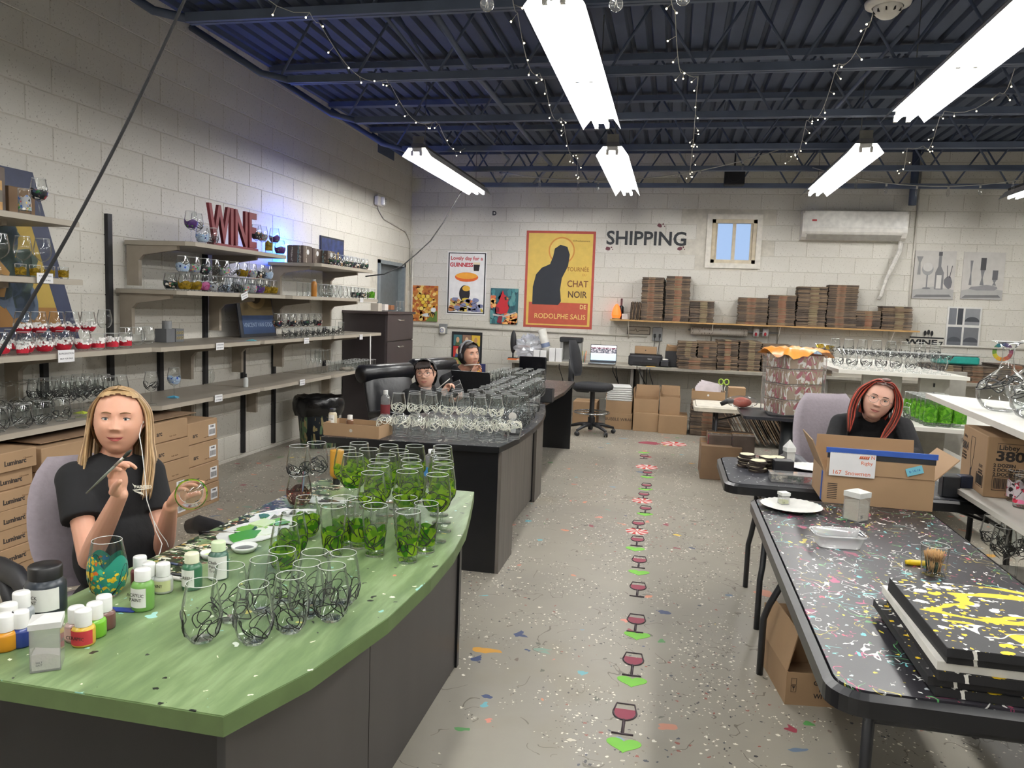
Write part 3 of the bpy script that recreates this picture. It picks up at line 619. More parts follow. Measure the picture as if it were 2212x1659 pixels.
m = MB(); m.T = frame((.135, -.1735, .172), (1, .0, .35), (-.35, 0, 1)); m.box(-.033, .033, -.017, .017, 0, .001); cs = m.build('cyan_sticker', M('cyan_sticker', '6fb3c4', .5), sn)
lettering('B-14-16', .014, BLT, cs, frame((.135, -.1748, .172), (1, 0, .35), (-.35, 0, 1)), depth=.0002)
m = MB(); m.box(-.2215, -.220, -.12, -.09, .0, .13); m.build('side_tape', BLT, sn)
m = MB(); m.T = frame((-.205, -.1655, .015), (1, 0, 0), (0, 0, 1))
for i in range(9): m.box(0, .04, .006+i*.008, .009+i*.008, 0, .0006)
tag(m.build('printed_barcode', KINK, sn), None, None, kind='stuff')
bx = open_carton('open_carton', 'open kraft glassware carton on the floor under the splattered table', (.32, .38, .135), (.655, 3.28, 0), .14, {'-x': (.17, -.22), '+y': (.13, .2), '+x': (.1, .3)})
for k, s_ in enumerate(('GLASSWARE', 'HANDLE', 'WITH CARE')): lettering(s_, .026, KINK, bx, frame((.02, -.1905, .095-k*.027), (1, 0, 0), (0, 0, 1)), name='printed_lettering', depth=.0003, bold=.0006)
m = MB(); m.T = frame((-.14, -.1905, .055), (1, 0, 0), (0, 0, 1)); m.tube([(0, 0, 0), (.02, 0, 0), (.02, .026, 0), (0, .026, 0)], .001, 4, closed=True).tube([(0, .03, 0), (.02, .03, 0), (.02, .056, 0), (0, .056, 0)], .001, 4, closed=True).tube([(.01, .004, 0), (.01, .012, 0)], .001, 4).prism([(.004, .022), (.016, .022), (.01, .012)], -.0003, .0006); m.build('printed_symbols', KINK, bx)
# cartons in front of / under the counter
def kc(lbl, x0, x1, ytop, ybot, Y, dep, opened=None, mt=None, writing=None, z0=0):
    a = PY(x0, ybot, Y); b = PY(x1, ybot, Y); tp_ = PY((x0+x1)/2, ytop, Y); w = b.x-a.x; h = tp_.z-z0
    cx = (a.x+b.x)/2
    if opened: c = open_carton('open_carton', lbl, (w, dep, h), (cx, Y+dep/2, z0), 0, opened, mt=mt)
    else: c = carton('shipping_carton', lbl, (w, dep, h), (cx, Y+dep/2, z0), 0, None, mt)
    if writing: lettering(writing, .055, KINK, c, frame((0, -dep/2-.001, h*.62), (1, 0, .0), (.12, 0, 1)), depth=.0003)
    return c, h
c, h = kc('kraft carton marked bubble wrap below the counter', 1306, 1364, 893, 929, 9.95, .45, None, None, 'BUBBLE WRAP')
kc('kraft carton full of white foam sheet, stacked on the marked carton', 1308, 1364, 866, 893, 9.96, .42, {'-x': (.08, .1), '+x': (.08, .1)}, None, None, h+.002)
c, h = kc('kraft carton with taped seam between two stacked pairs', 1366, 1421, 892, 932, 9.9, .42)
kc('open kraft carton holding loose brown sheets, upper of the middle pair', 1368, 1422, 862, 892, 9.92, .40, {'-x': (.12, .1), '+x': (.12, .15), '+y': (.15, .1)}, None, None, h+.002)
c, h = kc('lowest kraft carton at the right end of the row below the counter', 1421, 1483, 898, 937, 9.85, .42)
kc('smaller kraft carton with raised flaps at the right end of the row', 1424, 1468, 858, 894, 9.9, .34, {'+y': (.12, .1), '-x': (.1, .1)}, None, None, h+.003)
kc('dark kraft carton half hidden by the drafting chair', 1236, 1287, 868, 912, 10.05, .4)
FOAM = M('white_foam', 'd8d8d6', .7, 0, .05, 20, .2)
m = MB(); p = PY(1336, 866, 9.98)
for k in range(7): m.cbox((p.x, 10.16, p.z+.01+k*.028), (.36-.012*k, .34, .024), .02*k, ch=.006)
tag(m.build('foam_sheets', FOAM), 'pile of white foam sheets in the carton below the counter', 'foam', kind='stuff')
# narrow boxes beside the white low table and the big dark boxes behind it
kc('large dark kraft carton standing under the low white table', 1512, 1600, 965, 1022, 7.25, .5, None, KRD)
t = NT('splattered_kraft'); b = t.ramp(t.noise(t.tc('Object'), 8, 3).outputs[0], [(.3, lin('8d7257')), (.7, lin('a58a6c'))])
b = spots(t, b, [(16, .45, ['e8e2da', '9c2f45', 'e9e4dc', 'b8566a', '5a2a30', 'd8d0c4'], (2, 2, .6), .55), (40, .35, ['f0ece4', '8f2a40', '3a2a28'], (2, 2, .8), .5)]); b = squiggle(t, b, 14, 'e9e6e0', (1, 1, .4), .05, .45, 4); b = squiggle(t, b, 12, '9c3448', (1, 1, .5), .03, .5, 6)
t.col(b); t.b.inputs['Roughness'].default_value = .6; SPK = t.m
t = NT('splattered_dark_kraft'); b = t.ramp(t.noise(t.tc('Object'), 8, 3).outputs[0], [(.3, lin('4a3f38')), (.7, lin('5f5148'))])
b = spots(t, b, [(30, .35, ['b9c6c4', '7a2f3a', '2c2826', '6f8f94', 'a8a094'], (1, 1, 1), .6)]); t.col(b); SPD = t.m
kc('brown carton with blue paint spatter under the low white table', 1528, 1580, 940, 966, 7.35, .3, None, SPD, None, .22)
kc('brown carton with red paint spatter behind the pedestal', 1581, 1630, 942, 972, 7.3, .3, None, SPD, None, .22)
# shrink wrapped boxes on the pedestal table
px0 = PZ(1640, 886, .725)
for k in range(4):
    z = .726+k*.128 + (.012 if k == 0 else .012)
    c = thing('taped_box', ['bottom', 'second', 'third', 'top'][k]+' paint splashed box in the wrapped stack on the pedestal table', 'box', (1.02, 6.72, z), .42+.02*k, 'wrapped boxes')
    m = MB(); m.cbox((0, 0, .061), (.34, .30, .120), ch=.004); m.build('carton_body', SPK, c)
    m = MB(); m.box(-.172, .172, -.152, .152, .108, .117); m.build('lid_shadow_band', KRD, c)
m = MB(); m.prism([(a+1.03, b+6.70) for a, b in rr(-.21, .21, -.17, .17, .03)], .726, .737); tag(m.build('serving_tray', BLK2), 'black tray under the wrapped box stack', 'tray')
FILM = glass_mat('cling_film', (.93, .93, .93), .10, .5, (.9, .9, .9))
ORP = M('orange_bag_film', 'e0933c', .35, 0, .15, 8, .6)
m = MB(); g = []; N_ = 12
for i in range(N_):
    for j in range(N_):
        u, v_ = i/(N_-1)-.5, j/(N_-1)-.5; r_ = max(abs(u), abs(v_))*2; g.append((u*.46, v_*.42, .013+.012*sin(i*2.1)*cos(j*1.7)-(.07 if r_ > .9 else 0)*(.55+.45*sin((i+j)*.6)) + .02*(1-r_)))
m.add(g, [(i*N_+j, (i+1)*N_+j, (i+1)*N_+j+1, i*N_+j+1) for i in range(N_-1) for j in range(N_-1)], True)
tag(m.build('plastic_bag', ORP, None, (1.02, 6.72, 1.268), .42), 'crumpled orange plastic bag lying on the wrapped box stack', 'bag')
m = MB(); rnd = random.Random(8); pts = []
for k in range(9):
    z = k*.062; r_ = [(a*(1+.03*rnd.random()), b*(1+.04*rnd.random())) for a, b in rr(-.20, .20, -.175, .175, .04, 5)]; pts.append((z, r_))
n_ = len(pts[0][1]); vs = [(p[0]*(1.18 if (i == 8 and p[0] < 0) else 1), p[1], z) for i, (z, r_) in enumerate(pts) for p in r_]
m.add(vs, [(k*n_+i, k*n_+(i+1) % n_, (k+1)*n_+(i+1) % n_, (k+1)*n_+i) for k in range(8) for i in range(n_)], True)
tag(m.build('stretch_wrap', FILM, None, (1.02, 6.72, .739), .42), 'loose clear stretch wrap around the box stack', 'wrap')
# ================================================================== OFFICE CHAIRS
def task_chair(name, label, loc, rz, fab, frame_m, back_h=.5, back_w=.46, seat_h=.46, arms=True, armm=None, five=True, ring=False, back_z=.14, wide=1.0):
    c = thing(name, label, 'chair', loc, rz)
    m = MB(); m.T = Matrix.Translation((0, 0, seat_h)); vs = []; n = 24
    for k, (z, s) in enumerate(((-.05, .90), (-.035, 1.0), (.0, 1.02), (.025, .96), (.035, .8))):
        for i in range(n):
            a = 2*pi*i/n; x = abs(cos(a))**.6*(1 if cos(a) > 0 else -1)*.245*s*wide; y = abs(sin(a))**.6*(1 if sin(a) > 0 else -1)*.235*s; vs.append((x, y, z))
    m.add(vs, [(k*n+i, k*n+(i+1) % n, (k+1)*n+(i+1) % n, (k+1)*n+i) for k in range(4) for i in range(n)]+[tuple(range(n-1, -1, -1)), tuple(4*n+i for i in range(n))], True); m.build('seat', fab, c)
    # backrest: rounded curved pad behind (+y)
    m = MB(); vs = []; a_, b_ = 13, 11
    for side in (0, 1):
        for i in range(a_):
            u = i/(a_-1)*2-1
            for j in range(b_):
                v_ = j/(b_-1); w_ = back_w/2*(1-abs(2*v_-1.0)**5*.30)*(.86+.14*sin(pi*min(1, v_*1.1)))
                d_ = .030*(1-abs(u)**4)*(1-abs(2*v_-1)**4); x = u*w_; y = .215+.06*v_-.05*(1-u*u)*.6 + (d_ if side else -d_)+.05*(1-u*u)*.0; z = seat_h+back_z+v_*back_h
                vs.append((x, y+.03*(v_-.3), z))
    N2 = a_*b_; f = []
    for i in range(a_-1):
        for j in range(b_-1):
            q = i*b_+j; f.append((q, q+b_, q+b_+1, q+1)); f.append((N2+q+1, N2+q+b_+1, N2+q+b_, N2+q))
    for j in range(b_-1): f.append((j+1, N2+j+1, N2+j, j)); q = (a_-1)*b_; f.append((q+j, N2+q+j, N2+q+j+1, q+j+1))
    for i in range(a_-1): f.append((i*b_, N2+i*b_, N2+(i+1)*b_, (i+1)*b_)); q = b_-1; f.append(((i+1)*b_+q, N2+(i+1)*b_+q, N2+i*b_+q, i*b_+q))
    m.add(vs, f, True); m.build('backrest', fab, c)
    m = MB(); m.tube([(0, .05, seat_h-.05), (0, .2, seat_h-.05), (0, .29, seat_h+.0), (0, .29, seat_h+back_z+.2)], .018, 8, flat=2.2); m.build('back_support', frame_m, c)
    m = MB(); m.cyl((0, 0, .09), .03, seat_h-.16); m.cyl((0, 0, .09), .045, .12); m.build('gas_column', frame_m, c)
    for k in range(5):
        a = 2*pi*k/5+.3; m = MB(); e = Vector((cos(a), sin(a), 0)); m.tube([e*.02+Vector((0, 0, .12)), e*.15+Vector((0, 0, .11)), e*.30+Vector((0, 0, .07))], [.026, .022, .016], 8); lg = m.build('leg', frame_m, c)
        m = MB(); p = e*.30; m.T = Matrix.Translation((p.x, p.y, .028)) @ Matrix.Rotation(a+1, 4, 'Z'); m.tube([(-.022, 0, 0), (-.004, 0, 0)], .028, 12).tube([(.004, 0, 0), (.022, 0, 0)], .028, 12).tube([(0, 0, 0), (0, 0, .04)], .012, 6); m.build('caster', frame_m, lg)
    if ring: m = MB(); m.tube([(.22*cos(2*pi*i/24), .22*sin(2*pi*i/24), .27) for i in range(24)], .011, 6, closed=True); [m.tube([(0, 0, .27), (.22*cos(a), .22*sin(a), .27)], .007, 5) for a in (0, 1.57, 3.14, 4.71)]; m.build('foot_ring', armm or frame_m, c)
    if arms:
        for s in (-1, 1):
            m = MB(); x = s*.30*wide; m.tube([(x*.78, .02, seat_h-.05), (x, .02, seat_h-.02), (x, .03, seat_h+.12), (x, .10, seat_h+.19)], .017, 8, flat=1.5)
            m.tube([(x, .20, seat_h+.175), (x, .12, seat_h+.20), (x, -.02, seat_h+.205), (x, -.14, seat_h+.17), (x, -.20, seat_h+.10)], [.022, .028, .028, .026, .02], 10, flat=1.35); m.build('armrest', armm or frame_m, c)
    return c
GFAB = M('grey_upholstery', '8b8289', .9, 0, .06, 60, .15); BFAB = M('black_upholstery', '1c1d21', .9, 0, .15, 60, .15); LTH = M('black_leather', '141519', .32, 0, .15, 16, .3)
task_chair('office_chair', 'grey fabric office chair the blonde person sits in', (-1.83, 2.26, 0), radians(64), GFAB, BLK2, .46, .44, .44, True, BLK2, back_z=.05, wide=1.15)
task_chair('office_chair', 'grey fabric office chair the red haired person sits in', (1.12, 5.05, 0), radians(20), GFAB, BLK2, .52, .48, .45, True, M('grey_armrest', '57575c', .5), back_z=.08, wide=1.1)
task_chair('drafting_chair', 'black fabric drafting chair with a foot ring by the counter', (-.93, 9.45, 0), radians(80), BFAB, BLK2, .44, .42, .60, False, M('chrome_ring', 'b0b0b0', .25, 1), ring=True, back_z=.12)
def exec_chair(label, loc, rz):
    c = thing('leather_chair', label, 'chair', loc, rz)
    m = MB(); m.cbox((0, -.02, .44), (.54, .52, .13), ch=.045); m.build('seat', LTH, c)
    m = MB(); vs = []; n = 20; prof = [(.20, .40, .25), (.24, .55, .27), (.27, .70, .285), (.31, .85, .28), (.34, .93, .27)]
    for y, z, w in prof:
        for i in range(n):
            a = 2*pi*i/n; vs.append((abs(cos(a))**.5*(1 if cos(a) > 0 else -1)*w, y+sin(a)*.05, z))
    m.add(vs, [(k*n+i, k*n+(i+1) % n, (k+1)*n+(i+1) % n, (k+1)*n+i) for k in range(len(prof)-1) for i in range(n)]+[tuple(range(n-1, -1, -1))], True)
    m.tube([(-.30, .35, .94), (-.28, .35, .945), (.28, .35, .945), (.30, .35, .94)], [.05, .078, .078, .05], 16); m.build('backrest', LTH, c)
    for s in (-1, 1): m = MB(); m.tube([(s*.29, .22, .62), (s*.31, .05, .645), (s*.31, -.16, .63), (s*.30, -.22, .55), (s*.28, -.18, .42)], [.03, .038, .036, .03, .02], 10); m.build('armrest', LTH, c)
    m = MB(); m.cyl((0, 0, .08), .03, .3); m.build('gas_column', BLK2, c)
    for k in range(5): a = 2*pi*k/5; m = MB(); m.tube([(0, 0, .11), (.3*cos(a), .3*sin(a), .06)], [.028, .018], 8); lg = m.build('leg', BLK2, c); m = MB(); m.ell((.3*cos(a), .3*sin(a), .028), .028, 10, 6); m.build('caster', BLK2, lg)
    return c
exec_chair('black leather chair with a rolled top behind the person in the patterned headscarf', (-2.06, 5.98, 0), radians(66))
exec_chair('black leather high back chair of the person with headphones', (-1.95, 6.94, 0), radians(66))
# ================================================================== GLASSWARE
GL = glass_mat(); RIM = M('white_rim_highlight', 'd9dcda', .12, 0, .02)  # opaque white rims stand in for the bright outline of clear glass
PROF = {
 'wine': [(.036, 0), (.034, .003), (.010, .007), (.0042, .014), (.0038, .085), (.008, .094), (.028, .106), (.043, .128), (.0475, .152), (.045, .180), (.040, .206), (.0365, .228)],
 'stemless': [(.026, 0), (.027, .003), (.040, .018), (.0475, .042), (.048, .062), (.044, .088), (.0385, .112), (.0365, .122)],
 'tall': [(.026, 0), (.028, .004), (.040, .02), (.0475, .05), (.048, .075), (.044, .105), (.0385, .135), (.036, .148)],
 'pint': [(.030, 0), (.031, .002), (.030, .022), (.031, .05), (.036, .085), (.0405, .118), (.0405, .138), (.0385, .158)],
 'rocks': [(.033, 0), (.0345, .003), (.037, .05), (.040, .092)],
 'martini': [(.036, 0), (.034, .003), (.008, .006), (.004, .012), (.004, .088), (.012, .098), (.056, .160)],
 'flute': [(.032, 0), (.03, .003), (.006, .007), (.0035, .02), (.0035, .075), (.012, .088), (.023, .12), (.027, .16), (.024, .215)],
 'tumbler': [(.029, 0), (.031, .003), (.031, .07), (.031, .135)],
 'jar': [(.036, 0), (.040, .004), (.041, .05), (.041, .10)],
 'decanter': [(.040, 0), (.060, .01), (.076, .035), (.080, .06), (.070, .09), (.045, .115), (.022, .135), (.016, .17), (.017, .20), (.028, .215), (.048, .222)],
}
H = {k: v[-1][1] for k, v in PROF.items()}
def rad(kind, z):
    p = PROF[kind]
    for (r0, z0), (r1, z1) in zip(p, p[1:]):
        if z0 <= z <= z1: return r0+(r1-r0)*(z-z0)/max(1e-6, z1-z0)
    return p[-1][0]
BAND = {'_': 0, 'wine': (.108, .165), 'stemless': (.01, .07), 'tall': (.012, .085), 'pint': (.024, .09), 'rocks': (.012, .07), 'martini': (.115, .155), 'flute': (.10, .18), 'tumbler': (.02, .10), 'decanter': (.06, .115), 'jar': (.01, .07)}
def scribble(kind, seed, z0, z1, n=7, w=.0011, pts=30, seg=4):
    r = random.Random(seed); m = MB()
    for k in range(n):
        a0 = 2*pi*k/n+r.uniform(-.3, .3); zc = r.uniform(z0+(z1-z0)*.3, z1-(z1-z0)*.3); ra = r.uniform(.32, .66); rz = (z1-z0)*r.uniform(.24, .40); ph = r.uniform(0, 6); tl = r.uniform(-.3, .3); P_ = []
        for i in range(pts):
            t_ = 2*pi*i/pts; a = a0+ra*cos(t_+ph)+.12*sin(2*t_+k); z = min(z1, max(z0, zc+rz*sin(t_)+tl*rz*cos(t_+ph)*.6)); q = rad(kind, z)+w*.5; P_.append((q*cos(a), q*sin(a), z))
        m.tube(P_, w, seg, closed=True)
    return m
def wavy_fill(kind, seed, z0, z1, off=.0007, seg=36, lobes=5, amp=.35):
    r = random.Random(seed); ph = r.uniform(0, 6); m = MB(); vs = []; R_ = 6
    for i in range(seg):
        a = 2*pi*i/seg; top = z1-(z1-z0)*amp*(.5-.5*abs(sin(a*lobes/2+ph)))-.004*sin(3*a+ph)
        for j in range(R_+1): z = z0+(top-z0)*j/R_; q = rad(kind, z)+off; vs.append((q*cos(a), q*sin(a), z))
    m.add(vs, [(i*(R_+1)+j, ((i+1) % seg)*(R_+1)+j, ((i+1) % seg)*(R_+1)+j+1, i*(R_+1)+j+1) for i in range(seg) for j in range(R_)], True); return m
BLACKP = M('black_outline_paint', '0f1011', .35); WHITEP = M('cream_outline_paint', 'e9e8da', .45); 
def stain(name, c1, c2, alpha=.25, sc=40):
    t = NT(name); v = t.N('ShaderNodeTexVoronoi', Scale=sc); t.L(t.tc('Object'), v.inputs['Vector']); sp = t.n.new('ShaderNodeSeparateColor'); t.L(v.outputs['Color'], sp.inputs[0])
    c = t.ramp(sp.outputs[0], [(0, lin(c1)), (1, lin(c2))]); t.col(c); t.b.inputs['Roughness'].default_value = .15
    tr = t.n.new('ShaderNodeBsdfTransparent'); t.L(c, tr.inputs[0]); tl = t.n.new('ShaderNodeBsdfTranslucent'); t.L(c, tl.inputs[0]); a = t.n.new('ShaderNodeMixShader'); a.inputs[0].default_value = .35
    t.L(t.b.outputs[0], a.inputs[1]); t.L(tl.outputs[0], a.inputs[2]); b = t.n.new('ShaderNodeMixShader'); b.inputs[0].default_value = alpha; t.L(a.outputs[0], b.inputs[1]); t.L(tr.outputs[0], b.inputs[2]); t.L(b.outputs[0], t.o.inputs[0]); return t.m
GRN = stain('green_glass_paint', '2c7a1a', 'b4d83c', .42, 45); 
def dotmat(name, base, cols, sc, th=.6):
    t = NT(name); b = spots(t, lin(base), [(sc, th, cols, (1, 1, 1), .9)]); 
    for n_ in t.n:
        if n_.type == 'TEX_VORONOI': n_.voronoi_dimensions = '3D'
    t.col(b); t.b.inputs['Roughness'].default_value = .35; return t.m
PROTO = {}
def proto(kind, paint='none', var=0, inv=False):
    key = (kind, paint, var)
    if key in PROTO: return PROTO[key]
    nm = {'wine': 'wine_glass', 'stemless': 'stemless_glass', 'tall': 'stemless_glass', 'pint': 'pint_glass', 'rocks': 'rocks_glass', 'martini': 'martini_glass', 'flute': 'flute_glass', 'tumbler': 'tumbler', 'jar': 'glass_jar', 'decanter': 'decanter'}[kind]
    o = thing(nm, 'x', 'glass', (0, 0, -50)); p = PROF[kind]; bs = {'wine': 5, 'martini': 5, 'flute': 5}.get(kind, 0)
    if bs:
        m = MB(); m.lathe(p[:bs+1], 14, cap0=True); m.build('stem_and_foot', GL, o); m = MB(); m.lathe(p[bs:], 24); m.build('bowl', GL, o)
    else: m = MB(); m.lathe([(.0, p[0][1])]+p, 24); m.lathe([(0, .007), (p[0][0]*.95, .006)], 24); m.build('bowl', GL, o)
    m = MB(); r0, z0 = p[-1]; m.tube([(r0*cos(2*pi*i/24), r0*sin(2*pi*i/24), z0) for i in range(24)], .0009, 4, closed=True); m.build('rim', RIM, o)
    a, b = BAND[kind] if paint != 'mosaic' else (.008, .112); sd = var*17+len(kind)
    def S_(mt, n=7, w=.0011): scribble(kind, sd, a, b, n, w).build('scribbled_lines', mt, o)
    if paint == 'black': S_(BLACKP, 9, .0018)
    elif paint == 'thick': S_(BLACKP, 7, .0015)
    elif paint == 'white': S_(WHITEP, 11, .0022)
    elif paint == 'green': wavy_fill(kind, sd, a, b*.97).build('green_paint', GRN, o); S_(BLACKP, 9, .0016)
    elif paint == 'red':
        z1 = a+(b-a)*.55; wavy_fill(kind, sd, a, z1, amp=.1).build('red_paint', REDP, o); mm = MB(); r = random.Random(sd)
        for k in range(60): an = r.uniform(0, 2*pi); z = z1+r.uniform(-.004, (b-a)*.42); q = rad(kind, z)+.0008; mm.T = Matrix.Translation((q*cos(an), q*sin(an), z)) @ Matrix.Rotation(an, 4, 'Z') @ Matrix.Rotation(pi/2, 4, 'Y'); mm.cyl((0, 0, 0), .0062, .0012, 8)
        tag(mm.build('white_dots', WHD, o), None, None, kind='stuff')
    elif paint in FILLS: wavy_fill(kind, sd, a, b, amp=.5, lobes=4).build('painted_motif', FILLS[paint], o); S_(BLACKP, 4, .0009)
    PROTO[key] = o; return o
REDP = M('red_glass_paint', 'b01c30', .4, 0, .2, 60); WHD = M('white_dot_paint', 'eceae6', .5)
FILLS = {'gold': stain('amber_motif', '8a7420', 'c9a83a', .4, 60), 'blue': dotmat('blue_motif', '9fb3c9', ['2b4fb0', 'e8e8ea', '1d2f66', '8fb6e0'], 70), 'pink': stain('pink_motif', 'c2558f', 'e08ab8', .3, 40), 'purple': dotmat('grape_motif', '4b2a6a', ['5fa03a', '3a1f55', '7a3fa0', '2f7a2a'], 80),
 'gnome': dotmat('holiday_motif', '22252a', ['e8e4dc', '8f2430', 'e8e4dc', '2b3a55', '1f5a34', 'd8b08a'], 48, .75), 'lime': stain('lime_motif', '3f7f1c', '7ab83a', .05, 70), 'mosaic': dotmat('mosaic_dots', '1f7d6a', ['e8c02c', 'd8a81c', 'e8c02c', 'c9652a', 'e0c840', '1d6a9a', '3fae8a'], 85, .95), 'mixed': dotmat('motif_mix', '8f9396', ['1a1a1c', 'b03a4a', 'e8e6e0', '2f5fae', '3f8f4a', 'd8b84a'], 75, .7), 'hearts': dotmat('hearts_band', 'c9c0c4', ['b01c3c', 'e87fa8', '2a1c20', 'c92f4a'], 42, .8), 'splash': dotmat('brown_splash', '4a2f2a', ['d8c8b0', '8f2f2a', '2a1c1a', 'a8906a'], 120, .7)}
NG = [0]
def glass(kind, paint, loc, label, group=None, var=0, inv=False, sc=1.0, rz=None, cat='glass'):
    """one glass standing at loc; the first of its kind is the prototype itself"""
    pr = proto(kind, paint, var); NG[0] += 1; rz = (NG[0]*2.4) % 6.28 if rz is None else rz
    if inv: rot = (pi, 0, rz); loc = (loc[0], loc[1], loc[2]+H[kind]*sc)
    else: rot = (0, 0, rz)
    if pr['label'] == 'x':
        pr.location = loc; pr.rotation_euler = rot; pr.scale = (sc,)*3; pr['label'] = label; pr['category'] = cat
        if group: pr['group'] = group
        return pr
    k = KIDS.get(pr.name)
    o = dup(pr, loc, rz, label, None, rot, None, cat); o.scale = (sc,)*3
    if group: o['group'] = group
    elif 'group' in o: del o['group']
    return o
def by_rim(x, y, kind, z0, sc=1.0): p = PZ(x, y, z0+H[kind]*sc); return (p.x, p.y, z0)
def by_base(x, y, z0): p = PZ(x, y, z0); return (p.x, p.y, z0)
DZ_ = .751
# --- unfilled scribbled stemless glasses in front
B = [(435, 1258, 'leftmost clear stemless glass with black loops on the green desk'), (497, 1222, 'clear stemless glass just behind the leftmost black looped glass'), (548, 1262, 'nearest clear stemless glass with black loops, at the front of its cluster'),
     (570, 1208, 'clear black looped glass in the middle of the front cluster'), (628, 1242, 'clear black looped glass right of the nearest one'), (610, 1188, 'clear black looped glass at the back of the front cluster beside a green one'), (663, 1216, 'black looped glass with a smudge behind the right pair'), (717, 1222, 'black looped glass second from the right of the front cluster'), (742, 1194, 'rightmost clear black looped stemless glass'), (680, 1192, 'black looped glass at the back right of the front cluster')]
for i, (x, y, lb) in enumerate(B): glass('tall', 'thick', by_rim(x, y, 'tall', DZ_, .93), lb, 'black looped stemless glasses', i % 4, sc=.93)
# --- green painted stemless and pint glasses
for i, (x, y, lb) in enumerate([(662, 1074, 'green painted stemless glass beside the napkin, farthest of its kind'), (632, 1107, 'green painted stemless glass, middle of three near the palette'), (616, 1132, 'green painted stemless glass nearest the black looped cluster')]):
    glass('tall', 'green', by_rim(x, y, 'tall', DZ_, .93), lb, 'green stemless glasses', i, sc=.93)
for i, (x, y, lb) in enumerate([(720, 1092, 'leftmost green painted pint glass'), (777, 1078, 'green pint glass second from the left, standing farther back'), (811, 1092, 'green pint glass in the middle of the front pints'), (876, 1075, 'green pint glass partly hidden behind the nearest pint'), (882, 1104, 'nearest green painted pint glass'), (921, 1087, 'rightmost green painted pint glass'), (742, 1075, 'green pint glass half hidden behind the leftmost pint')]):
    glass('pint', 'green', by_rim(x, y, 'pint', DZ_), lb, 'green pint glasses', i % 4)
# --- green painted wine glasses, four ragged columns
WG = [(763, 982), (776, 957), (748, 968), (797, 970), (840, 962), (862, 973), (834, 983), (820, 994), (817, 1006), (805, 1021), (884, 984), (896, 963), (888, 994), (891, 1007), (880, 1018), (956, 964), (952, 973), (952, 984), (957, 996), (957, 1009), (945, 1025)]
WL = ['green wine glass with fullest paint at the front left of the group', 'green wine glass at the far left back of the group', 'green wine glass by the brown paint bottle', 'green wine glass second in the back row', 'green wine glass in the middle of the back row', 'green wine glass behind the third column', 'green wine glass in the second column, farthest but one', 'green wine glass third from the front of the second column', 'green wine glass second from the front of the second column', 'front green wine glass of the second column', 'green wine glass fourth from the front of the third column', 'green wine glass next to the water bottle', 'green wine glass third from the front of the third column', 'green wine glass second from the front of the third column', 'front green wine glass of the third column', 'farthest green wine glass of the right column', 'green wine glass second farthest in the right column', 'green wine glass third farthest in the right column', 'green wine glass third from the front of the right column', 'green wine glass second from the front of the right column', 'front green wine glass of the right column']
for i, (x, y) in enumerate(WG): glass('wine', 'green', by_rim(x, y, 'wine', DZ_), WL[i], 'green wine glasses', i % 4)
glass('wine', 'black', by_rim(646, 963, 'wine', DZ_), 'clear wine glass with black loops above the splashed tumbler', None, 0); glass('wine', 'black', by_rim(684, 956, 'wine', DZ_), 'clear wine glass with black loops beside the desk corner', None, 1)
glass('stemless', 'splash', by_base(646, 1092, DZ_), 'brown splashed stemless glass holding brushes', None, 0)
glass('tall', 'mosaic', by_base(233, 1285, DZ_), 'stemless glass covered in yellow and teal dots', None, 0, sc=1.0)
# --- desk 2: cream scribbles
g = 'cream scribbled glasses on the black desk'
NTH = ['first', 'second', 'third', 'fourth', 'fifth', 'sixth', 'seventh', 'eighth', 'ninth']
ORD12 = NTH+['tenth', 'eleventh', 'twelfth']
for i in range(8): glass('stemless', 'white', (-1.66+i*.101, 4.27+.01*i, .751), 'upturned cream scribbled stemless glass, %s from the left in the front row' % NTH[i], g, i % 3, inv=True)
for i in range(8): glass('stemless', 'white', (-1.61+i*.101, 4.38+.01*i, .751), 'upturned cream scribbled stemless glass, %s from the left in the second row' % NTH[i], g, i % 3, inv=True)
for i in range(7): glass('wine', 'white', (-1.66+i*.103, 4.50+.01*i, .751), 'cream scribbled wine glass, %s from the left behind the upturned row' % NTH[i], g, i % 3)
for r_ in range(3):
    for i in range(7): glass('wine', 'none', (-1.60+i*.106+(r_ % 2)*.04, 4.63+.115*r_+.01*i, .751), 'clear wine glass, %s from the left in the %s clear rank' % (NTH[i], NTH[r_]), 'clear wine glasses on the black desk')
g = 'black scribbled wine glasses on the black desk'; rnd = random.Random(4)
for r_ in range(11):
    for i in range(3): glass('wine', 'black', (-1.26+i*.112+rnd.uniform(-.01, .01), 4.98+.108*r_+rnd.uniform(-.01, .01), .751), 'black scribbled wine glass, %s column, %s from the near end of the mass' % (['left', 'middle', 'right'][i], ORD12[r_]), g, (r_+i) % 3)
for i, (x, y) in enumerate([(1140, 912), (1130, 922), (1128, 903), (1152, 893)]): glass('stemless', 'black', by_base(x, y, .751), 'small black scribbled stemless glass, %s from the desk tag' % ['nearest', 'second', 'third', 'farthest'][i], None, i % 3)
glass('wine', 'black', by_base(1164, 884, .751), 'single black scribbled wine glass at the right edge of the black desk', None, 2)
for r_ in range(6):
    for i in range(4): glass('wine', 'black', (-1.50+i*.112+rnd.uniform(-.008, .008), 6.36+.115*r_, .751), 'scribbled wine glass on the farther desk, %s column, %s from the near end' % (NTH[i], NTH[r_]), 'black scribbled wine glasses on the farther desk', (r_+i) % 3)
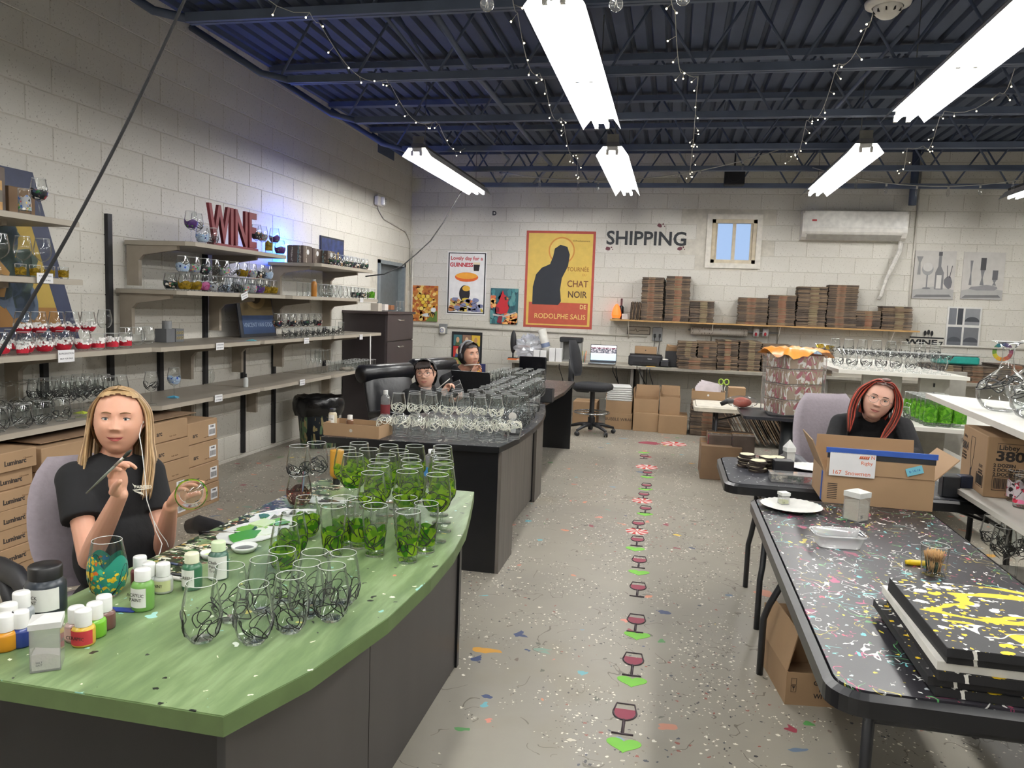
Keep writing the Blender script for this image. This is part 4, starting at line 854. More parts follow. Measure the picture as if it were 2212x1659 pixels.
# --- left shelves, upper level
X0, X1 = -3.88, -3.50
def row(kind, paints, z, y0, y1, n, xs, label, group, inv=False, sc=1.0, jit=.006):
    for x in xs:
        for i in range(n):
            y = y0+(y1-y0)*(i/(n-1) if n > 1 else .5); p = paints[(i*7+int(x*-100)) % len(paints)] if len(paints) > 1 else paints[0]
            glass(kind, p, (x+rnd.uniform(-jit, jit), y+rnd.uniform(-jit, jit), z+.001), label+', '+ORD12[i]+' from the near end'+('' if len(xs) < 2 else ', %s row' % ['front', 'second', 'third'][xs.index(x)]), group, i % 3, inv, sc)
MIX = ['gold', 'mixed', 'black', 'blue', 'gnome', 'mixed', 'purple']
row('stemless', ['gold', 'mixed', 'black', 'purple', 'pink', 'black', 'mixed', 'gold', 'black', 'mixed'], 1.575, 4.98, 6.22, 12, (-3.50,), 'painted glass in the crowded lower layer', 'lower layer of sample glasses')
row('stemless', ['blue', 'mixed', 'gnome', 'black'], 1.575, 4.98, 6.22, 12, (-3.62,), 'painted glass behind the crowded lower layer', 'lower layer of sample glasses, behind')
m = MB(); m.box(-3.68, -3.46, 4.95, 6.25, 1.700, 1.704); tag(m.build('glass_sheet', GL), 'clear sheet between the two layers of sample glasses', 'sheet')
row('stemless', ['gold', 'mixed', 'black', 'blue', 'mixed', 'gnome', 'black', 'mixed', 'gnome'], 1.704, 5.0, 6.2, 10, (-3.54,), 'painted glass in the crowded upper layer', 'upper layer of sample glasses')
for kind, p, y, x, lb in [('wine', 'purple', 5.08, -3.52, 'wine glass with purple motif left of the red word sign'), ('wine', 'black', 5.21, -3.56, 'black scribbled wine glass beside the red letter W'), ('stemless', 'blue', 5.10, -3.44, 'peacock coloured stemless glass at the front of the top shelf'), ('stemless', 'black', 5.22, -3.44, 'small scribbled glass under the letter W'), ('wine', 'gnome', 5.95, -3.50, 'wine glass with red and white motif right of the letter E'), ('wine', 'mixed', 6.08, -3.52, 'wine glass with mixed motif second right of the word sign'), ('wine', 'purple', 6.25, -3.50, 'wine glass with grapes at the far end of the top shelf'), ('tumbler', 'gold', 6.05, -3.44, 'olive patterned tumbler right of the word sign'), ('stemless', 'purple', 6.24, -3.44, 'stemless glass with grapes at the far end of the top shelf')]: glass(kind, p, (x, y, 1.931), lb, None, 1)
row('stemless', ['gnome'], 1.905, 7.42, 8.26, 9, (-3.50,), 'gnome painted glass past the brown gift boxes', 'gnome glasses')
row('stemless', ['none'], 1.575, 7.18, 7.85, 7, (-3.47,), 'clear stemless glass lit blue on the shelf', 'clear glasses lit blue'); row('tumbler', ['none'], 1.575, 7.12, 7.8, 7, (-3.60, -3.7), 'tall clear glass behind the ones lit blue', 'tall clear glasses lit blue'); row('stemless', ['gnome', 'black'], 1.575, 7.95, 8.25, 4, (-3.48,), 'painted glass right of the glasses lit blue', 'painted glasses past the blue light')
glass('rocks', 'lime', (-3.46, 8.38, 1.576), 'lime green painted glass near the far end of the shelf lit blue', None, 0, sc=1.25)
row('wine', ['gnome', 'black'], 1.18, 6.35, 7.15, 7, (-3.52,), 'scribbled wine glass right of the poster book', 'scribbled wine glasses by the poster book', sc=.98); row('rocks', ['black'], 1.18, 6.4, 7.45, 10, (-3.46,), 'low scribbled glass right of the poster book', 'low scribbled glasses')
glass('tumbler', 'black', (-3.48, 7.62, 1.181), 'tall black scribbled glass at the right end of its shelf', None, 0)
row('rocks', ['none'], .775, 7.78, 8.5, 9, (-3.47, -3.57, -3.67), 'low clear glass by the grey rag', 'low clear glasses', sc=.95); row('flute', ['none'], .775, 7.35, 7.65, 4, (-3.62, -3.72), 'tall clear glass on the lowest shelf', 'tall clear glasses on the low shelf', sc=1.1)
# red polka glasses on the left
row('stemless', ['red'], 1.185, 3.40, 3.98, 5, (-3.50,), 'red white dotted stemless glass in front', 'red stemless glasses'); row('wine', ['red'], 1.185, 3.66, 4.16, 5, (-3.62,), 'red white dotted wine glass', 'red wine glasses', sc=1.0); row('rocks', ['red'], 1.185, 4.10, 4.36, 3, (-3.50,), 'low red white dotted glass', 'low red glasses', sc=1.05); row('stemless', ['red'], 1.185, 3.45, 4.1, 6, (-3.74,), 'red stemless glass against the wall', 'red glasses at the back')
glass('rocks', 'red', (-3.46, 3.50, 1.186), 'small red mug with a handle and white dots at the shelf edge', None, 1, sc=.8, cat='mug'); 
m = MB(); m.tube([(-3.46, 3.532, 1.20), (-3.46, 3.56, 1.205), (-3.46, 3.565, 1.23), (-3.46, 3.532, 1.245)], .003, 6); hm = m.build('handle', GL, None)
hm.parent = [o for o in bpy.data.objects if o.get('category') == 'mug'][0]; hm.matrix_parent_inverse = (Matrix.Translation((-3.46, 3.50, 1.186)) @ Matrix.Rotation(hm.parent.rotation_euler.z, 4, 'Z') @ Matrix.Scale(.8, 4)).inverted()
row('stemless', ['none'], 1.18, 4.62, 4.86, 3, (-3.72,), 'clear stemless glass right of the red ones', 'clear glasses right of the red ones'); glass('stemless', 'none', (-3.8, 4.52, 1.18+.12), 'clear glass against the upright by the red wine glasses', None)
row('wine', ['none'], 1.61, 3.4, 3.82, 4, (-3.62,), 'amber wine glass behind beer samplers', 'amber wine glasses'); row('rocks', ['gold'], 1.61, 3.52, 3.82, 4, (-3.48,), 'small gold beer sampler glass', 'beer sampler glasses', sc=.72)
glass('wine', 'gnome', (-3.52, 3.70, 1.946), 'gnome painted wine glass at the end of the highest shelf', None, 2, sc=.95); glass('tumbler', 'mixed', (-3.47, 3.55, 1.946), 'tall tumbler with a snowy tree motif on the highest shelf', None, 2)
# low shelf behind the blonde person: stacked two high
row('stemless', ['thick'], .775, 3.38, 3.80, 4, (-3.50,), 'black patched stemless glass in front', 'black patched glasses, lower layer', sc=1.1); row('wine', ['thick'], .775, 3.36, 3.84, 6, (-3.64, -3.76), 'upturned black patched wine glass', 'upturned patched wine glasses', inv=True)
row('wine', ['black'], .775, 3.88, 4.32, 6, (-3.52, -3.64, -3.76), 'scribbled wine glass behind blonde head', 'scribbled wine glasses behind the blonde head')
glass('wine', 'black', (-3.52, 4.62, .776), 'single black scribbled wine glass standing alone right of the blonde head', None, 1)
for i, (x, y, k, p, lb) in enumerate([(384, 832, 'rocks', 'black', 'low scribbled glass on the bare low shelf'), (411, 830, 'rocks', 'none', 'clear rocks glass second on the bare low shelf'), (452, 827, 'stemless', 'none', 'clear glass beside the crumpled bag'), (462, 810, 'wine', 'blue', 'wine glass with a blue motif on the bare low shelf')]): glass(k, p, (-3.60, 4.98+.0*i, .776) if k == 'wine' else by_base(x, y, .776), lb, None, i % 3)
# --- right hand shelves
ZT_ = 1.131
def lerp(a, b, t_): return tuple(a[k]+(b[k]-a[k])*t_ for k in range(len(a)))
for i in range(8): q = lerp((1.45, 6.72), (2.15, 6.56), i/7); glass('martini', 'black', (q[0], q[1]+.05, ZT_), 'black scribbled martini glass, %s from the left in the front rank' % NTH[i], 'front martini glasses', i % 3)
for i in range(8): q = lerp((1.45, 6.95), (2.15, 6.80), i/7); glass('martini', 'black', (q[0], q[1], ZT_), 'black scribbled martini glass, %s from the left in the second rank' % NTH[i], 'rear martini glasses', i % 3)
for i in range(8): q = lerp((1.45, 7.12), (2.25, 6.98), i/7); glass('stemless', 'black', (q[0], q[1]+.06, ZT_), 'black scribbled stemless glass behind the martini glasses, %s from the left' % NTH[i], 'stemless glasses behind the martini glasses', i % 3)
for i in range(8): q = lerp((1.5, 7.6), (2.3, 7.4), i/7); glass('wine', 'black', (q[0], q[1], ZT_), 'black scribbled wine glass, %s from the left at the white shelf back' % NTH[i], 'wine glasses at the back of the white shelf', i % 3)
glass('martini', 'gold', (1.47, 8.15, ZT_), 'amber martini glass left on the white shelf', None, 0); glass('martini', 'gold', (1.50, 7.85, ZT_), 'amber martini glass nearer on the white shelf', None, 1)
glass('jar', 'blue', (1.38, 8.35, ZT_), 'glass jar with a red white and blue pattern, left of the pair', None, 0, sc=1.1); glass('jar', 'blue', (1.50, 8.38, ZT_), 'glass jar with a red white and blue pattern, right of the pair', None, 1, sc=1.1)
for i, (x, y, k) in enumerate([(1.57, 4.02, 'decanter'), (1.83, 4.36, 'decanter'), (1.60, 3.72, 'decanter'), (1.90, 4.02, 'decanter'), (1.72, 3.44, 'decanter')]): glass('decanter', 'black', (x, y, ZT_), 'large flared decanter with black scribbles, %s on the right white shelf' % NTH[i], None, i % 3, sc=1.5)
for r_ in range(3):
    for i in range(6): glass('tumbler', 'lime', (1.85+r_*.095, 5.92+i*.097, .801), 'lime green tumbler, %s from the near end, %s column' % (NTH[i], ['left', 'middle', 'right'][r_]), 'lime green tumblers', i % 3, sc=1.45)
for i, (x, y) in enumerate([(2160, 1068), (2190, 1082), (2205, 1096)]): glass('tumbler', 'hearts', by_base(x, y, .781), 'clear glass painted with red and pink hearts, %s' % ['farthest', 'middle', 'nearest'][i], None, i, sc=1.0)
for i, (x, y, lb) in enumerate([(2148, 1115, 'farthest'), (2186, 1128, 'second'), (2172, 1138, 'nearest left'), (2205, 1140, 'nearest right')]): glass('wine', 'black', by_rim(x, y, 'wine', .501), 'black scribbled wine glass on the low right shelf, %s' % lb, None, i % 3, sc=1.0)
glass('rocks', 'none', by_base(2015, 1240, .736), 'clear rocks glass full of toothpicks on the splattered table', None, 0, sc=1.05)
for i, (x, y) in enumerate([(1965, 905), (1950, 915)]): glass('stemless', 'black', by_base(x, y, .801), 'black scribbled stemless glass beside the lime tumblers, %s one' % ['far', 'near'][i], None, i)
for k_, o in PROTO.items():
    if o['label'] == 'x':
        for ch in list(o.children): bpy.data.objects.remove(ch)
        bpy.data.objects.remove(o)
# ================================================================== ON THE BACK WALL
def rectw(xl, xr, yt, yb, Y=YB-.006):
    xm, ym = (xl+xr)/2, (yt+yb)/2; return PY(xl, ym, Y).x, PY(xr, ym, Y).x, PY(xm, yb, Y).z, PY(xm, yt, Y).z
def C(name, hx, rough=.7): return M(name, hx, rough, 0, .06, 12)
class Sheet:
    """flat picture hung on a wall: local x right, y up, z out; shapes are inked in thin layers"""
    def __init__(s, name, label, cat, x0, x1, z0, z1, th=.004, Y=YB-.0055, base=None, ground='e8e6e0', tilt=0, group=None):
        s.w, s.h, s.th = x1-x0, z1-z0, th; s.k = 0
        s.o = thing(name, label, cat, (x0, Y, z0), 0, group); s.T = Matrix.Rotation(pi/2+tilt, 4, 'X'); s.n = {}
        m = MB(); m.T = s.T; m.box(0, s.w, 0, s.h, 0, th); m.build('sheet', base or C('ground_'+ground, ground), s.o)
    def poly(s, pts, hx, nm='printed_shape', lift=None):
        s.k += 1; z = s.th+.0004*s.k; m = MB(); m.T = s.T
        m.prism([(p[0]*s.w, p[1]*s.h) for p in pts], z-.0006, z); return m.build(nm, C('ink_'+hx, hx), s.o)
    def many(s, polys, hx, nm='printed_shape'):
        s.k += 1; z = s.th+.0004*s.k; m = MB(); m.T = s.T
        for pts in polys: m.prism([(p[0]*s.w, p[1]*s.h) for p in pts], z-.0006, z)
        o = m.build(nm, C('ink_'+hx, hx), s.o); o['kind'] = 'stuff'; return o
    def line(s, pts, hx, w=.004, nm='printed_line'):
        s.k += 1; z = s.th+.0004*s.k; m = MB(); m.T = s.T
        L_ = [Vector((p[0]*s.w, p[1]*s.h, z)) for p in pts]; m.tube(L_, w/2, 4, flat=1); 
        return m.build(nm, C('ink_'+hx, hx), s.o)
    def text(s, t_, size, u, v, hx, xs=1, bold=0, rot=0, align='CENTER'):
        s.k += 1; fr = s.T @ Matrix.Translation((u*s.w, v*s.h, s.th+.0004*s.k+.0004)) @ Matrix.Rotation(rot, 4, 'Z')
        return lettering(t_, size, C('ink_'+hx, hx), s.o, fr, depth=.0003, xs=xs, bold=bold, align=align)
def circ(cx, cy, rx, ry=None, n=20, a0=0, a1=2*pi): ry = rx if ry is None else ry; return [(cx+rx*cos(a0+(a1-a0)*i/n), cy+ry*sin(a0+(a1-a0)*i/n)) for i in range(n if a1-a0 > 6.2 else n+1)]
rnd = random.Random(11)
def blob(cx, cy, rx, ry, n=9, j=.3): return [(cx+rx*(1+rnd.uniform(-j, j))*cos(2*pi*i/n), cy+ry*(1+rnd.uniform(-j, j))*sin(2*pi*i/n)) for i in range(n)]
def clampb(ps): return [[(min(1, max(0, x)), min(1, max(0, y))) for x, y in p] for p in ps]
# honeycomb and bee canvas
s = Sheet('canvas_painting', 'small painting of honeycomb and a bee, leftmost on the back wall', 'painting', *rectw(889, 946, 617, 694), th=.02, ground='b5702f')
for hx in ('d9a03a', '8f4a2a', 'e0b45a', 'c4763a', 'a8552c', 'e8c877'): s.many(clampb([blob(rnd.random(), rnd.random(), .07, .05) for _ in range(22)]), hx, 'painted_dabs')
s.poly([(.55, 0), (1, 0), (1, .32), (.8, .2)], '5f7a3a', 'painted_leaf')
for i, (cx, cy) in enumerate([(.38, .62), (.55, .62), (.72, .62), (.46, .53), (.63, .70), (.30, .70), (.46, .70), (.4, .36), (.55, .45)]): s.poly([(cx+.095*cos(pi/3*k+.52), cy+.07*sin(pi/3*k+.52)) for k in range(6)], '6a4318', 'comb_wall'); s.poly([(cx+.08*cos(pi/3*k+.52), cy+.06*sin(pi/3*k+.52)) for k in range(6)], ['e8c542', 'f0d468', 'd9ad32'][i % 3], 'comb_cell')
s.poly(blob(.60, .18, .17, .05, j=.1), 'dfe3e6', 'bee_wing'); s.poly(blob(.86, .33, .10, .07, j=.1), 'e9edf0', 'bee_wing'); s.poly(blob(.80, .2, .13, .07, j=.1), '241a10', 'bee_body')
for k in range(3): s.poly([(.73+k*.06, .25-k*.025), (.76+k*.06, .255-k*.025), (.73+k*.06, .15-k*.02), (.70+k*.06, .155-k*.02)], 'd9a83a', 'bee_stripe')
# stout advertisement: words and pint kept, generic shapes below
s = Sheet('poster', 'white advertising poster with red words and a dark pint in a black frame', 'poster', *rectw(966, 1050, 544, 680), th=.006, ground='e9e8e6')
for q in ([(.02, .03), (.05, .03), (.05, .985), (.02, .985)], [(.95, .03), (.98, .03), (.98, .985), (.95, .985)], [(.02, .97), (.98, .97), (.98, .985), (.02, .985)], [(.02, .02), (.98, .02), (.98, .035), (.02, .035)]): s.poly(q, '15161a', 'border')
s.text('Lovely day for a', .078, .49, .895, 'b8242f', bold=.0014, xs=1.0); s.text('GUINNESS', .084, .36, .79, 'b8242f', bold=.003, xs=.92)
s.poly([(.68, .70), (.81, .70), (.835, .82), (.665, .82)], '1b1414', 'printed_pint'); s.poly([(.666, .80), (.834, .80), (.84, .835), (.66, .835)], 'e6d9b8', 'printed_foam')
s.poly(circ(.50, .60, .30, .075), 'd9632c', 'printed_band'); s.poly(circ(.50, .62, .28, .05), 'e8a23a', 'printed_band'); s.poly(circ(.46, .34, .14, .13), '1d1b20', 'printed_oval'); s.poly(circ(.50, .42, .10, .045), 'e0b040', 'printed_oval')
for hx in ('c9b23f', '8a86a8', 'd9c270', 'b97a4a', '7a7fa0'): s.many([[(min(.945, max(.055, x)), min(.27, max(.05, y))) for x, y in blob(rnd.uniform(.1, .9), rnd.uniform(.06, .25), .08, .035)] for _ in range(9)], hx, 'printed_patch')
s.line([(.2, .06), (.78, .2)], '1b1b1e', .006); s.line([(.8, .06), (.2, .2)], '1b1b1e', .006)
for ch, u, v in (('W', .24, .2), ('N', .64, .17), ('S', .19, .075), ('E', .68, .075)): s.text(ch, .055, u, v, '141416', bold=.001)
# cardinal canvas
s = Sheet('canvas_painting', 'small painting of a red bird on a branch, between the two large posters', 'painting', *rectw(1060, 1119, 623, 700), th=.02, ground='2c5a63')
for hx in ('1d4450', '3f7a80', '27535c', '5a8f90'): s.many(clampb([blob(rnd.random(), rnd.random(), .08, .12) for _ in range(12)]), hx, 'painted_dabs')
for hx in ('e08a4a', 'd9734a', 'e9b06a'): s.many(clampb([blob(rnd.uniform(.5, 1), rnd.uniform(0, .28), .09, .05) for _ in range(9)]+[blob(rnd.uniform(0, .15), rnd.uniform(.5, .75), .07, .06) for _ in range(4)]), hx, 'painted_leaf')
s.poly([(.1, .28), (.5, .24), (.95, .36), (.95, .33), (.5, .19), (.1, .23)], 'b9b2b0', 'painted_branch')
s.poly([(.22, .30), (.20, .5), (.30, .62), (.36, .75), (.44, .95), (.50, .82), (.62, .76), (.66, .68), (.62, .6), (.68, .45), (.62, .32), (.40, .27)], 'b8262f', 'painted_bird'); s.poly([(.22, .32), (.20, .5), (.32, .45), (.34, .33)], '7a1c2c', 'painted_wing'); s.poly([(.25, .05), (.42, .0), (.46, .22), (.32, .22)], '7a1f30', 'painted_tail'); s.poly([(.50, .75), (.58, .78), (.60, .68), (.53, .67)], '1d1a1e', 'painted_mask'); s.poly([(.58, .75), (.68, .73), (.59, .69)], 'e08a3a', 'painted_beak')
# large yellow poster: plain stand-in with its words
s = Sheet('poster', 'largest poster, yellow with a dark tall shape and red border', 'poster', *rectw(1134, 1283, 499, 709), th=.003, ground='a8493e')
s.poly([(.035, .025), (.965, .025), (.965, .975), (.035, .975)], 'd8b85c', 'printed_ground'); s.poly([(.07, .04), (.93, .04), (.93, .265), (.07, .265)], 'b5523f', 'printed_band')
s.poly(circ(.52, .80, .19, .14, 28), 'c9883f', 'printed_disc'); s.poly(circ(.52, .80, .17, .125, 28), 'dcbf68', 'printed_disc')
s.poly([(.12, .24), (.12, .42), (.16, .55), (.24, .62), (.36, .66), (.40, .74), (.42, .82), (.50, .86), (.60, .84), (.64, .76), (.62, .64), (.54, .52), (.52, .40), (.54, .28), (.50, .24)], '20242c', 'printed_dark_shape')
for t_, sz, u, v, hx, b in (('TOURNÉE', .085, .765, .61, '9a6a2c', .001), ('DU', .05, .86, .555, 'b8823a', .0005), ('CHAT', .135, .77, .46, '6f3f28', .0015), ('NOIR', .135, .77, .35, '4a3026', .0015), ('DE', .09, .86, .225, 'e8d28a', .0015), ('RODOLPHE SALIS', .105, .53, .12, 'e8c878', .001)): s.text(t_, sz, u, v, hx, .86 if len(t_) < 9 else .94, b)
s.text('© Prochainement', .035, .8, .9, '6a4a2a')
# small framed collage behind the person with headphones: plain coloured panes
s = Sheet('framed_print', 'black framed print of coloured portrait panes behind the person with headphones', 'picture', *rectw(976, 1041, 717, 800), th=.018, ground='14151a')
pal = ['3f6a70', '8a6a58', 'd9b33f', 'b5302c', '4a5a3a', '5f6f80', '7a8f4a', '3a4f7a', 'c98a4a']
for i in range(3):
    for j in range(3):
        u, v = .06+i*.30, .64-j*.30; s.poly([(u, v), (u+.28, v), (u+.28, v+.28), (u, v+.28)], pal[i+3*j], 'print_pane'); s.poly([(u+.05, v), (u+.23, v), (u+.19, v+.1), (u+.09, v+.1)], pal[(i+3*j+4) % 9], 'print_pane_detail'); s.poly(circ(u+.14, v+.15, .055, .075, 10), ['c9a07a', 'd9b890', 'b98a60'][(i+j) % 3], 'print_pane_detail')
s = Sheet('canvas_painting', 'small navy painting with an orange flower below the framed print', 'painting', *rectw(1022, 1050, 785, 815), th=.015, ground='262a5a', Y=YB-.05); s.poly(blob(.45, .5, .3, .32, 12, .15), 'e0882c', 'painted_petals'); s.poly(circ(.45, .5, .12, .13), 'e8b84a', 'painted_centre')
# still life drawings
def sketch(s, seed):
    r = random.Random(seed); s.poly([(0, 0), (1, 0), (1, .2), (.5, .26), (0, .18)], 'a9a8a6', 'pencil_shade'); s.poly([(.02, .02), (.96, .05), (.9, .1), (.1, .08)], '6f6f70', 'pencil_shade')
s = Sheet('drawing', 'grey pencil drawing of a wine bottle and glass', 'drawing', *rectw(1973, 2062, 542, 646), th=.016, ground='c3c0bb'); sketch(s, 1)
s.poly([(.52, .2), (.52, .55), (.58, .68), (.58, .9), (.65, .9), (.65, .68), (.73, .55), (.73, .2)], '7a7a7c', 'drawn_bottle'); s.poly([(.56, .22), (.56, .5), (.68, .5), (.68, .22)], 'cfcdc8', 'drawn_label'); s.poly([(.57, .9), (.66, .9), (.66, .98), (.57, .98)], '4a4a4e', 'drawn_cork')
s.poly(circ(.33, .62, .14, .13), '9a9a9a', 'drawn_glass'); s.poly(circ(.33, .66, .12, .09), 'c9c7c3', 'drawn_glass'); s.poly([(.315, .24), (.345, .24), (.345, .5), (.315, .5)], '77777a', 'drawn_stem'); s.poly(circ(.33, .22, .1, .02), '77777a', 'drawn_foot'); s.poly(blob(.85, .36, .09, .14), '6a6a6e', 'drawn_jug'); s.line([(.82, .45), (.8, .7)], '5a5a5e', .008); s.line([(.87, .45), (.92, .7)], '5a5a5e', .008); s.poly([(.08, .5), (.16, .5), (.14, .75), (.2, .88), (.04, .88), (.1, .75)], '8a8a8a', 'drawn_lamp')
s = Sheet('drawing', 'grey pencil drawing of candlesticks', 'drawing', *rectw(2078, 2168, 545, 647), th=.016, ground='c3c0bb'); sketch(s, 2)
for u, v0, v1, w in ((.2, .3, .82, .035), (.48, .3, .62, .05), (.78, .3, .42, .05)): s.poly([(u-w, v0), (u+w, v0), (u+w*.3, (v0+v1)/2), (u+w, v1), (u-w, v1), (u-w*.3, (v0+v1)/2)], '77777a', 'drawn_candlestick')
s.poly([(.42, .62), (.55, .62), (.55, .88), (.42, .88)], '3f3f42', 'drawn_candle'); s.poly([(.72, .42), (.85, .42), (.85, .62), (.72, .62)], '5a5a5e', 'drawn_candle'); s.poly(blob(.55, .24, .33, .06), '8a8a8c', 'drawn_cloth')
s = Sheet('canvas_painting', 'grey painting of a window divided in four panes', 'painting', *rectw(2043, 2117, 663, 751), th=.02, ground='d6d5d1')
for i, (a, b, c_, d) in enumerate([(.05, .27, .56, .96), (.30, .46, .56, .96), (.52, .95, .56, .96), (.05, .46, .06, .5), (.52, .95, .06, .5)]): s.poly([(a, c_), (b, c_), (b, d), (a, d)], ['6f7278', '34373d', '85878b', '5a5d63', '6a6c70'][i], 'painted_pane'); (s.poly(circ((a+b)/2, c_+.08, (b-a)/2, .12, 16, 0, pi), '3f4248', 'painted_arch') if i > 1 else None)
# colour wheel
p = PY(2166, 760, YB-.006); cw = thing('colour_wheel', 'painted colour wheel ring on the wall at the right edge', 'colour wheel', p); ww = ['6a8f3a', '4f7f5a', '2f6f7a', '3a4f7a', '4a3f6a', '5a3358', '7a3050', '8f3540', 'b8503a', 'c9803a', 'd9a83a', 'c9bf3a']
for k in range(12):
    m = MB(); a = pi+.3-k*pi/6; pts = [(.63*r_*cos(a-q*pi/6), .63*r_*sin(a-q*pi/6)) for r_, q in ((.12, 0), (.12, .5), (.12, .97), (.20, .97), (.20, .5), (.20, 0))]; m.T = Matrix.Rotation(pi/2, 4, 'X'); m.prism(pts, 0, .004); m.build('segment', C('wheel_'+ww[k], ww[k]), cw)
# SHIPPING lettering and painted marks
ST = M('black_wall_paint', '1c2126', .6); x0, x1, z0, z1 = rectw(1313, 1481, 500, 533)
sg = thing('wall_lettering', 'hand painted black word SHIPPING on the back wall', 'lettering', ((x0+x1)/2, YB-.005, (z0+z1)/2)); me = lettering('SHIPPING', .272, ST, sg, frame((0, -.002, 0), (1, 0, 0), (0, 0, 1)), bold=.006, depth=.001, xs=1.0)
for i, (x, y, nm) in enumerate([(1313, 537, 'left'), (1468, 537, 'right'), (1425, 487, 'above')]):
    m = MB(); c_ = PY(x, y, YB-.0052); m.T = frame(c_, (1, 0, 0), (0, 0, 1)); m.prism(blob(0, 0, .035, .028), 0, .001).prism(blob(.05, .02, .012, .012), 0, .001).prism(blob(.07, -.01, .008, .01), 0, .001); o = m.build('paint_splash', M('dark_red_splash', '5a2430', .6)); tag(o, 'dark red painted splash %s the word SHIPPING' % {'left': 'at the left end of', 'right': 'at the right end of', 'above': 'above'}[nm], 'paint mark', kind='stuff')
p = PY(1068, 461, YB-.0055); dd_ = lettering('D', .085, ST, None, frame(p, (1, 0, 0), (0, 0, 1)), name='painted_letter', bold=.004); tag(dd_, 'lone black letter D painted high on the back wall', 'lettering')
# heat pump head
GB_A = M('grey_outlet', '9d9a93', .5)
x0, x1, z0, z1 = rectw(1731, 1957, 457, 519, YB-.12); ac = thing('air_conditioner', 'white wall mounted heat pump above the cardboard shelf', 'air conditioner', ((x0+x1)/2, YB-.006, z0)); w = (x1-x0)/2; h = z1-z0
WP = M('white_plastic', 'dedbd4', .35); pf = [(0, .0), (-.10, .0), (-.17, .03), (-.215, .10), (-.22, h*.55), (-.215, h*.9), (-.19, h), (0, h)]
m = MB(); n = len(pf); vs = [(x, y, z) for x in (-w, w) for y, z in pf]; m.add(vs, [tuple(range(n)), tuple(range(2*n-1, n-1, -1))]+[(i, n+i, n+(i+1) % n, (i+1) % n) for i in range(n)]); m.build('casing', WP, ac)
m = MB(); m.box(-w*.97, w*.97, -.225, -.215, h*.40, h*.97); m.build('front_panel', M('white_glossy_panel', 'e6e4de', .2), ac)
m = MB(); m.cbox((0, -.165, .045), (w*1.85, .10, .008), rx=-.75); m.build('louvre', WP, ac); m = MB(); m.cbox((0, -.175, .03), (w*1.8, .09, .004), rx=-.75); m.build('outlet_slot', GB_A, ac)
m = MB(); m.box(-w*.82, -w*.73, -.228, -.225, h*.62, h*.68); m.build('red_badge', M('red_badge', 'b83038', .4), ac)
m = MB(); p0 = PY(1950, 520, YB-.08); a_ = Vector((w*.93, -.08, 0)); m.tube([a_, a_+Vector((0, 0, -.12)), a_+Vector((-.08, 0, -.35)), a_+Vector((-.14, .02, -.55)), a_+Vector((-.17, .04, -.72)), a_+Vector((-.20, .03, -.78))], .022, 8)
m.tube([a_+Vector((.03, 0, .0)), a_+Vector((.02, 0, -.14)), a_+Vector((-.06, 0, -.36)), a_+Vector((-.13, .02, -.56))], .012, 6); m.build('wrapped_hose', M('white_hose_wrap', 'd9d6cf', .6, 0, .2, 30, .4), ac)
# conduits and wall boxes
CP = M('painted_conduit', 'c9c5bb', .5)
def pipe(label, pts, r=.013, mt=None, cat='conduit'): m = MB(); m.tube(pts, r, 8); return tag(m.build('conduit', mt or CP), label, cat)
pp = PY(975, 708, YB-.02); pipe('horizontal painted conduit along the back wall left of the pine shelf', [(XL+.02, YB-.02, pp.z+.015), (-.95, YB-.02, pp.z+.0), (-.35, YB-.02, pp.z-.0)], .016)
pipe('vertical painted conduit right of the heat pump', [(3.12, YB-.02, 3.7), (3.12, YB-.02, 2.2), (3.12, YB-.02, 1.5)]); q = PY(2100, 750, YB-.02); pipe('horizontal conduit below the window painting', [(2.9, YB-.02, q.z), (4.9, YB-.02, q.z)])
a = PX(815, 435, XL+.02); pipe('curved white cable conduit below the emergency light', [a, a+Vector((0, .06, -.10)), a+Vector((0, .25, -.2)), (XL+.025, 10.95, a.z-.28), (XL+.03, YB-.08, a.z-.42), (XL+.03, YB-.05, a.z-.9)], .011)
pipe('vertical conduit in the corner by the honeycomb painting', [(XL+.05, YB-.03, 2.35), (XL+.05, YB-.03, 1.2)], .014)
el = thing('emergency_light', 'white emergency light high on the left wall', 'emergency light', a); m = MB(); m.cbox((.03, 0, 0), (.06, .22, .12), ch=.01); m.build('housing', WP, el); m = MB(); m.cbox((.075, .03, .005), (.05, .11, .11), rz=.2, ch=.01); m.build('lamp_head', M('pale_lens', 'e9e9e6', .2), el)
m = MB()
for i in range(3):
    for j in range(3): m.cbox((.104, .0+i*.028, -.025+j*.03), (.006, .016, .018), rz=.2)
tag(m.build('lens_grid', M('grey_lens', '9a9a98', .3), el), None, None, kind='stuff')
def wallbox(label, x, y, w, h, d, mt, cat='outlet', Y=YB):
    p = PY(x, y, Y-d); o = thing('outlet_box', label, cat, (p.x, Y-d/2-.006, p.z)); m = MB(); m.cbox((0, 0, 0), (w, d, h), ch=.006); m.build('cover', mt, o); return o
GB = M('grey_metal_box', '8f9192', .5, .3); o = wallbox('grey outlet box with a white air freshener on the back wall', 957, 710, .13, .15, .04, GB); m = MB(); m.cbox((.0, -.045, -.03), (.09, .05, .11), ch=.02); m.build('air_freshener', WP, o); m = MB(); m.T = frame((0, -.071, -.025), (1, 0, 0), (0, 0, 1)); m.tube([(.026*cos(i*.393), .026*sin(i*.393), 0) for i in range(16)], .004, 5, closed=True); m.build('blue_ring', M('blue_ring', '3a4f9a', .4), o)
o = wallbox('grey outlet box with black plugs above the counter', 1420, 722, .14, .20, .04, GB)
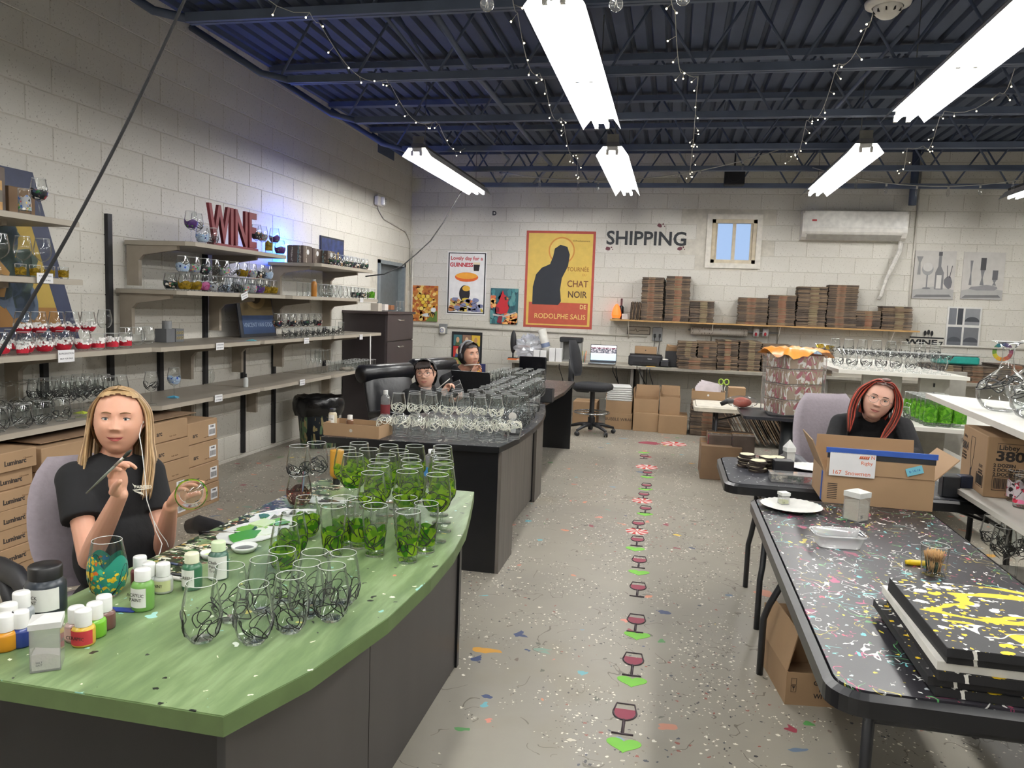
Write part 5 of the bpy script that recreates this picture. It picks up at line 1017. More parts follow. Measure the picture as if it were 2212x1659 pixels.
for x in (-.035, .035): m = MB(); m.cbox((x, -.03, -.02), (.03, .03, .05), ch=.005); m.tube([(x, -.04, -.04), (x, -.06, -.12), (x-.02, -.05, -.35)], .005, 6); m.build('plug', BLK2, o)
o = wallbox('small white junction box on the conduit in the corner', 876, 530, .07, .12, .03, WP, 'junction box')
x0, x1, z0, z1 = rectw(1356, 1404, 706, 722); s = Sheet('wooden_sign', 'small pale sign with a line drawing under the pine shelf', 'sign', x0, x1, z0, z1, th=.012, ground='a89f92'); s.line([(.08, .5), (.3, .5), (.36, .75), (.42, .3), (.55, .5), (.92, .5)], '55504a', .008)
for q in ([(.0, .0), (1, 0)], [(0, 1), (1, 1)], [(0, 0), (0, 1)], [(1, 0), (1, 1)]): s.line(q, '5a544c', .01, 'border')
# rod of tape rolls and gift wrap under the pine shelf
rd = thing('roll_holder', 'rod of patterned wrap and tape rolls under the pine shelf', 'roll holder', (0, 0, 0)); a = PY(1487, 712, YB-.10); b = PY(1682, 720, YB-.10)
m = MB(); m.tube([a, b], .012, 8); m.build('rod', GB, rd); m = MB(); c1 = PY(1492, 714, YB-.10); c2 = PY(1614, 719, YB-.10); m.tube([c1, c2], .055, 14)
t = NT('patterned_wrap'); b_ = spots(t, lin('bdb7ae'), [(60, .5, ['8f877d', 'd4cfc6', '6f675e'], (1, 1, 1), .6)]); t.col(b_); t.b.inputs['Roughness'].default_value = .3; m.build('wrap_roll', t.m, rd)
for x in (1633, 1653): m = MB(); c1 = PY(x-6, 718, YB-.10); c2 = PY(x+6, 719, YB-.10); m.tube([c1, c2], .06, 16); rl = m.build('tape_roll', PAP, rd); m = MB(); cc = PY(x, 722, YB-.162); m.ell(cc, (.018, .004, .025), 8, 6); m.build('printed_glass_mark', REDP, rl)
# wine decor above the right end of the counter
x0, x1, z0, z1 = rectw(1963, 2037, 728, 750); s = Sheet('metal_sign', 'dark metal sign reading WINE above the teal case', 'sign', x0, x1, z0, z1, th=.006, ground='c6c2b8', Y=YB-.02); s.text('WINE', .10, .36, .45, '17181b', xs=1.5, bold=.004); s.text('7', .10, .92, .3, '17181b', bold=.003)
s.poly([(0, .86), (1, .86), (1, 1), (0, 1)], '17181b', 'metal_bar')
for k in range(3): s.poly(circ(.44+.1*k, 1.38+.1*(k == 1), .042, .26, 12), '17181b', 'metal_glass'); s.poly([(.436+.1*k, 1), (.444+.1*k, 1), (.444+.1*k, 1.2), (.436+.1*k, 1.2)], '17181b', 'metal_stem')
# ================================================================== FLATTENED CARDBOARD
def cbm(name, a, b):
    t = NT(name); t.col(t.ramp(t.noise(t.tc('Object', (1, 1, 8)), 9, 4).outputs[0], [(.35, lin(a)), (.65, lin(b))])); t.b.inputs['Roughness'].default_value = .8; return t.m
CB = [cbm('dark_sheet_card', '332b26', '54483e'), cbm('mid_sheet_card', '463b33', '695a4c'), cbm('pale_sheet_card', '62503f', '85705a')]; CBC = [cbm('tan_fold', '655241', '87705a'), cbm('orange_fold', '7a5540', '97705a'), cbm('yellow_fold', '736650', '918264')]
def stack(label, x0, x1, y0, y1, z0, z1, seed, th=.0115, group='stacks of flattened cardboard', mi=0):
    r = random.Random(seed); t_ = thing('cardboard_stack', label, 'cardboard', ((x0+x1)/2, (y0+y1)/2, z0), 0, group); w, d = x1-x0, y1-y0; ms = []
    for k in range(3):
        m = MB(); g = th*.80; m.cbox((0, 0, 0), (w, d, g)); m.k = 1; c0 = (seed % 3-1)*.07*w; m.cbox((c0, -.002, 0), (w*.30, d+.001, g*1.08)); ms.append(m.mesh('cardboard_sheet', [CB[(k+mi) % 3], CBC[(seed+(k == 2)) % 3]]))
    z = th/2; drift = 0
    while z < z1-z0-th*.4:
        drift = drift*.8+r.uniform(-.004, .004); o = obj('cardboard_sheet', r.choice(ms), t_, (drift+r.uniform(-.006, .006), r.uniform(-.006, .006), z), r.uniform(-.015, .015)); z += th
    return t_
for i, (xa, xb, yt, lb) in enumerate([(1383, 1430, 598, 'tall cardboard stack at the left of the pine shelf'), (1435, 1487, 596, 'tall cardboard stack second from the left on the pine shelf'), (1488, 1541, 650, 'short cardboard stack left of the gap on the pine shelf'), (1594, 1657, 643, 'cardboard stack just right of the gap on the pine shelf'), (1660, 1717, 637, 'cardboard stack with an orange middle on the pine shelf'),
    (1720, 1783, 618, 'tall cardboard stack with a yellow middle below the heat pump'), (1786, 1850, 615, 'tallest cardboard stack on the pine shelf'), (1850, 1903, 670, 'shortest cardboard stack on the pine shelf'), (1906, 1971, 661, 'last cardboard stack at the right end of the pine shelf')]):
    a = PY(xa, 690, YB-.27); b = PY(xb, 690, YB-.27); zt = PY((xa+xb)/2, yt, YB-.27).z; stack(lb, a.x, b.x, YB-.27, YB-.03, WSZ+.001, zt, i)
v_ = thing('cardboard_stack', 'row of cardboard sheets standing upright at the left of the pine shelf', 'cardboard', (0, 0, 0)); a = PY(1360, 670, YB-.27)
for k in range(9): m = MB(); m.cbox((a.x+.012+k*.0165, YB-.15, WSZ+.125+.01*(k % 2)), (.009, .22, .25), ry=.05); m.build('cardboard_sheet', CB[k % 3], v_)
for i, (xa, xb, yt, yo, lb) in enumerate([(1462, 1504, 738, 0, 'dark cardboard stack right of the printer'), (1506, 1547, 739, 0, 'dark cardboard stack second right of the printer'), (1549, 1594, 735, 0, 'cardboard stack left of the wrapped boxes'), (1596, 1643, 737, 0, 'cardboard stack directly behind the wrapped boxes'), (1646, 1713, 745, 0, 'low cardboard stack behind the white jars'), (1716, 1800, 752, 0, 'cardboard stack behind the martini shelf'), (2015, 2080, 789, 0, 'cardboard stack below the teal case'), (2083, 2160, 792, .0, 'dark cardboard stack with a white clip'), (2162, 2240, 790, 0, 'cardboard stack at the right edge of the counter')]):
    a = PY(xa, 780, CY+.06); b = PY(xb, 780, CY+.06); zt = PY((xa+xb)/2, yt, CY+.06).z; stack(lb, a.x, b.x, CY+.06+.01*i % .05, YB-.10, CZ+.001, zt, i+20, mi=1 if i < 6 else 0)
a = PY(1467, 815, CY+.01); stack('shallow loose cardboard stack in front on the counter', PY(1464, 800, CY).x, PY(1546, 800, CY).x, CY+.0, CY+.055, CZ+.001, PY(1500, 772, CY).z, 51)
a, b = PZ(1489, 940, 0), PZ(1560, 942, 0); stack('floor stack of pale cardboard right of the kraft cartons', a.x, b.x+.1, a.y, a.y+.35, .001, PY(1520, 868, a.y).z, 33, .016, mi=2)
ln = thing('leaning_cardboard', 'long row of cardboard sheets leaning below the counter', 'cardboard', (0, 0, 0)); rnd = random.Random(5)
lm = [MB().cbox((0, 0, 0), (.010, .42, .50)).mesh('cardboard_sheet', CB[k]) for k in range(3)]+[MB().cbox((0, 0, 0), (.010, .42, .50)).mesh('cardboard_sheet', CBC[0])]
for k in range(62): o = obj('cardboard_sheet', rnd.choice(lm), ln, (.72+k*.021, 9.45+rnd.uniform(-.03, .03), .25+rnd.uniform(-.01, .03))); o.rotation_euler = (0, -.52+rnd.uniform(-.03, .03), 0)
m = MB(); a = PY(2045, 790, 10.9); 
tc_ = thing('storage_case', 'teal plastic case with a grey lid on the cardboard at the right', 'case', (PY(2064, 775, 10.8).x, 10.82, PY(2064, 786, 10.8).z)); m = MB(); m.cbox((0, 0, .05), (.50, .26, .10), ch=.015); m.build('case_body', M('teal_plastic', '1f8f85', .35), tc_); m = MB(); m.cbox((0, 0, .115), (.50, .26, .03), ch=.012); m.build('lid', M('grey_lid', 'a9aaa6', .4), tc_)
# ================================================================== CEILING THINGS
WW = M('white_string_wire', 'b9b9b4', .5); t = NT('fairy_bulb'); t.b.inputs['Emission Color'].default_value = (1, .85, .55, 1); t.b.inputs['Emission Strength'].default_value = 9; FB = t.m
def fairy(label, px, z=3.24, step=.16, seed=0):
    """garland through pixels of the photo at joist height, sagging between joists"""
    r = random.Random(seed); s = thing('fairy_light_string', label, 'string lights', (0, 0, 0), 0, 'fairy light strings'); P_ = [PZ(x, y, z) for x, y in px]; pts = []
    for a, b in zip(P_, P_[1:]):
        n = max(3, int((b-a).length/.1))
        for i in range(n): q = i/n; p = a.lerp(b, q); p.z -= .16*sin(pi*q)*min(1.0, (b-a).length/1.4); pts.append(p)
    pts.append(P_[-1]); m = MB(); m.tube(pts, .0028, 4); m.build('wire', WW, s); d = 0
    for a, b in zip(pts, pts[1:]):
        d += (b-a).length
        if d > step: d = 0; e = a+Vector((r.uniform(-.05, .05), r.uniform(-.03, .03), -r.uniform(.01, .05))); m = MB(); m.tube([a, e], .002, 4); w_ = m.build('bulb_lead', WW, s); m = MB(); m.ell(e, .0055, 8, 6); m.build('bulb', FB, w_)
fairy('fairy light string nearest the left wall', [(560, -15), (669, 27), (690, 50), (835, 172), (843, 182), (942, 262), (948, 268), (1005, 320)], seed=1)
fairy('fairy light string left of the centre lamps', [(1105, -20), (1118, 28), (1166, 158), (1176, 172), (1212, 254), (1218, 268), (1248, 332), (1250, 372)], seed=2)
fairy('fairy light string right of the centre lamps', [(1448, -15), (1458, 22), (1478, 155), (1508, 165), (1506, 185), (1497, 305), (1487, 372)], seed=3)
fairy('fairy light string starting at the smoke detector', [(1888, 20), (1872, 60), (1812, 138), (1804, 155), (1752, 248), (1742, 260), (1716, 325), (1700, 345)], seed=4)
fairy('fairy light string at the right edge', [(2192, 148), (2160, 200), (2040, 240), (2030, 252), (1995, 315), (1960, 320), (1950, 360)], seed=5)
GB_ = glass_mat('bulb_glass', (.96, .96, .95), .04, .6)
def festoon(label, pts, n, rb, seed=0, cone_=True, sag=.12):
    s = thing('festoon_light_string', label, 'string lights', (0, 0, 0)); P_ = []
    for a, b in zip(pts, pts[1:]):
        for i in range(14): q = i/14; p = a.lerp(b, q); p.z -= sag*4*q*(1-q); P_.append(p)
    P_.append(pts[-1]); m = MB(); m.tube(P_, .006, 5); m.build('wire', WW, s); L_ = len(P_)
    for k in range(n):
        p = P_[int((k+.5)*L_/n)]; m = MB(); m.tube([p, p+Vector((0, 0, -.035))], .011, 8); so = m.build('socket', WW, s); m = MB()
        if cone_: m.ell(p+Vector((0, 0, -.075)), (rb*.75, rb*.75, .042), 10, 8)
        else: m.ell(p+Vector((0, 0, -.035-rb)), rb, 16, 12)
        m.build('bulb', GB_, so)
Yf = 9.35
festoon('white festoon string drooping across the back of the room', [PY(1085, 372, Yf), PY(1700, 318, Yf)], 9, .022, sag=.22)
festoon('white festoon string drooping at the back right', [PY(1755, 362, Yf), PY(2225, 385, Yf)], 7, .022, sag=.14)
for i, (x, y, lb) in enumerate([(1052, 9, 'leftmost clear globe bulb at the top edge'), (1190, 14, 'clear globe bulb in front of the big centre lamp'), (1331, 9, 'clear globe bulb right of the big centre lamp'), (1476, -4, 'rightmost clear globe bulb at the top edge')]):
    p = ray(x, y).normalized()*3.1+Vector((0, 0, EYE)); s = thing('globe_bulb', lb, 'light bulb', p, 0, 'globe bulbs'); m = MB(); m.ell((0, 0, 0), .026, 18, 12); m.build('glass_globe', GB_, s); m = MB(); m.tube([(0, 0, .024), (0, 0, .065)], .011, 8).tube([(0, 0, .06), (0, 0, 3.86-p.z)], .003, 5); m.build('socket_and_lead', BLK2, s); m = MB(); m.tube([(-.006, 0, -.012), (-.003, 0, .0), (0, 0, .02), (.003, 0, .0), (.006, 0, -.012)], .0012, 4); m.build('filament', STL, s)
p = PZ(1918, 12, 3.25); sd = thing('smoke_detector', 'round white smoke detector under the joist at the top', 'smoke detector', p); m = MB(); m.lathe([(.001, .03), (.10, .03), (.12, .018), (.115, 0), (.08, -.01)], 28); m.build('base_plate', WP, sd); m = MB(); m.lathe([(.075, -.008), (.072, -.03), (.055, -.05), (.035, -.065), (.001, -.068)], 24); m.build('sensor_dome', WP, sd)
for k in range(10): a = 2*pi*k/10; m = MB(); m.cbox((.066*cos(a), .066*sin(a), -.034), (.012, .008, .02), rz=a); m.build('vent_slot', BLK2, sd)
m = MB(); m.tube([(0, 0, .03), (0, 0, .55)], .01, 6); m.build('mount', GB, sd)
p = PY(1586, 382, 10.75); o = thing('speaker', 'black speaker box hanging on the rear joist', 'speaker', (p.x, 10.72, p.z-.1)); m = MB(); m.cbox((0, 0, .1), (.26, .18, .24), ch=.01); m.build('cabinet', BLK2, o); m = MB(); m.T = frame((0, -.092, .1), (1, 0, 0), (0, 0, 1)); m.cyl((0, 0, 0), .085, .006, 20); m.build('driver', BLK, o); m = MB(); m.tube([(0, .02, .2), (0, .05, .6)], .012, 6); m.build('mount', BLK, o)
NV = NAVY2
for i, (pts, r, lb) in enumerate([([PZ(940, 30, 3.33), PZ(1010, 140, 3.33), PZ(1190, 355, 3.33), (-2.1, 11.0, 3.30)], .022, 'navy conduit crossing the joists diagonally'), ([PZ(820, 20, 3.5), PZ(980, 220, 3.5), PZ(1100, 345, 3.5), (-2.6, 11.1, 3.5)], .013, 'thin navy conduit beside the diagonal one'), ([(3.02, YB-.12, 3.85), (3.02, YB-.12, 3.22), (3.02, YB-.12, 3.08)], .05, 'navy post hanging from the rear joists on the right'), ([PZ(1960, 60, 3.4), PZ(1720, 330, 3.4)], .014, 'thin navy conduit right of the back lamps')]): pipe(lb, pts, r, NV)
# hanging cords
def at(x, y, zc): d = ray(x, y); return Vector((0, 0, EYE))+d*zc
CORD = M('black_cord', '060608', .95)
m = MB(); A, B = at(408, -20, 2.75), at(-30, 812, 2.1); m.tube([A.lerp(B, i/12)+Vector((0, 0, -.05*sin(pi*i/12))) for i in range(13)], .0052, 8); tag(m.build('hanging_cord', CORD), 'thick black cord slanting down across the left of the photo', 'cord')
m = MB(); m.tube([PY(x, y, 9.9-.3*i) for i, (x, y) in enumerate([(1000, 408), (975, 450), (958, 480), (930, 520), (900, 548), (868, 575), (830, 592), (790, 597)])], .007, 6); tag(m.build('hanging_cord', CORD), 'thin black cord dangling from the left lamp to the shelves', 'cord')
# ================================================================== PEOPLE
def remeshed(mb, name, mat, parent, voxel=.004, smooth=6, fac=.5):
    me = mb.mesh(name, mat); o = bpy.data.objects.new(name, me); COL.objects.link(o)
    r = o.modifiers.new('r', 'REMESH'); r.mode = 'VOXEL'; r.voxel_size = voxel; r.use_smooth_shade = True
    s = o.modifiers.new('s', 'SMOOTH'); s.iterations = smooth; s.factor = fac
    bpy.context.view_layer.update()
    m2 = bpy.data.meshes.new_from_object(o.evaluated_get(bpy.context.evaluated_depsgraph_get())); bpy.data.objects.remove(o)
    m2.name = name; m2.materials.clear(); m2.materials.append(mat)
    for p in m2.polygons: p.use_smooth = True
    return obj(name, m2, parent)
def g2(x, z, cx, cz, sx, sz): return math.exp(-((x-cx)/sx)**2-((z-cz)/sz)**2)
PN = 2.3
def jaw(z): s_ = max(0, (-z-.005)/.11); return .0765*(1-.27*s_**1.7)
def disp(x, z):
    ax = abs(x); d = 0
    t_ = min(1, max(0, (.020-z)/.046)); nose = (t_**1.3)*.021*(1 if z > -.026 else max(0, 1-(-.026-z)/.010))
    d += nose*math.exp(-(x/(.0075+.006*t_))**2); d += .0065*g2(ax, z, .0125, -.0275, .006, .0065)
    d += .0035*g2(ax, z, .030, .031, .022, .009); d -= .0095*g2(ax, z, .0305, .009, .017, .012); d += .0055*g2(ax, z, .040, -.024, .020, .019)
    d += .004*g2(ax, z, 0, -.052, .020, .008)+.0028*g2(ax, z, 0, -.066, .017, .006)-.003*g2(ax, z, 0, -.0595, .024, .0028); d -= .003*g2(ax, z, 0, -.079, .02, .008); d += .0065*g2(ax, z, 0, -.098, .022, .016)
    return d
def fy(x, z): q = 1-(abs(x)/jaw(z))**PN-(abs(z)/.115)**PN; return -.092*max(0, q)**(1/PN)-disp(x, z)
def head_mesh(m, Hm, hair_off=0, keep=None):
    vs = []; fs = []; A, B = 72, 56; idx = {}
    for j in range(B+1):
        t_ = pi*j/B
        for i in range(A):
            a = 2*pi*i/A; d = Vector((sin(t_)*cos(a), sin(t_)*sin(a), cos(t_))); k = (abs(d.x)**PN+abs(d.y)**PN+abs(d.z)**PN)**(-1/PN); d *= k
            z = d.z*.115; x = d.x*jaw(z); y = d.y*(.092 if d.y < 0 else .100)
            if d.y < 0: y -= disp(x, z)*min(1, -d.y*2.2)
            if d.y > 0 and z < -.02: y *= 1-.35*min(1, (-z-.02)/.09)
            vs.append(Hm @ Vector((x*(1+hair_off/.075), y+(hair_off if y > 0 else -hair_off*.9), z*(1+hair_off/.115))))
            idx[(i, j)] = (x, y, z)
    for j in range(B):
        for i in range(A):
            k = (i+1) % A
            if keep and not keep(*idx[(i, j)]): continue
            fs.append((j*A+i, (j+1)*A+i, (j+1)*A+k, j*A+k))
    m.add(vs, fs, True)
def capsule(m, a, b, ra, rb):
    a, b = Vector(a), Vector(b); m.tube([a, a.lerp(b, .5), b], [ra, (ra+rb)/2*1.02, rb], 14); m.ell(a, ra, 14, 8); m.ell(b, rb, 14, 8)
def hand(m, w, f, n, curls, thumb=(.6, .3), sc=1.0, side=1, tips=None):
    """palm + five fingers; f = along the palm, n = palm normal (the side the fingers close to)"""
    f = Vector(f).normalized(); n = Vector(n); n = (n-f*n.dot(f)).normalized(); s = f.cross(n)*side; w = Vector(w)
    R = Matrix((s, f, n)).transposed()
    m.ell(w+f*.048*sc, (.040*sc, .052*sc, .0165*sc), 16, 10, R); m.ell(w+f*.012*sc, (.026*sc, .03*sc, .018*sc), 12, 8, R); m.ell(w+f*.035*sc-s*.022*sc+n*.006, (.018*sc, .034*sc, .017*sc), 12, 8, R)
    L_ = [.068, .077, .071, .056]
    for k in range(4):
        p = w+f*(.080+(.006 if k in (1, 2) else 0))*sc+s*(-.029+.0193*k)*sc; a = 0; spread = (k-1.5)*.07
        segs = [.48, .30, .22]; c = curls[k] if hasattr(curls, '__len__') else curls; rr_ = .0088*sc*(.92 if k == 3 else 1)
        m.ell(p, rr_*1.08, 10, 6)
        for q in range(3):
            a += c*(1.0 if q < 2 else .7); d = (f*cos(a)+n*sin(a)+s*spread).normalized(); e = p+d*L_[k]*segs[q]*sc; capsule(m, p, e, rr_*(1-.08*q), rr_*(1-.08*(q+1))); p = e
        if tips is not None: tips.append((p.copy(), d.copy(), n.copy()))
    p = w+f*.022*sc-s*.030*sc; d = (f*cos(thumb[0])-s*sin(thumb[0])+n*thumb[1]).normalized(); e = p+d*.040*sc; capsule(m, p, e, .0125*sc, .0105*sc); d2 = (d+f*.35+n*thumb[1]*.8).normalized(); e2 = e+d2*.032*sc; capsule(m, e, e2, .0105*sc, .0085*sc)
def look(pos, tgt, roll=0, pitch=0, yaw=0):
    d = (Vector(tgt)-Vector(pos)).normalized(); y = -d; x = y.cross(Vector((0, 0, 1))).normalized(); z = x.cross(y)
    return Matrix(((x.x, y.x, z.x, pos[0]), (x.y, y.y, z.y, pos[1]), (x.z, y.z, z.z, pos[2]), (0, 0, 0, 1))) @ Matrix.Rotation(yaw, 4, 'Z') @ Matrix.Rotation(roll, 4, 'Y') @ Matrix.Rotation(pitch, 4, 'X')
def skin_mat(name, c, blush):
    t = NT(name); v = t.tc('Object'); n = t.noise(v, 30, 3); c1 = lin(c); t.col(t.mix(t.math('MULTIPLY', n.outputs[0], .35), c1, lin(blush))); t.b.inputs['Roughness'].default_value = .5
    t.b.inputs['Subsurface Weight'].default_value = .12; t.b.inputs['Subsurface Radius'].default_value = (.012, .005, .003); t.b.inputs['Subsurface Scale'].default_value = .6; return t.m
EYEW = M('eye_white', 'd9d5d0', .15); PUP = M('pupil_black', '0c0b0b', .1); LASH = M('lash_line', '2a1d18', .6)
def face(root, Hm, iris, brow, lipc, smile=.5, open_=.55, sc=1.0):
    def W(x, z, off=0): return Hm @ Vector((x, fy(x, z)-off, z))
    I3 = Hm.to_3x3()
    for s in (-1, 1):
        c = Vector((s*.0305, fy(s*.0305, .009)+.0068, .009)); m = MB(); m.T = Hm @ Matrix.Translation(c); m.ell((0, 0, 0), .0128, 16, 12); m.k = 1; m.ell((0, -.0072, -.0008), (.0066, .0062, .0066), 12, 8); m.k = 2; m.ell((0, -.0112, -.0008), (.0028, .0024, .0028), 10, 6); m.build('eye', [EYEW, iris, PUP], root)
        # lids: skin bands over the ball with a dark lash line
        m = MB(); up = []; lo = []
        for i in range(11):
            u = -1+.2*i; x = c.x+u*.0158; zu = .0095+.0072*open_*2*(1-u*u)**.8-.0012+.0012*s*u; zl = .009-.0062*open_*1.6*(1-u*u)-.0012+.0012*s*u
            q = max(0, .0129**2-(x-c.x)**2*.8-(zu-.009)**2); up.append(Hm @ Vector((x, c.y-q**.5-.0006, zu))); q = max(0, .0129**2-(x-c.x)**2*.8-(zl-.009)**2); lo.append(Hm @ Vector((x, c.y-q**.5-.0002, zl)))
        m.tube(up, [.0008+.0011*(1-abs(-1+.2*i)) for i in range(11)], 5); m.build('upper_lashes', LASH, root)
        m = MB(); vs = []
        for i in range(11):
            for j in range(5): u = -1+.2*i; x = c.x+u*.0158; p = Hm.inverted() @ up[i]; t_ = j/4; z = p.z+.0095*t_; y = p.y*(1-t_)+(fy(x, z)-.0006)*t_-.0012*sin(pi*t_); vs.append(Hm @ Vector((x, y, z)))
        m.add(vs, [(i*5+j, (i+1)*5+j, (i+1)*5+j+1, i*5+j+1) for i in range(10) for j in range(4)], True)
        o0 = len(m.v); vs = []
        for i in range(11):
            for j in range(5): u = -1+.2*i; x = c.x+u*.0158; p = Hm.inverted() @ lo[i]; t_ = j/4; z = p.z-.008*t_; y = p.y*(1-t_)+(fy(x, z)-.0006)*t_-.0006*sin(pi*t_); vs.append(Hm @ Vector((x, y, z)))
        m.add(vs, [(i*5+j+1, (i+1)*5+j+1, (i+1)*5+j, i*5+j) for i in range(10) for j in range(4)], True); m.build('eyelids', root['skin_mat_'] if False else SKINS[root.name], root)
        m = MB(); m.tube([W(s*(.013+.0065*i), .026+.0045*sin(pi*(i+.6)/6.2)+.001*i*.3, .0010) for i in range(6)], [.0015, .0026, .0030, .0027, .0022, .0010], 6, flat=.8); m.build('eyebrow', brow, root)
        m = MB(); m.T = Hm; ex = s*.0735
        m.tube([(ex*.97, .004, -.022), (ex*1.06, .012, -.012), (ex*1.12, .02, .004), (ex*1.12, .02, .018), (ex*1.05, .008, .024), (ex*.99, .0, .016)], [.006, .005, .005, .005, .005, .004], 8); m.ell((ex*1.02, .009, .002), (.006, .012, .018), 10, 8); m.build('ear', SKINS[root.name], root)
    m = MB(); n = 13; P1 = []; P2 = []; up = []; lo = []
    for i in range(n):
        u = -1+2*i/(n-1); x = u*.0265; zc = -.0600+smile*.0075*u*u; P1.append((x, zc)); k = (1-abs(u)**2.2)
        up.append([W(x, zc+.0002, .0008), W(x, zc+.0026*k, .0022*k+.0006), W(x, zc+(.0052-.0012*math.exp(-(u/.12)**2))*k, .0007*k+.0004)]); lo.append([W(x, zc-.0004, .0006), W(x, zc-.0034*k, .0026*k+.0006), W(x, zc-.0072*k, .0008*k+.0004)])
    for L_ in (up, lo): m.add([p for r_ in L_ for p in r_], [(i*3+j, (i+1)*3+j, (i+1)*3+j+1, i*3+j+1) for i in range(n-1) for j in range(2)], True)
    m.build('lips', lipc, root); m = MB(); m.tube([W(x, z, .0012) for x, z in P1], [.0003]+[.0008]*(n-2)+[.0003], 5); m.build('mouth_line', M('mouth_line', '6a3434', .6), root)
SKINS = {}
def hair_strands(root, Hm, mat, paths, r=.005, name='hair', cap=None, capoff=.007, mats=None):
    m = MB()
    if cap: head_mesh(m, Hm, capoff, cap)
    rd_ = random.Random(2)
    for k, P_ in enumerate(paths):
        P_ = [Vector(p) for p in P_]; out = []; n = len(P_)
        for i in range(n-1):
            p0, p1, p2, p3 = P_[max(0, i-1)], P_[i], P_[i+1], P_[min(n-1, i+2)]
            for q in range(4): t_ = q/4; out.append(.5*((2*p1)+(-p0+p2)*t_+(2*p0-5*p1+4*p2-p3)*t_*t_+(-p0+3*p1-3*p2+p3)*t_**3))
        out.append(P_[-1]); out = [Hm @ p for p in out]; N_ = len(out); m.k = k % (len(mats) if mats else 1)
        m.tube(out, [r*(.5+.6*sin(pi*min(1, .12+i/N_*.8))) if i < N_-1 else r*.12 for i in range(N_)], 5, flat=.55)
    return m.build(name, mats or mat, root)
CAMP = Vector((0, 0, EYE))
def body(root, J, skin, head_M, cloth, voxel=.0045, sleeve=1.0, hands=(), trousers=None, arm=1.0, chest=(.155, .105, .16), cloth_nm='hooded_sweatshirt', hood=False, neckr=.050, pel=True):
    L0 = Matrix.Translation(-Vector(root.location)); u = (J['SL']-J['SR']).normalized(); fwd = u.cross(Vector((0, 0, 1))).normalized(); 
    if 'fwd' in J and fwd.dot(J['fwd']) < 0: fwd = -fwd
    R = Matrix((u, fwd, u.cross(fwd))).transposed()
    def V(v): return L0 @ v
    H_ = L0 @ head_M
    m = MB(); head_mesh(m, H_); cn = H_ @ Vector((0, .018, -.075)); capsule(m, cn, V(J['N']), neckr, neckr*1.1); capsule(m, V(J['N']), V(J['C']), .06, .08)
    capsule(m, V(J['SR']).lerp(V(J['SL']), .12), V(J['SL']).lerp(V(J['SR']), .12), .045, .045); m.ell(V(J['C']), (chest[0]*.85, chest[1]*.8, chest[2]*.85), 18, 12, R); m.ell(V(J['B']), (.115, .085, .14), 18, 12, R)
    for a, b, c in (('SR', 'ER', 'WR'), ('SL', 'EL', 'WL')):
        capsule(m, V(J[a]), V(J[b]), .044*arm, .036*arm); e = V(J[b]); w = V(J[c]); md = e.lerp(w, .3); capsule(m, e, md, .036*arm, .038*arm); capsule(m, md, w, .038*arm, .0245*arm)
    tips = []
    for h in hands: hand(m, V(h[0]), h[1], h[2], h[3], h[4], h[5] if len(h) > 5 else 1, h[6] if len(h) > 6 else 1, tips)
    remeshed(m, 'body', skin, root, voxel, 3 if voxel < .004 else 5)
    m = MB(); m.ell(V(J['C']), chest, 22, 14, R); capsule(m, V(J['SR']).lerp(V(J['SL']), .05), V(J['SL']).lerp(V(J['SR']), .05), .060, .060); nb = V(J['N'])
    for q in ('SR', 'SL'): capsule(m, nb+Vector((0, 0, -.02)), nb.lerp(V(J[q]), .85), .050, .055)
    m.ell(nb.lerp(V(J['C']), .45), (chest[0]*.8, chest[1]*.85, .085), 16, 10, R)
    m.ell(V(J['B']), (.150, .115, .17), 20, 12, R); m.ell(V(J['P']), (.17, .135, .12), 20, 12, R)
    for a, b, c in (('SR', 'ER', 'WR'), ('SL', 'EL', 'WL')):
        s_, e, w = V(J[a]), V(J[b]), V(J[c])
        if sleeve >= 1: capsule(m, s_, e, .060, .053); capsule(m, e, e.lerp(w, .5), .053, .047); capsule(m, e.lerp(w, .5), e.lerp(w, .93), .048, .036)
        else: m.tube([s_, s_.lerp(e, sleeve*.5), s_.lerp(e, sleeve)], [.062, .063, .064], 18); m.ell(s_, .064, 16, 10)
    if hood: m.tube([nb+u*.075+fwd*.045+Vector((0, 0, -.03)), nb+u*.095-fwd*.02+Vector((0, 0, .012)), nb-fwd*.10+Vector((0, 0, .01)), nb-u*.095-fwd*.02+Vector((0, 0, .012)), nb-u*.075+fwd*.045+Vector((0, 0, -.03))], [.028, .036, .048, .036, .028], 12)
    remeshed(m, cloth_nm, cloth, root, .006, 5)
    if trousers:
        m = MB(); m.ell(V(J['P']), (.165, .13, .115), 18, 12, R)
        for s in (-1, 1):
            h = V(J['P'])+u*s*.085; k = h+J['leg']*.42+Vector((0, 0, .02)); ft = k+Vector((0, 0, -.44))+J['leg']*.03; capsule(m, h, k, .082, .060); capsule(m, k, ft, .058, .042)
        remeshed(m, 'trousers', trousers, root, .008, 4)
        for s in (-1, 1):
            m = MB(); h = V(J['P'])+u*s*.085; k = h+J['leg']*.42+Vector((0, 0, .02)); ft = k+Vector((0, 0, -.44))+J['leg']*.03; z0 = -root.location.z+.04; ft.z = z0; capsule(m, ft-J['leg']*.04, ft+J['leg']*.16, .042, .036); m.build('shoe', BLK2, root)
    return tips
BCL = M('black_cotton', '0b0c0f', .92, 0, .22, 24, .25); BHD = M('black_fleece', '0a0b0f', .95, 0, .3, 18, .3); JEAN = M('dark_trousers', '1c1e26', .9)
SKA = skin_mat('skin_fair', 'd8a68c', 'cf907a'); SKB = skin_mat('skin_pale', 'dcae97', 'd09a86'); SKC = skin_mat('skin_light', 'cf9f87', 'c08a72'); SKD = skin_mat('skin_rosy', 'e0b39d', 'd69a88')
def at1(x, y, z): return at(x, y, z*.95)
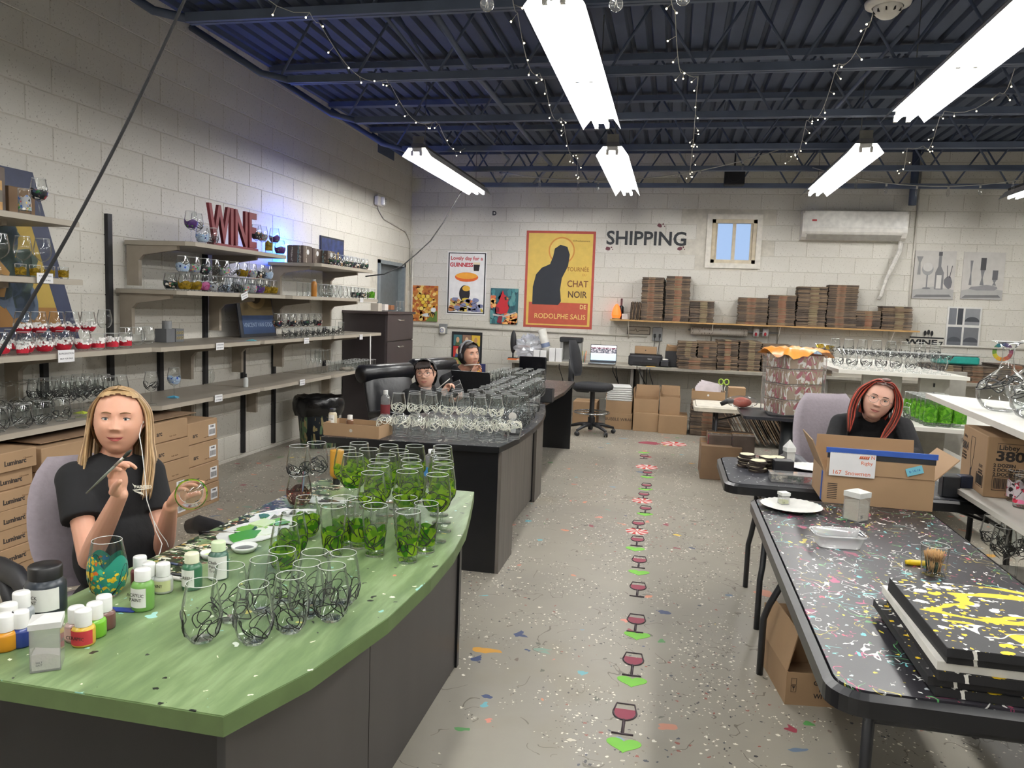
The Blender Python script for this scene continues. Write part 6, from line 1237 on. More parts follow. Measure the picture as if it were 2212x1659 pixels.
# ---------------- blonde person at the green desk
P1 = thing('person', 'blonde person in a black t-shirt holding a paintbrush and a green glass', 'person', (-1.95, 2.35, 0)); SKINS[P1.name] = SKA
hp = at1(257, 910, 2.80); HM1 = look(hp, CAMP+Vector((-.1, 0, -.05)), roll=.05, yaw=-.10)
J = dict(N=at1(249, 994, 2.83), SR=at1(163, 1036, 2.74), SL=at1(318, 1022, 2.92), C=at1(243, 1072, 2.83), B=at1(258, 1190, 2.83), P=at1(262, 1300, 2.85), ER=at1(192, 1208, 2.62), WR=at1(260, 1068, 2.45), EL=at1(352, 1185, 2.86), WL=at1(368, 1094, 2.62), leg=Vector((1, -.05, 0)), fwd=Vector((1, -1, 0)))
hr_f = at1(250, 1008, 2.42)-J['WR']; cup = at1(413, 1070, 2.53)
hl_f = (cup+Vector((0, 0, .0))-J['WL'])
tips1 = body(P1, J, SKA, HM1, BCL, .0026, .52, hands=[(J['WR'], hr_f, U2*.15+R2*.85-_f*.3, [.62, .68, .74, .85], (.25, .8), .92, 1), (J['WL'], at1(396, 1052, 2.60)-J['WL'], R2*.8-_f*.2, [.35, .35, .4, .45], (.5, .5), .92, -1)], trousers=JEAN, cloth_nm='t_shirt', arm=.92, neckr=.047, chest=(.158, .112, .165))
Hl = Matrix.Translation(-Vector(P1.location)) @ HM1
face(P1, Hl, M('iris_blue', '34434f', .2), M('brow_light_brown', '7a5a3c', .8), M('lip_rose', 'b05450', .4), 1.15, .33)
HB1 = M('hair_blonde', 'a88a60', .5, 0, .3, 50, 0, (1, 1, .2)); HB2 = M('hair_dark_blonde', '806446', .5, 0, .3, 50, 0, (1, 1, .2)); HB3 = M('hair_pale_blonde', 'c2a682', .5, 0, .25, 50, 0, (1, 1, .2))
rnd = random.Random(9); paths = []
for s in (-1, 1):
    for i in range(62):
        q = i/61; y0 = -.068+.13*q; y1 = -.008+.090*q+rnd.uniform(-.006, .006); zt = .1165-.35*max(0, abs(y0)-.03)**1.1; ln_ = (.20 if s < 0 else .17)+rnd.uniform(-.02, .02); o_ = rnd.uniform(-.002, .014)
        paths.append([(s*.004, y0, zt+.006), (s*.042, y0*.85+.010, .100+o_*.5), (s*(.076+o_), y0*.35+y1*.5+.006, .050), (s*(.087+o_), y1, -.005), (s*(.093+o_), y1+.004-.02*(1-q), -.075), (s*(.094+o_*2), y1-.012-.02*(1-q), -.15), (s*(.088+o_*2), y1-.03-.02*(1-q), -.13-ln_*.75)])
for i in range(34): a = -1.2+2.4*i/33; paths.append([(0, .03, .118), (.04*a, .085, .09), (.065*a, .108, .02), (.07*a, .108, -.08), (.068*a, .10, -.16), (.062*a, .09, -.24)])
hair_strands(P1, Hl, HB1, paths, .0062, 'hair', cap=lambda x, y, z: y > -.004 and z > -.085 or z > .091-.25*abs(x) and y > -.065, capoff=.009, mats=[HB1, HB2, HB3])
# nails, earbud cord, earrings, shirt print
NP = M('red_nail_polish', '8a2f3a', .25); I1 = -Vector(P1.location)
for p, d, n in tips1[:4]: m = MB(); m.ell(p+d*.003-n*.0055, (.0048, .0048, .0048), 8, 6); m.build('fingernail', NP, P1)
WC_ = M('white_cord', 'dcdcd8', .4); m = MB(); e0 = Hl @ Vector((.074, -.004, -.002))
pts = [at1(x, y, z)+I1 for x, y, z in ((301, 940, 2.70), (307, 975, 2.66), (313, 1030, 2.66), (317, 1080, 2.66), (331, 1123, 2.66), (336, 1145, 2.66), (350, 1175, 2.62), (345, 1195, 2.60), (337, 1207, 2.58))]; m.tube([e0]+pts, .0016, 6); m.build('earbud_cord', WC_, P1)
m = MB(); m.tube([at1(x, y, z)+I1 for x, y, z in ((331, 1123, 2.66), (345, 1150, 2.67), (360, 1170, 2.68), (364, 1182, 2.68))], .0014, 6); m.build('earbud_cord', WC_, P1)
m = MB(); m.ell(e0, .006, 10, 8); m.build('earbud', WC_, P1)
m = MB(); c_ = Hl @ Vector((-.078, .008, -.034)); m.tube([c_+Vector((.006*cos(i*.6), 0, .006*sin(i*.6))) for i in range(10)], .0012, 5, closed=True); m.build('earring', M('gold_metal', 'c9a24a', .3, 1), P1)
pr_ = at1(309, 1052, 2.655)+I1; ux = R2.copy(); fr = frame(pr_, ux, U2); lettering('PAINTED', .014, WHITEP, P1, fr, name='shirt_lettering', depth=.0003, bold=.0003)
m = MB(); m.T = frame(pr_-U2*.010, ux, U2); m.prism([(-.035, .001), (.03, .006), (-.028, -.003)], 0, .0008).prism([(-.03, -.004), (-.005, -.006), (.004, -.018), (-.012, -.012)], 0, .0008).prism([(-.036, .022), (-.024, .012), (-.028, .010)], 0, .0008); m.build('shirt_emblem', WHITEP, P1)
# brush and glass in the hands
m = MB(); a, b = at1(186, 1066, 2.37), at1(284, 972, 2.36); d = (b-a).normalized(); L_ = (b-a).length; m.tube([a, a+d*L_*.35, a+d*L_*.66], [.0022, .0036, .0038], 8); br = thing('paintbrush', 'paintbrush with green bristle tip held by the blonde person', 'paintbrush', a)
m.T = None; m.v = [v-a for v in m.v]; m.build('handle', M('brush_handle', '6f7468', .35), br); m = MB(); m.tube([d*L_*.64, d*L_*.84], [.0042, .0046], 10); m.build('ferrule', STL, br); m = MB(); m.tube([d*L_*.83, d*L_*.93, d*L_], [.0046, .006, .002], 10); m.build('bristles', M('green_black_bristles', '141c14', .6), br)
gp = PROTO[('stemless', 'splash', 0)]; hg = dup(gp, cup, 0, 'stemless glass with a green rim held up by the blonde person', rot=None, name='stemless_glass')
for c in list(hg.children):
    if c.name.startswith('painted_motif') or c.name.startswith('scribbled'): bpy.data.objects.remove(c)
wm = wavy_fill('stemless', 3, .030, .062, amp=.25); wm.build('green_paint', GRN, hg); hg.rotation_mode = 'QUATERNION'; hg.rotation_quaternion = (CAMP-cup+Vector((0, 0, -.2))).normalized().to_track_quat('Z', 'Y') @ Matrix.Rotation(pi, 3, 'X').to_quaternion(); hg.location = cup-(CAMP-cup).normalized()*(-.055)
# ---------------- person in the patterned headscarf
def glasses(root, Hm, mt, w=.024, h=.019, r=.0014):
    m = MB()
    for s in (-1, 1):
        m.tube([Hm @ Vector((s*.031+w*cos(2*pi*i/18), -.108+.010*abs(s*.031+w*cos(2*pi*i/18))/.05, .004+h*sin(2*pi*i/18))) for i in range(18)], r, 6, closed=True); m.tube([Hm @ Vector((s*.054, -.098, .010)), Hm @ Vector((s*.076, -.05, .012)), Hm @ Vector((s*.082, .01, .012))], r, 6)
    m.tube([Hm @ Vector((-.008, -.109, .006)), Hm @ Vector((0, -.111, .010)), Hm @ Vector((.008, -.109, .006))], r, 6); m.build('glasses_frame', mt, root)
P2 = thing('person', 'person in a patterned headscarf, glasses and black hoodie painting a small black tile', 'person', (-1.99, 5.95, 0)); SKINS[P2.name] = SKB
hp = at(919, 809, 6.25); HM2 = look(hp, CAMP, roll=-.06, yaw=-.18)
J = dict(N=at(917, 840, 6.28), SR=at(882, 855, 6.2), SL=at(950, 855, 6.42), C=at(914, 874, 6.3), B=at(915, 925, 6.35), P=at(912, 968, 6.38), ER=at(895, 912, 6.0), WR=at(958, 850, 5.85), EL=at(970, 915, 6.15), WL=at(975, 866, 5.95), leg=Vector((1, -.05, 0)), fwd=Vector((1, -1, 0)))
body(P2, J, SKB, HM2, BHD, .0055, 1.0, hands=[(J['WR'], at(972, 828, 5.83)-J['WR'], R2*.7-_f*.5, [.8, .85, .9, .95], (.3, .8), .95, 1), (J['WL'], at(990, 862, 5.9)-J['WL'], U2*.9, [.4, .45, .5, .6], (.6, .5), .95, -1)], trousers=JEAN, hood=True)
Hl = Matrix.Translation(-Vector(P2.location)) @ HM2; face(P2, Hl, M('iris_brown', '4a3222', .2), M('brow_dark', '2a211d', .8), M('lip_pink', 'b8706a', .45), .35, .5)
glasses(P2, Hl, M('dark_red_frame', '3a1f22', .3)); DH = M('hair_dark_brown', '2a201d', .5, 0, .3, 50)
rnd = random.Random(3); hair_strands(P2, Hl, DH, [[(-.045+.09*i/25, -.055, .105), (-.06+.115*i/25, -.088, .072), (-.066+.13*i/25, -.090, .044+rnd.uniform(-.006, .006))] for i in range(26)]+[[(s*.06, -.06, .06), (s*.074, -.045, .02), (s*.074, -.03, -.02)] for s in (-1, 1) for _ in range(3)], .0055, cap=lambda x, y, z: y > .0 and z > -.09 or z > .075, capoff=.004)
t = NT('patterned_scarf'); b_ = spots(t, lin('1a1a1c'), [(42, .62, ['c9c6c0', '1a1a1c', 'b5b2ac', '8f8c88'], (1, 1, 1), .75)])
for n_ in t.n:
    if n_.type == 'TEX_VORONOI': n_.voronoi_dimensions = '3D'
t.col(b_); t.b.inputs['Roughness'].default_value = .8; m = MB(); head_mesh(m, Hl, .018, lambda x, y, z: (y > -.045+.5*max(0, .06-z)*0 and z > .035 and not (y < -.03 and z < .085)) or (y > .012 and z > -.085)); m.build('headscarf', t.m, P2)
m = MB(); a, b = at(945, 840, 5.80), at(979, 812, 5.80); br = thing('paintbrush', 'thin pale paintbrush held by the person in the headscarf', 'paintbrush', a); m.tube([Vector((0, 0, 0)), (b-a)*.8], .0035, 6); m.build('handle', WP, br); m = MB(); m.tube([(b-a)*.8, (b-a)], [.004, .002], 6); m.build('bristles', BLK, br)
pt_ = thing('small_tile', 'small black tile with silver edges held by the person in the headscarf', 'tile', at(988, 836, 5.86)); m = MB(); m.T = frame((0, 0, 0), R2*.9+U2*.35, U2*.9-R2*.5); m.box(-.035, .035, -.045, .045, 0, .006); m.build('tile', BLK2, pt_); m = MB(); m.T = frame((0, 0, 0), R2*.9+U2*.35, U2*.9-R2*.5); m.tube([(-.035, -.045, .003), (.035, -.045, .003), (.035, .045, .003), (-.035, .045, .003)], .002, 4, closed=True).tube([(-.03, .01, .007), (.03, .016, .007)], .002, 4); m.build('silver_edge', STL, pt_)
# ---------------- person with headphones
P3 = thing('person', 'person with black headphones and dark hair resting a hand at the mouth', 'person', (-1.85, 6.85, 0)); SKINS[P3.name] = SKC
hp = at(1014, 768, 7.05); HM3 = look(hp, CAMP, roll=-.10, yaw=.62, pitch=-.05)
J = dict(N=at(1000, 800, 7.12), SR=at(962, 822, 7.0), SL=at(1018, 822, 7.25), C=at(985, 840, 7.12), B=at(985, 885, 7.15), P=at(985, 925, 7.18), ER=at(985, 868, 6.75), WR=at(1020, 812, 6.72), EL=at(1035, 880, 7.1), WL=at(1060, 860, 6.85), leg=Vector((1, -.05, 0)), fwd=Vector((1, -1, 0)))
body(P3, J, SKC, HM3, BHD, .0055, 1.0, hands=[(J['WR'], at(1028, 793, 6.76)-J['WR'], R2*.6-_f*.1+U2*.3, [.7, .8, .9, 1.0], (.3, .8), .95, 1), (J['WL'], R2*1.0+U2*.1, -U2, [.3, .3, .3, .3], (.5, .3), .95, -1)], trousers=JEAN, hood=True)
Hl = Matrix.Translation(-Vector(P3.location)) @ HM3; face(P3, Hl, M('iris_brown', '4a3222', .2), M('brow_dark', '2a211d', .8), M('lip_pink', 'b8706a', .45), .0, .5)
rnd = random.Random(6); hair_strands(P3, Hl, DH, [[(s*.006, y0, .12), (s*.055, y0*.8, .09), (s*.082, y0*.5+.005, .03), (s*.084, y0*.4+.004, -.03), (s*.072, y0*.5-.01, -.055-rnd.uniform(0, .015))] for s in (-1, 1) for y0 in [(-.075+.17*i/27) for i in range(28)]], .0065, cap=lambda x, y, z: y > .0 and z > -.07 or z > .07, capoff=.007)
m = MB(); m.tube([Hl @ Vector((.095*cos(a), .01, .01+.125*sin(a))) for a in [pi*i/16 for i in range(17)]], .009, 8, flat=1.6); m.build('headband', M('white_grey_band', '8f9094', .4), P3)
for s in (-1, 1): m = MB(); m.ell(Hl @ Vector((s*.094, .012, -.005)), (.022, .034, .040), 16, 10, Hl.to_3x3()); m.build('ear_cup', BLK2, P3)
m = MB(); a, b = at(1002, 789, 6.66), at(1037, 787, 6.66); br = thing('paintbrush', 'thin paintbrush held near the mouth by the person with headphones', 'paintbrush', a); m.tube([(0, 0, 0), b-a], .003, 6); m.build('handle', WP, br)
# ---------------- red haired person
P4 = thing('person', 'red haired person in clear glasses and black hoodie reaching into the open carton', 'person', (1.12, 4.75, 0)); SKINS[P4.name] = SKD
hp = at(1897, 865, 4.40); HM4 = look(hp, CAMP, roll=.26, yaw=.05, pitch=.04)
J = dict(N=at(1882, 896, 4.55), SR=at(1815, 915, 4.58), SL=at(1950, 922, 4.52), C=at(1880, 940, 4.60), B=at(1875, 1010, 4.72), P=at(1868, 1080, 4.9), ER=at(1793, 985, 4.42), WR=at(1845, 1010, 4.05), EL=at(1975, 985, 4.30), WL=at(1935, 1010, 4.02), leg=Vector((0, -1, 0)), fwd=Vector((0, -1, 0)))
body(P4, J, SKD, HM4, BHD, .003, 1.0, hands=[(J['WR'], Vector((.1, -.7, -.5)), Vector((0, 0, -1)), .3, (.6, .3), .95, 1), (J['WL'], Vector((-.1, -.7, -.5)), Vector((0, 0, -1)), .3, (.6, .3), .95, -1)], trousers=JEAN, hood=True, chest=(.17, .12, .17))
Hl = Matrix.Translation(-Vector(P4.location)) @ HM4; face(P4, Hl, M('iris_grey', '2f3436', .2), M('brow_brown', '4a3228', .8), M('lip_pink', 'b8706a', .45), .7, .38)
glasses(P4, Hl, M('clear_frame', 'b9a89c', .2, .3), .0245, .021, .0013)
RH1 = M('hair_red', '9c3a2a', .5, 0, .3, 50, 0, (1, 1, .2)); RH2 = M('hair_bright_red', 'b84a35', .5, 0, .3, 50, 0, (1, 1, .2)); RH3 = M('hair_brown_root', '4a2a22', .5, 0, .3, 50)
rnd = random.Random(12); paths = []
for s in (-1, 1):
    for i in range(60):
        q = i/59; y0 = -.066+.12*q; y1 = -.050+.13*q+rnd.uniform(-.006, .006); o_ = rnd.uniform(-.004, .034); e = 1 if i < 26 else .6
        paths.append([(s*.004, y0, .122-.2*abs(y0)), (s*.045, y0*.9, .103+o_*.4), (s*(.082+o_), y1*.75, .045), (s*(.100+o_), y1*.8, -.02), (s*(.100+o_), y1*.6-.01, -.085), (s*(.090+o_), y1*.4-.03, -.14), (s*(.082+.3*o_), -.045+y1*.2, -.15-.06*e-rnd.uniform(0, .02))])
for i in range(24): a = -1.1+2.2*i/23; paths.append([(0, .03, .12), (.04*a, .09, .09), (.07*a, .112, .01), (.07*a, .11, -.09), (.062*a, .10, -.15)])
hair_strands(P4, Hl, RH1, paths,   .0074, 'hair', cap=lambda x, y, z: y > -.012 and z > -.09 or z > .092-.22*abs(x) and y > -.068, capoff=.012, mats=[RH3, RH1, RH2])
m = MB(); m.tube([Hl @ Vector((0, y, .1215+.005*(1-abs(y-.01)/.07))) for y in (-.06, -.02, .02, .06)], [.018, .03, .03, .02], 8, flat=.35); m.build('dark_roots', RH3, P4)
m = MB(); c_ = Hl @ Vector((.080, -.01, -.045)); m.tube([c_, c_+Vector((0, 0, -.028))], .0028, 6); m.build('earring', WC_, P4)
p_ = at(1908, 955, 4.40)-Vector(P4.location); lettering('Art', .022, WHITEP, P4, frame(p_, (1, 0, 0), (0, -.3, 1)), name='shirt_lettering', depth=.0003, bold=.0004)
# ================================================================== SMALL THINGS
def lab(t_, size, mt, par, r, z, ang=-pi/2, **kw): return lettering(t_, size, mt, par, frame(((r+.0006)*cos(ang), (r+.0006)*sin(ang), z), (-sin(ang), cos(ang), 0), (0, 0, 1)), name='printed_lettering', depth=.0002, **kw)
def bottle(label, loc, r, h, hx, cap='e9e9e6', capr=None, caph=.03, paper=None, txt=None, neck=None, cat='paint bottle', nm='paint_bottle', band=(.15, .8), paperhx='e4e4de', rz=0, clear=False, group=None):
    b = thing(nm, label, cat, loc, rz, group); capr = capr or r*.72; neck = neck or capr*.85
    mt = glass_mat('clear_plastic', (.93, .93, .93), .12, .5) if clear else C('bottle_'+hx, hx, .3); m = MB(); m.lathe([(.0005, 0), (r*.95, 0), (r, .004), (r, h*.80), (r*.93, h*.90), (neck, h)], 22); m.build('bottle_body', mt, b)
    m = MB(); m.lathe([(capr, h), (capr, h+caph*.9), (capr*.93, h+caph), (.0005, h+caph)], 20); m.build('cap', C('cap_'+cap, cap, .4), b)
    if paper is not None:
        m = MB(); a0, a1 = -pi/2-paper, -pi/2+paper; n = 14; z0, z1 = h*band[0], h*band[1]; vs = [((r+.0006)*cos(a0+(a1-a0)*i/n), (r+.0006)*sin(a0+(a1-a0)*i/n), z) for i in range(n+1) for z in (z0, z1)]
        m.add(vs, [(2*i, 2*i+2, 2*i+3, 2*i+1) for i in range(n)], True); lb_ = m.build('label', C('paper_'+paperhx, paperhx), b)
        if txt: lab(txt, min(.012, r*.45), KINK, lb_, r+.0006, h*.5)
    return b
DT = .751
def bz(x, y, z=DT): return PZ(x, y, z)
bottle('amber yellow paint pot with a white cap at the left edge', bz(12, 1400), .026, .042, 'c98a1c', caph=.036, group='glass paint pots')
bottle('paint pot with a white cap behind the yellow one', bz(20, 1375), .026, .042, 'c9c9c4', caph=.036, paper=1.2, txt='PAINT'); bottle('navy blue paint pot behind the clear shaker', bz(46, 1392), .024, .042, '1c2f6e', caph=.036)
bottle('paint pot with a tall white cap directly behind the shaker', bz(48, 1350), .026, .045, '8f9498', caph=.036); bottle('pale pink paint pot right of the shaker', bz(166, 1380), .024, .042, 'b59a94', caph=.034, paper=1.0, paperhx='d9b0a8')
bottle('red and yellow labelled paint pot nearest the viewer', bz(181, 1390), .0245, .044, 'c9a83a', caph=.036, paper=1.5, txt='CERAMIC', paperhx='b8323a', band=(.12, .85)); bottle('lime green paint pot', bz(206, 1372), .024, .042, '6aa82a', caph=.036); bottle('small brown paint pot at the back', bz(226, 1355), .024, .042, '5f3f38', caph=.036)
bottle('light green squeeze paint bottle with a white label', bz(309, 1314), .027, .075, '6a9a4a', caph=.028, paper=.9, txt='ACRYLIC\nPAINT'); bottle('dark red paint pot behind the light green bottle', bz(303, 1262), .024, .045, '5f1f26', caph=.034); bottle('white capped pot between the red pot and the green bottle', bz(322, 1278), .023, .045, '9aa09a', caph=.034)
bottle('small pot with a yellow green diamond label', bz(353, 1277), .0245, .044, 'b9bcb4', caph=.034, paper=1.4, txt='PAINT', paperhx='c9cf9a'); bottle('dark green paint bottle with a cream cap', bz(415, 1270), .026, .072, '2f5f44', cap='dfe0c4', caph=.026, paper=.8, txt='GREEN')
bottle('dark green bottle with a handwritten white label', bz(472, 1248), .027, .080, '35584a', cap='cfe0b8', caph=.026, paper=1.5, txt='Chalk\nPaint\nTrial', band=(.05, .85))
bottle('large black paint jar with a black lid at the desk edge', bz(100, 1318), .046, .085, '2a3038', cap='121214', capr=.038, caph=.032, paper=1.4, txt='BLACK\nPAINT', neck=.036)
# inverted squeeze bottle and water bottle at the back of the green desk
b = bottle('yellow brown squeeze bottle standing on its black cap', bz(727, 1045), .030, .125, 'b8862a', cap='15151a', capr=.016, caph=.025, paper=1.4, txt='GLUE', paperhx='e4e0d8', band=(.3, .75)); b.rotation_euler = (pi, 0, 0); b.location.z += .150
w = bottle('clear water bottle with a blue label among the green glasses', bz(930, 1052), .032, .15, 'ffffff', cap='e8eaec', capr=.014, caph=.016, paper=1.5, paperhx='3f7fc0', band=(.35, .62), clear=True, nm='water_bottle', cat='bottle')
# shaker boxes
def shaker(label, loc, w, h, rz, fill, tip=.0, fh=.35, lidh=.18):
    s = thing('shaker', label, 'shaker', loc, rz); a = w/2; PL = glass_mat('clear_plastic', (.93, .93, .93), .12, .5); m = MB()
    m.box(-a, a, -a, a, 0, .002); 
    for x0, x1, y0, y1 in ((-a, a, -a, -a+.0015), (-a, a, a-.0015, a), (-a, -a+.0015, -a, a), (a-.0015, a, -a, a)): m.box(x0, x1, y0, y1, .0, h*(1-lidh))
    m.build('clear_box', PL, s); m = MB(); b = a+.002; z0 = h*(1-lidh); m.add([(-b, -b, z0), (b, -b, z0), (b, b, z0), (-b, b, z0), (-b, -b, h*.93), (b, -b, h*.93), (b, b, h*.93), (-b, b, h*.93), (0, 0, h*1.03+tip)], [(0, 1, 5, 4), (1, 2, 6, 5), (2, 3, 7, 6), (3, 0, 4, 7), (4, 5, 8), (5, 6, 8), (6, 7, 8), (7, 4, 8)], False); m.build('lid', M('frosted_lid', 'd9dad6', .35), s)
    m = MB(); c = a-.003; n = 8; f0 = fh*h; top = [(-c+2*c*i/n, -c+2*c*j/n, f0*(1+.25*sin(2.2*i/n+.4)*cos(1.7*j/n)-.25*(i/n))) for i in range(n+1) for j in range(n+1)]; m.add(top, [(i*(n+1)+j, (i+1)*(n+1)+j, (i+1)*(n+1)+j+1, i*(n+1)+j+1) for i in range(n) for j in range(n)], True)
    bt = [(x, y, .003) for x, y, z in top]; k = n+1; ring = [i*k for i in range(n+1)]+[n*k+j for j in range(1, n+1)]+[i*k+n for i in range(n-1, -1, -1)]+[j for j in range(n-1, 0, -1)]
    o = len(ring); m.add([top[q] for q in ring]+[bt[q] for q in ring], [(i, (i+1) % o, o+(i+1) % o, o+i) for i in range(o)]+[tuple(range(o, 2*o))], False); m.build('powder', fill, s); s_ = lettering('SALT\nGRIT', w*.10, INK, s, frame((-.2*w, -a-.0005, h*.16), (1, 0, 0), (0, 0, 1)), name='printed_lettering', depth=.0002); return s
PWD = M('white_powder', 'e3e0d8', .9, 0, .06, 200, .2)
shaker('clear square shaker of white powder in the left foreground', bz(103, 1438), .056, .112, .62, PWD, .0, .30); shaker('tall clear shaker of cream powder on the splattered table', PZ(1848, 1122, .736), .070, .125, .75, M('cream_powder', 'ded6c4', .9, 0, .05, 200, .2), 0, .66, .24)
s = shaker('small clear jar with pale yellow powder on the paper plate', PZ(1692, 1088, .741), .036, .055, .4, M('yellow_powder', 'd4d99a', .9), 0, .34, .3); shaker('tall white salt carton by the stacked slices', PZ(1703, 1002, .736), .048, .10, .3, PWD, .035, .8, .3)
# paint palettes and rags on the work zone
PT = M('palette_white', 'd9dcd8', .4)
def palette(label, loc, w, h, rz, cols, seed):
    p = thing('paint_palette', label, 'palette', loc, rz); m = MB(); vs = []; r = random.Random(seed); m.prism(blob_(0, 0, w/2, h/2, 14, .06, r), 0, .004); m.build('palette_sheet', PT, p)
    for k, c in enumerate(cols):
        m = MB(); m.prism(blob_(r.uniform(-.3, .3)*w, r.uniform(-.3, .3)*h, r.uniform(.10, .22)*w, r.uniform(.12, .24)*h, 11, .35, r), .004, .0055+.0006*k); m.build('paint_daub', C('daub_'+c, c, .25), p)
def blob_(cx, cy, rx, ry, n, j, r): return [(cx+rx*(1+r.uniform(-j, j))*cos(2*pi*i/n), cy+ry*(1+r.uniform(-j, j))*sin(2*pi*i/n)) for i in range(n)]
palette('white palette sheet covered in dark and light green paint', bz(548, 1150, .752), .20, .28, -.2, ['2f7a2a', '8fb86a', 'dfe8d0', '1f4f24', '6aa83a', 'c9dfa8', '3f8f34'], 1)
palette('second green smeared palette farther up the desk', bz(597, 1122, .752), .18, .20, .3, ['bfe09a', 'e6ead8', '5fa04a', '2f6a2c'], 2); palette('white napkin with green smears behind the splashed glass', bz(700, 1082, .752), .20, .10, .1, ['23452a', '1a1c1a', 'dfe4dc'], 3)
def dish(label, loc, r, mt, inner, h=.018):
    d = thing('small_dish', label, 'dish', loc); m = MB(); m.lathe([(.0005, 0), (r*.7, 0), (r*.95, h*.6), (r, h), (r*.96, h), (r*.66, .003), (.0005, .003)], 22); m.build('dish', mt, d); m = MB(); m.lathe([(r*.80, h*.45), (.0005, h*.48)], 18); m.build('paint_pool', inner, d); return d
dish('white dish with black and white paint left of the napkins', bz(528, 1190), .040, PT, M('grey_paint_pool', '4a4f52', .2)); dish('pale dish with lime paint behind the labelled bottle', bz(452, 1205), .026, PT, M('lime_paint_pool', 'b9cf6a', .3))
m = MB(); r = random.Random(4); n = 12; g = [(-.07+.14*i/n, -.05+.10*j/n, .004+.022*abs(sin(i*.9+j*.5))*cos(j*.4)*(1-(2*i/n-1)**4)) for i in range(n+1) for j in range(n+1)]; m.add(g, [(i*(n+1)+j, (i+1)*(n+1)+j, (i+1)*(n+1)+j+1, i*(n+1)+j+1) for i in range(n) for j in range(n)], True)
me_ = m.mesh('paper_towel', PAP); tag(obj('paper_towel', me_, None, bz(640, 1110, .751), .4), 'crumpled white paper towel beside the splashed brown glass', 'napkin'); tag(obj('paper_towel', me_, None, bz(600, 1112, .752), 1.1), 'flat white paper towel above the green palettes', 'napkin')
def stick(label, a, b, r, mt, nm='marker_pen', cat='marker', tipm=None):
    a, b = Vector(a), Vector(b); s = thing(nm, label, cat, a); m = MB(); m.tube([(0, 0, 0), (b-a)*.8], r, 8); m.build('barrel', mt, s); m = MB(); m.tube([(b-a)*.8, b-a], [r*1.05, r*.6], 8); m.build('cap', tipm or BLK2, s)
stick('white marker with a black cap behind the diamond labelled pot', bz(402, 1252, .757), bz(358, 1246, .757), .006, WP); stick('black marker beside the white one', bz(396, 1243, .757), bz(344, 1238, .757), .005, BLK2, tipm=WP); stick('silver brush lying across the work zone', bz(520, 1150, .757), bz(436, 1149, .757), .004, STL, 'paintbrush', 'paintbrush'); stick('dark blue brush lying in the work zone', bz(350, 1213, .756), bz(395, 1222, .756), .004, M('navy_handle', '24304a', .4), 'paintbrush', 'paintbrush')
stick('white marker lying behind the paint pots', bz(238, 1320, .757), bz(150, 1312, .757), .006, WP); m = MB(); q = bz(262, 1318, .7515); m.prism([(-.035, -.008), (.035, -.012), (.045, .010), (-.03, .014)], 0, .002); tag(m.build('sample_packet', M('blue_packet', '2a3a86', .3), None, q, .2), 'blue and silver sample packet lying beside the brown pot', 'packet')
a = by_rim(646, 1040, 'stemless', DZ_); 
for i, (dx, hx) in enumerate([(.01, '7a2430'), (-.008, '6f7f8f')]): p = bz(650, 1088, .755); stick(['red brush standing in the splashed glass', 'grey brush standing in the splashed glass'][i], p, p+Vector((dx+.02*i, .01, .16)), .0045, C('brush_'+hx, hx, .4), 'paintbrush', 'paintbrush')
# ---- black desk: tray box, bottles, laptop, tag holder, rag
q0, q1 = bz(698, 940), bz(818, 950); q = (q0+q1)/2; w_ = (q1-q0).length
tr = open_carton('cardboard_tray', 'shallow kraft tray with a round hole on the black desk', (w_, .20, .075), (q.x, q.y+.11, .751), math.atan2(q1.y-q0.y, q1.x-q0.x), {}, cat='tray'); m = MB(); m.T = frame((0, -.1005, .038), (1, 0, 0), (0, 0, 1)); m.cyl((0, 0, 0), .010, .001, 16); m.build('round_hole', M('hole_pale', 'b9b4a9', .6), tr)
m = MB(); m.box(-w_/2+.006, w_/2-.006, -.094, .094, .040, .044); m.build('inner_card', KRD, tr)
bottle('cream bottle with a black cap standing in the kraft tray', (q.x-.17, q.y+.12, .796), .025, .08, 'c9bfa4', cap='1a1a1c', capr=.018, caph=.02, paper=.8, txt='GLUE'); bottle('amber bottle with a white cap standing in the kraft tray', (q.x-.05, q.y+.10, .796), .022, .045, '6a4a34', cap='e4e2dc', caph=.026)
bottle('clear bottle with a dark red label at the left end of the cream glasses', bz(832, 905), .033, .17, 'ffffff', cap='c9c9c6', capr=.016, caph=.028, paper=1.6, paperhx='6a1f24', band=(.2, .6), clear=True, nm='water_bottle', cat='bottle')
def laptop(label, loc, rz, screen, w=.34, d=.23, open_=.25, lidm=BLK2, base_m=None):
    l = thing('laptop', label, 'laptop', loc, rz); m = MB(); m.cbox((0, 0, .008), (w, d, .014), ch=.004); m.build('base', base_m or M('silver_laptop', '9b9da0', .35, .7), l); m = MB(); m.box(-w*.44, w*.44, -.02, d*.40, .0152, .016); m.build('keyboard', BLK2, l)
    m = MB(); m.T = Matrix.Translation((0, d/2, .014)) @ Matrix.Rotation(-open_, 4, 'X'); m.box(-w/2, w/2, 0, .006, 0, d); lid = m.build('lid', lidm, l); m = MB(); m.T = Matrix.Translation((0, d/2, .014)) @ Matrix.Rotation(-open_, 4, 'X'); m.box(-w/2+.008, w/2-.008, -.001, .0, .012, d-.008); m.build('screen', screen, lid); return l, Matrix.Translation((0, d/2, .014)) @ Matrix.Rotation(-open_, 4, 'X')
SCR = M('dark_screen', '0f1014', .15); laptop('black laptop turned away on the black desk in front of the headphones person', (bz(1036, 858).x, bz(1036, 858).y, .751), 2.95, SCR, .36, .24, .35)
bottle('small amber bottle with a white cap left of the black laptop', bz(1005, 858), .022, .05, '8a6a3a', caph=.03); 
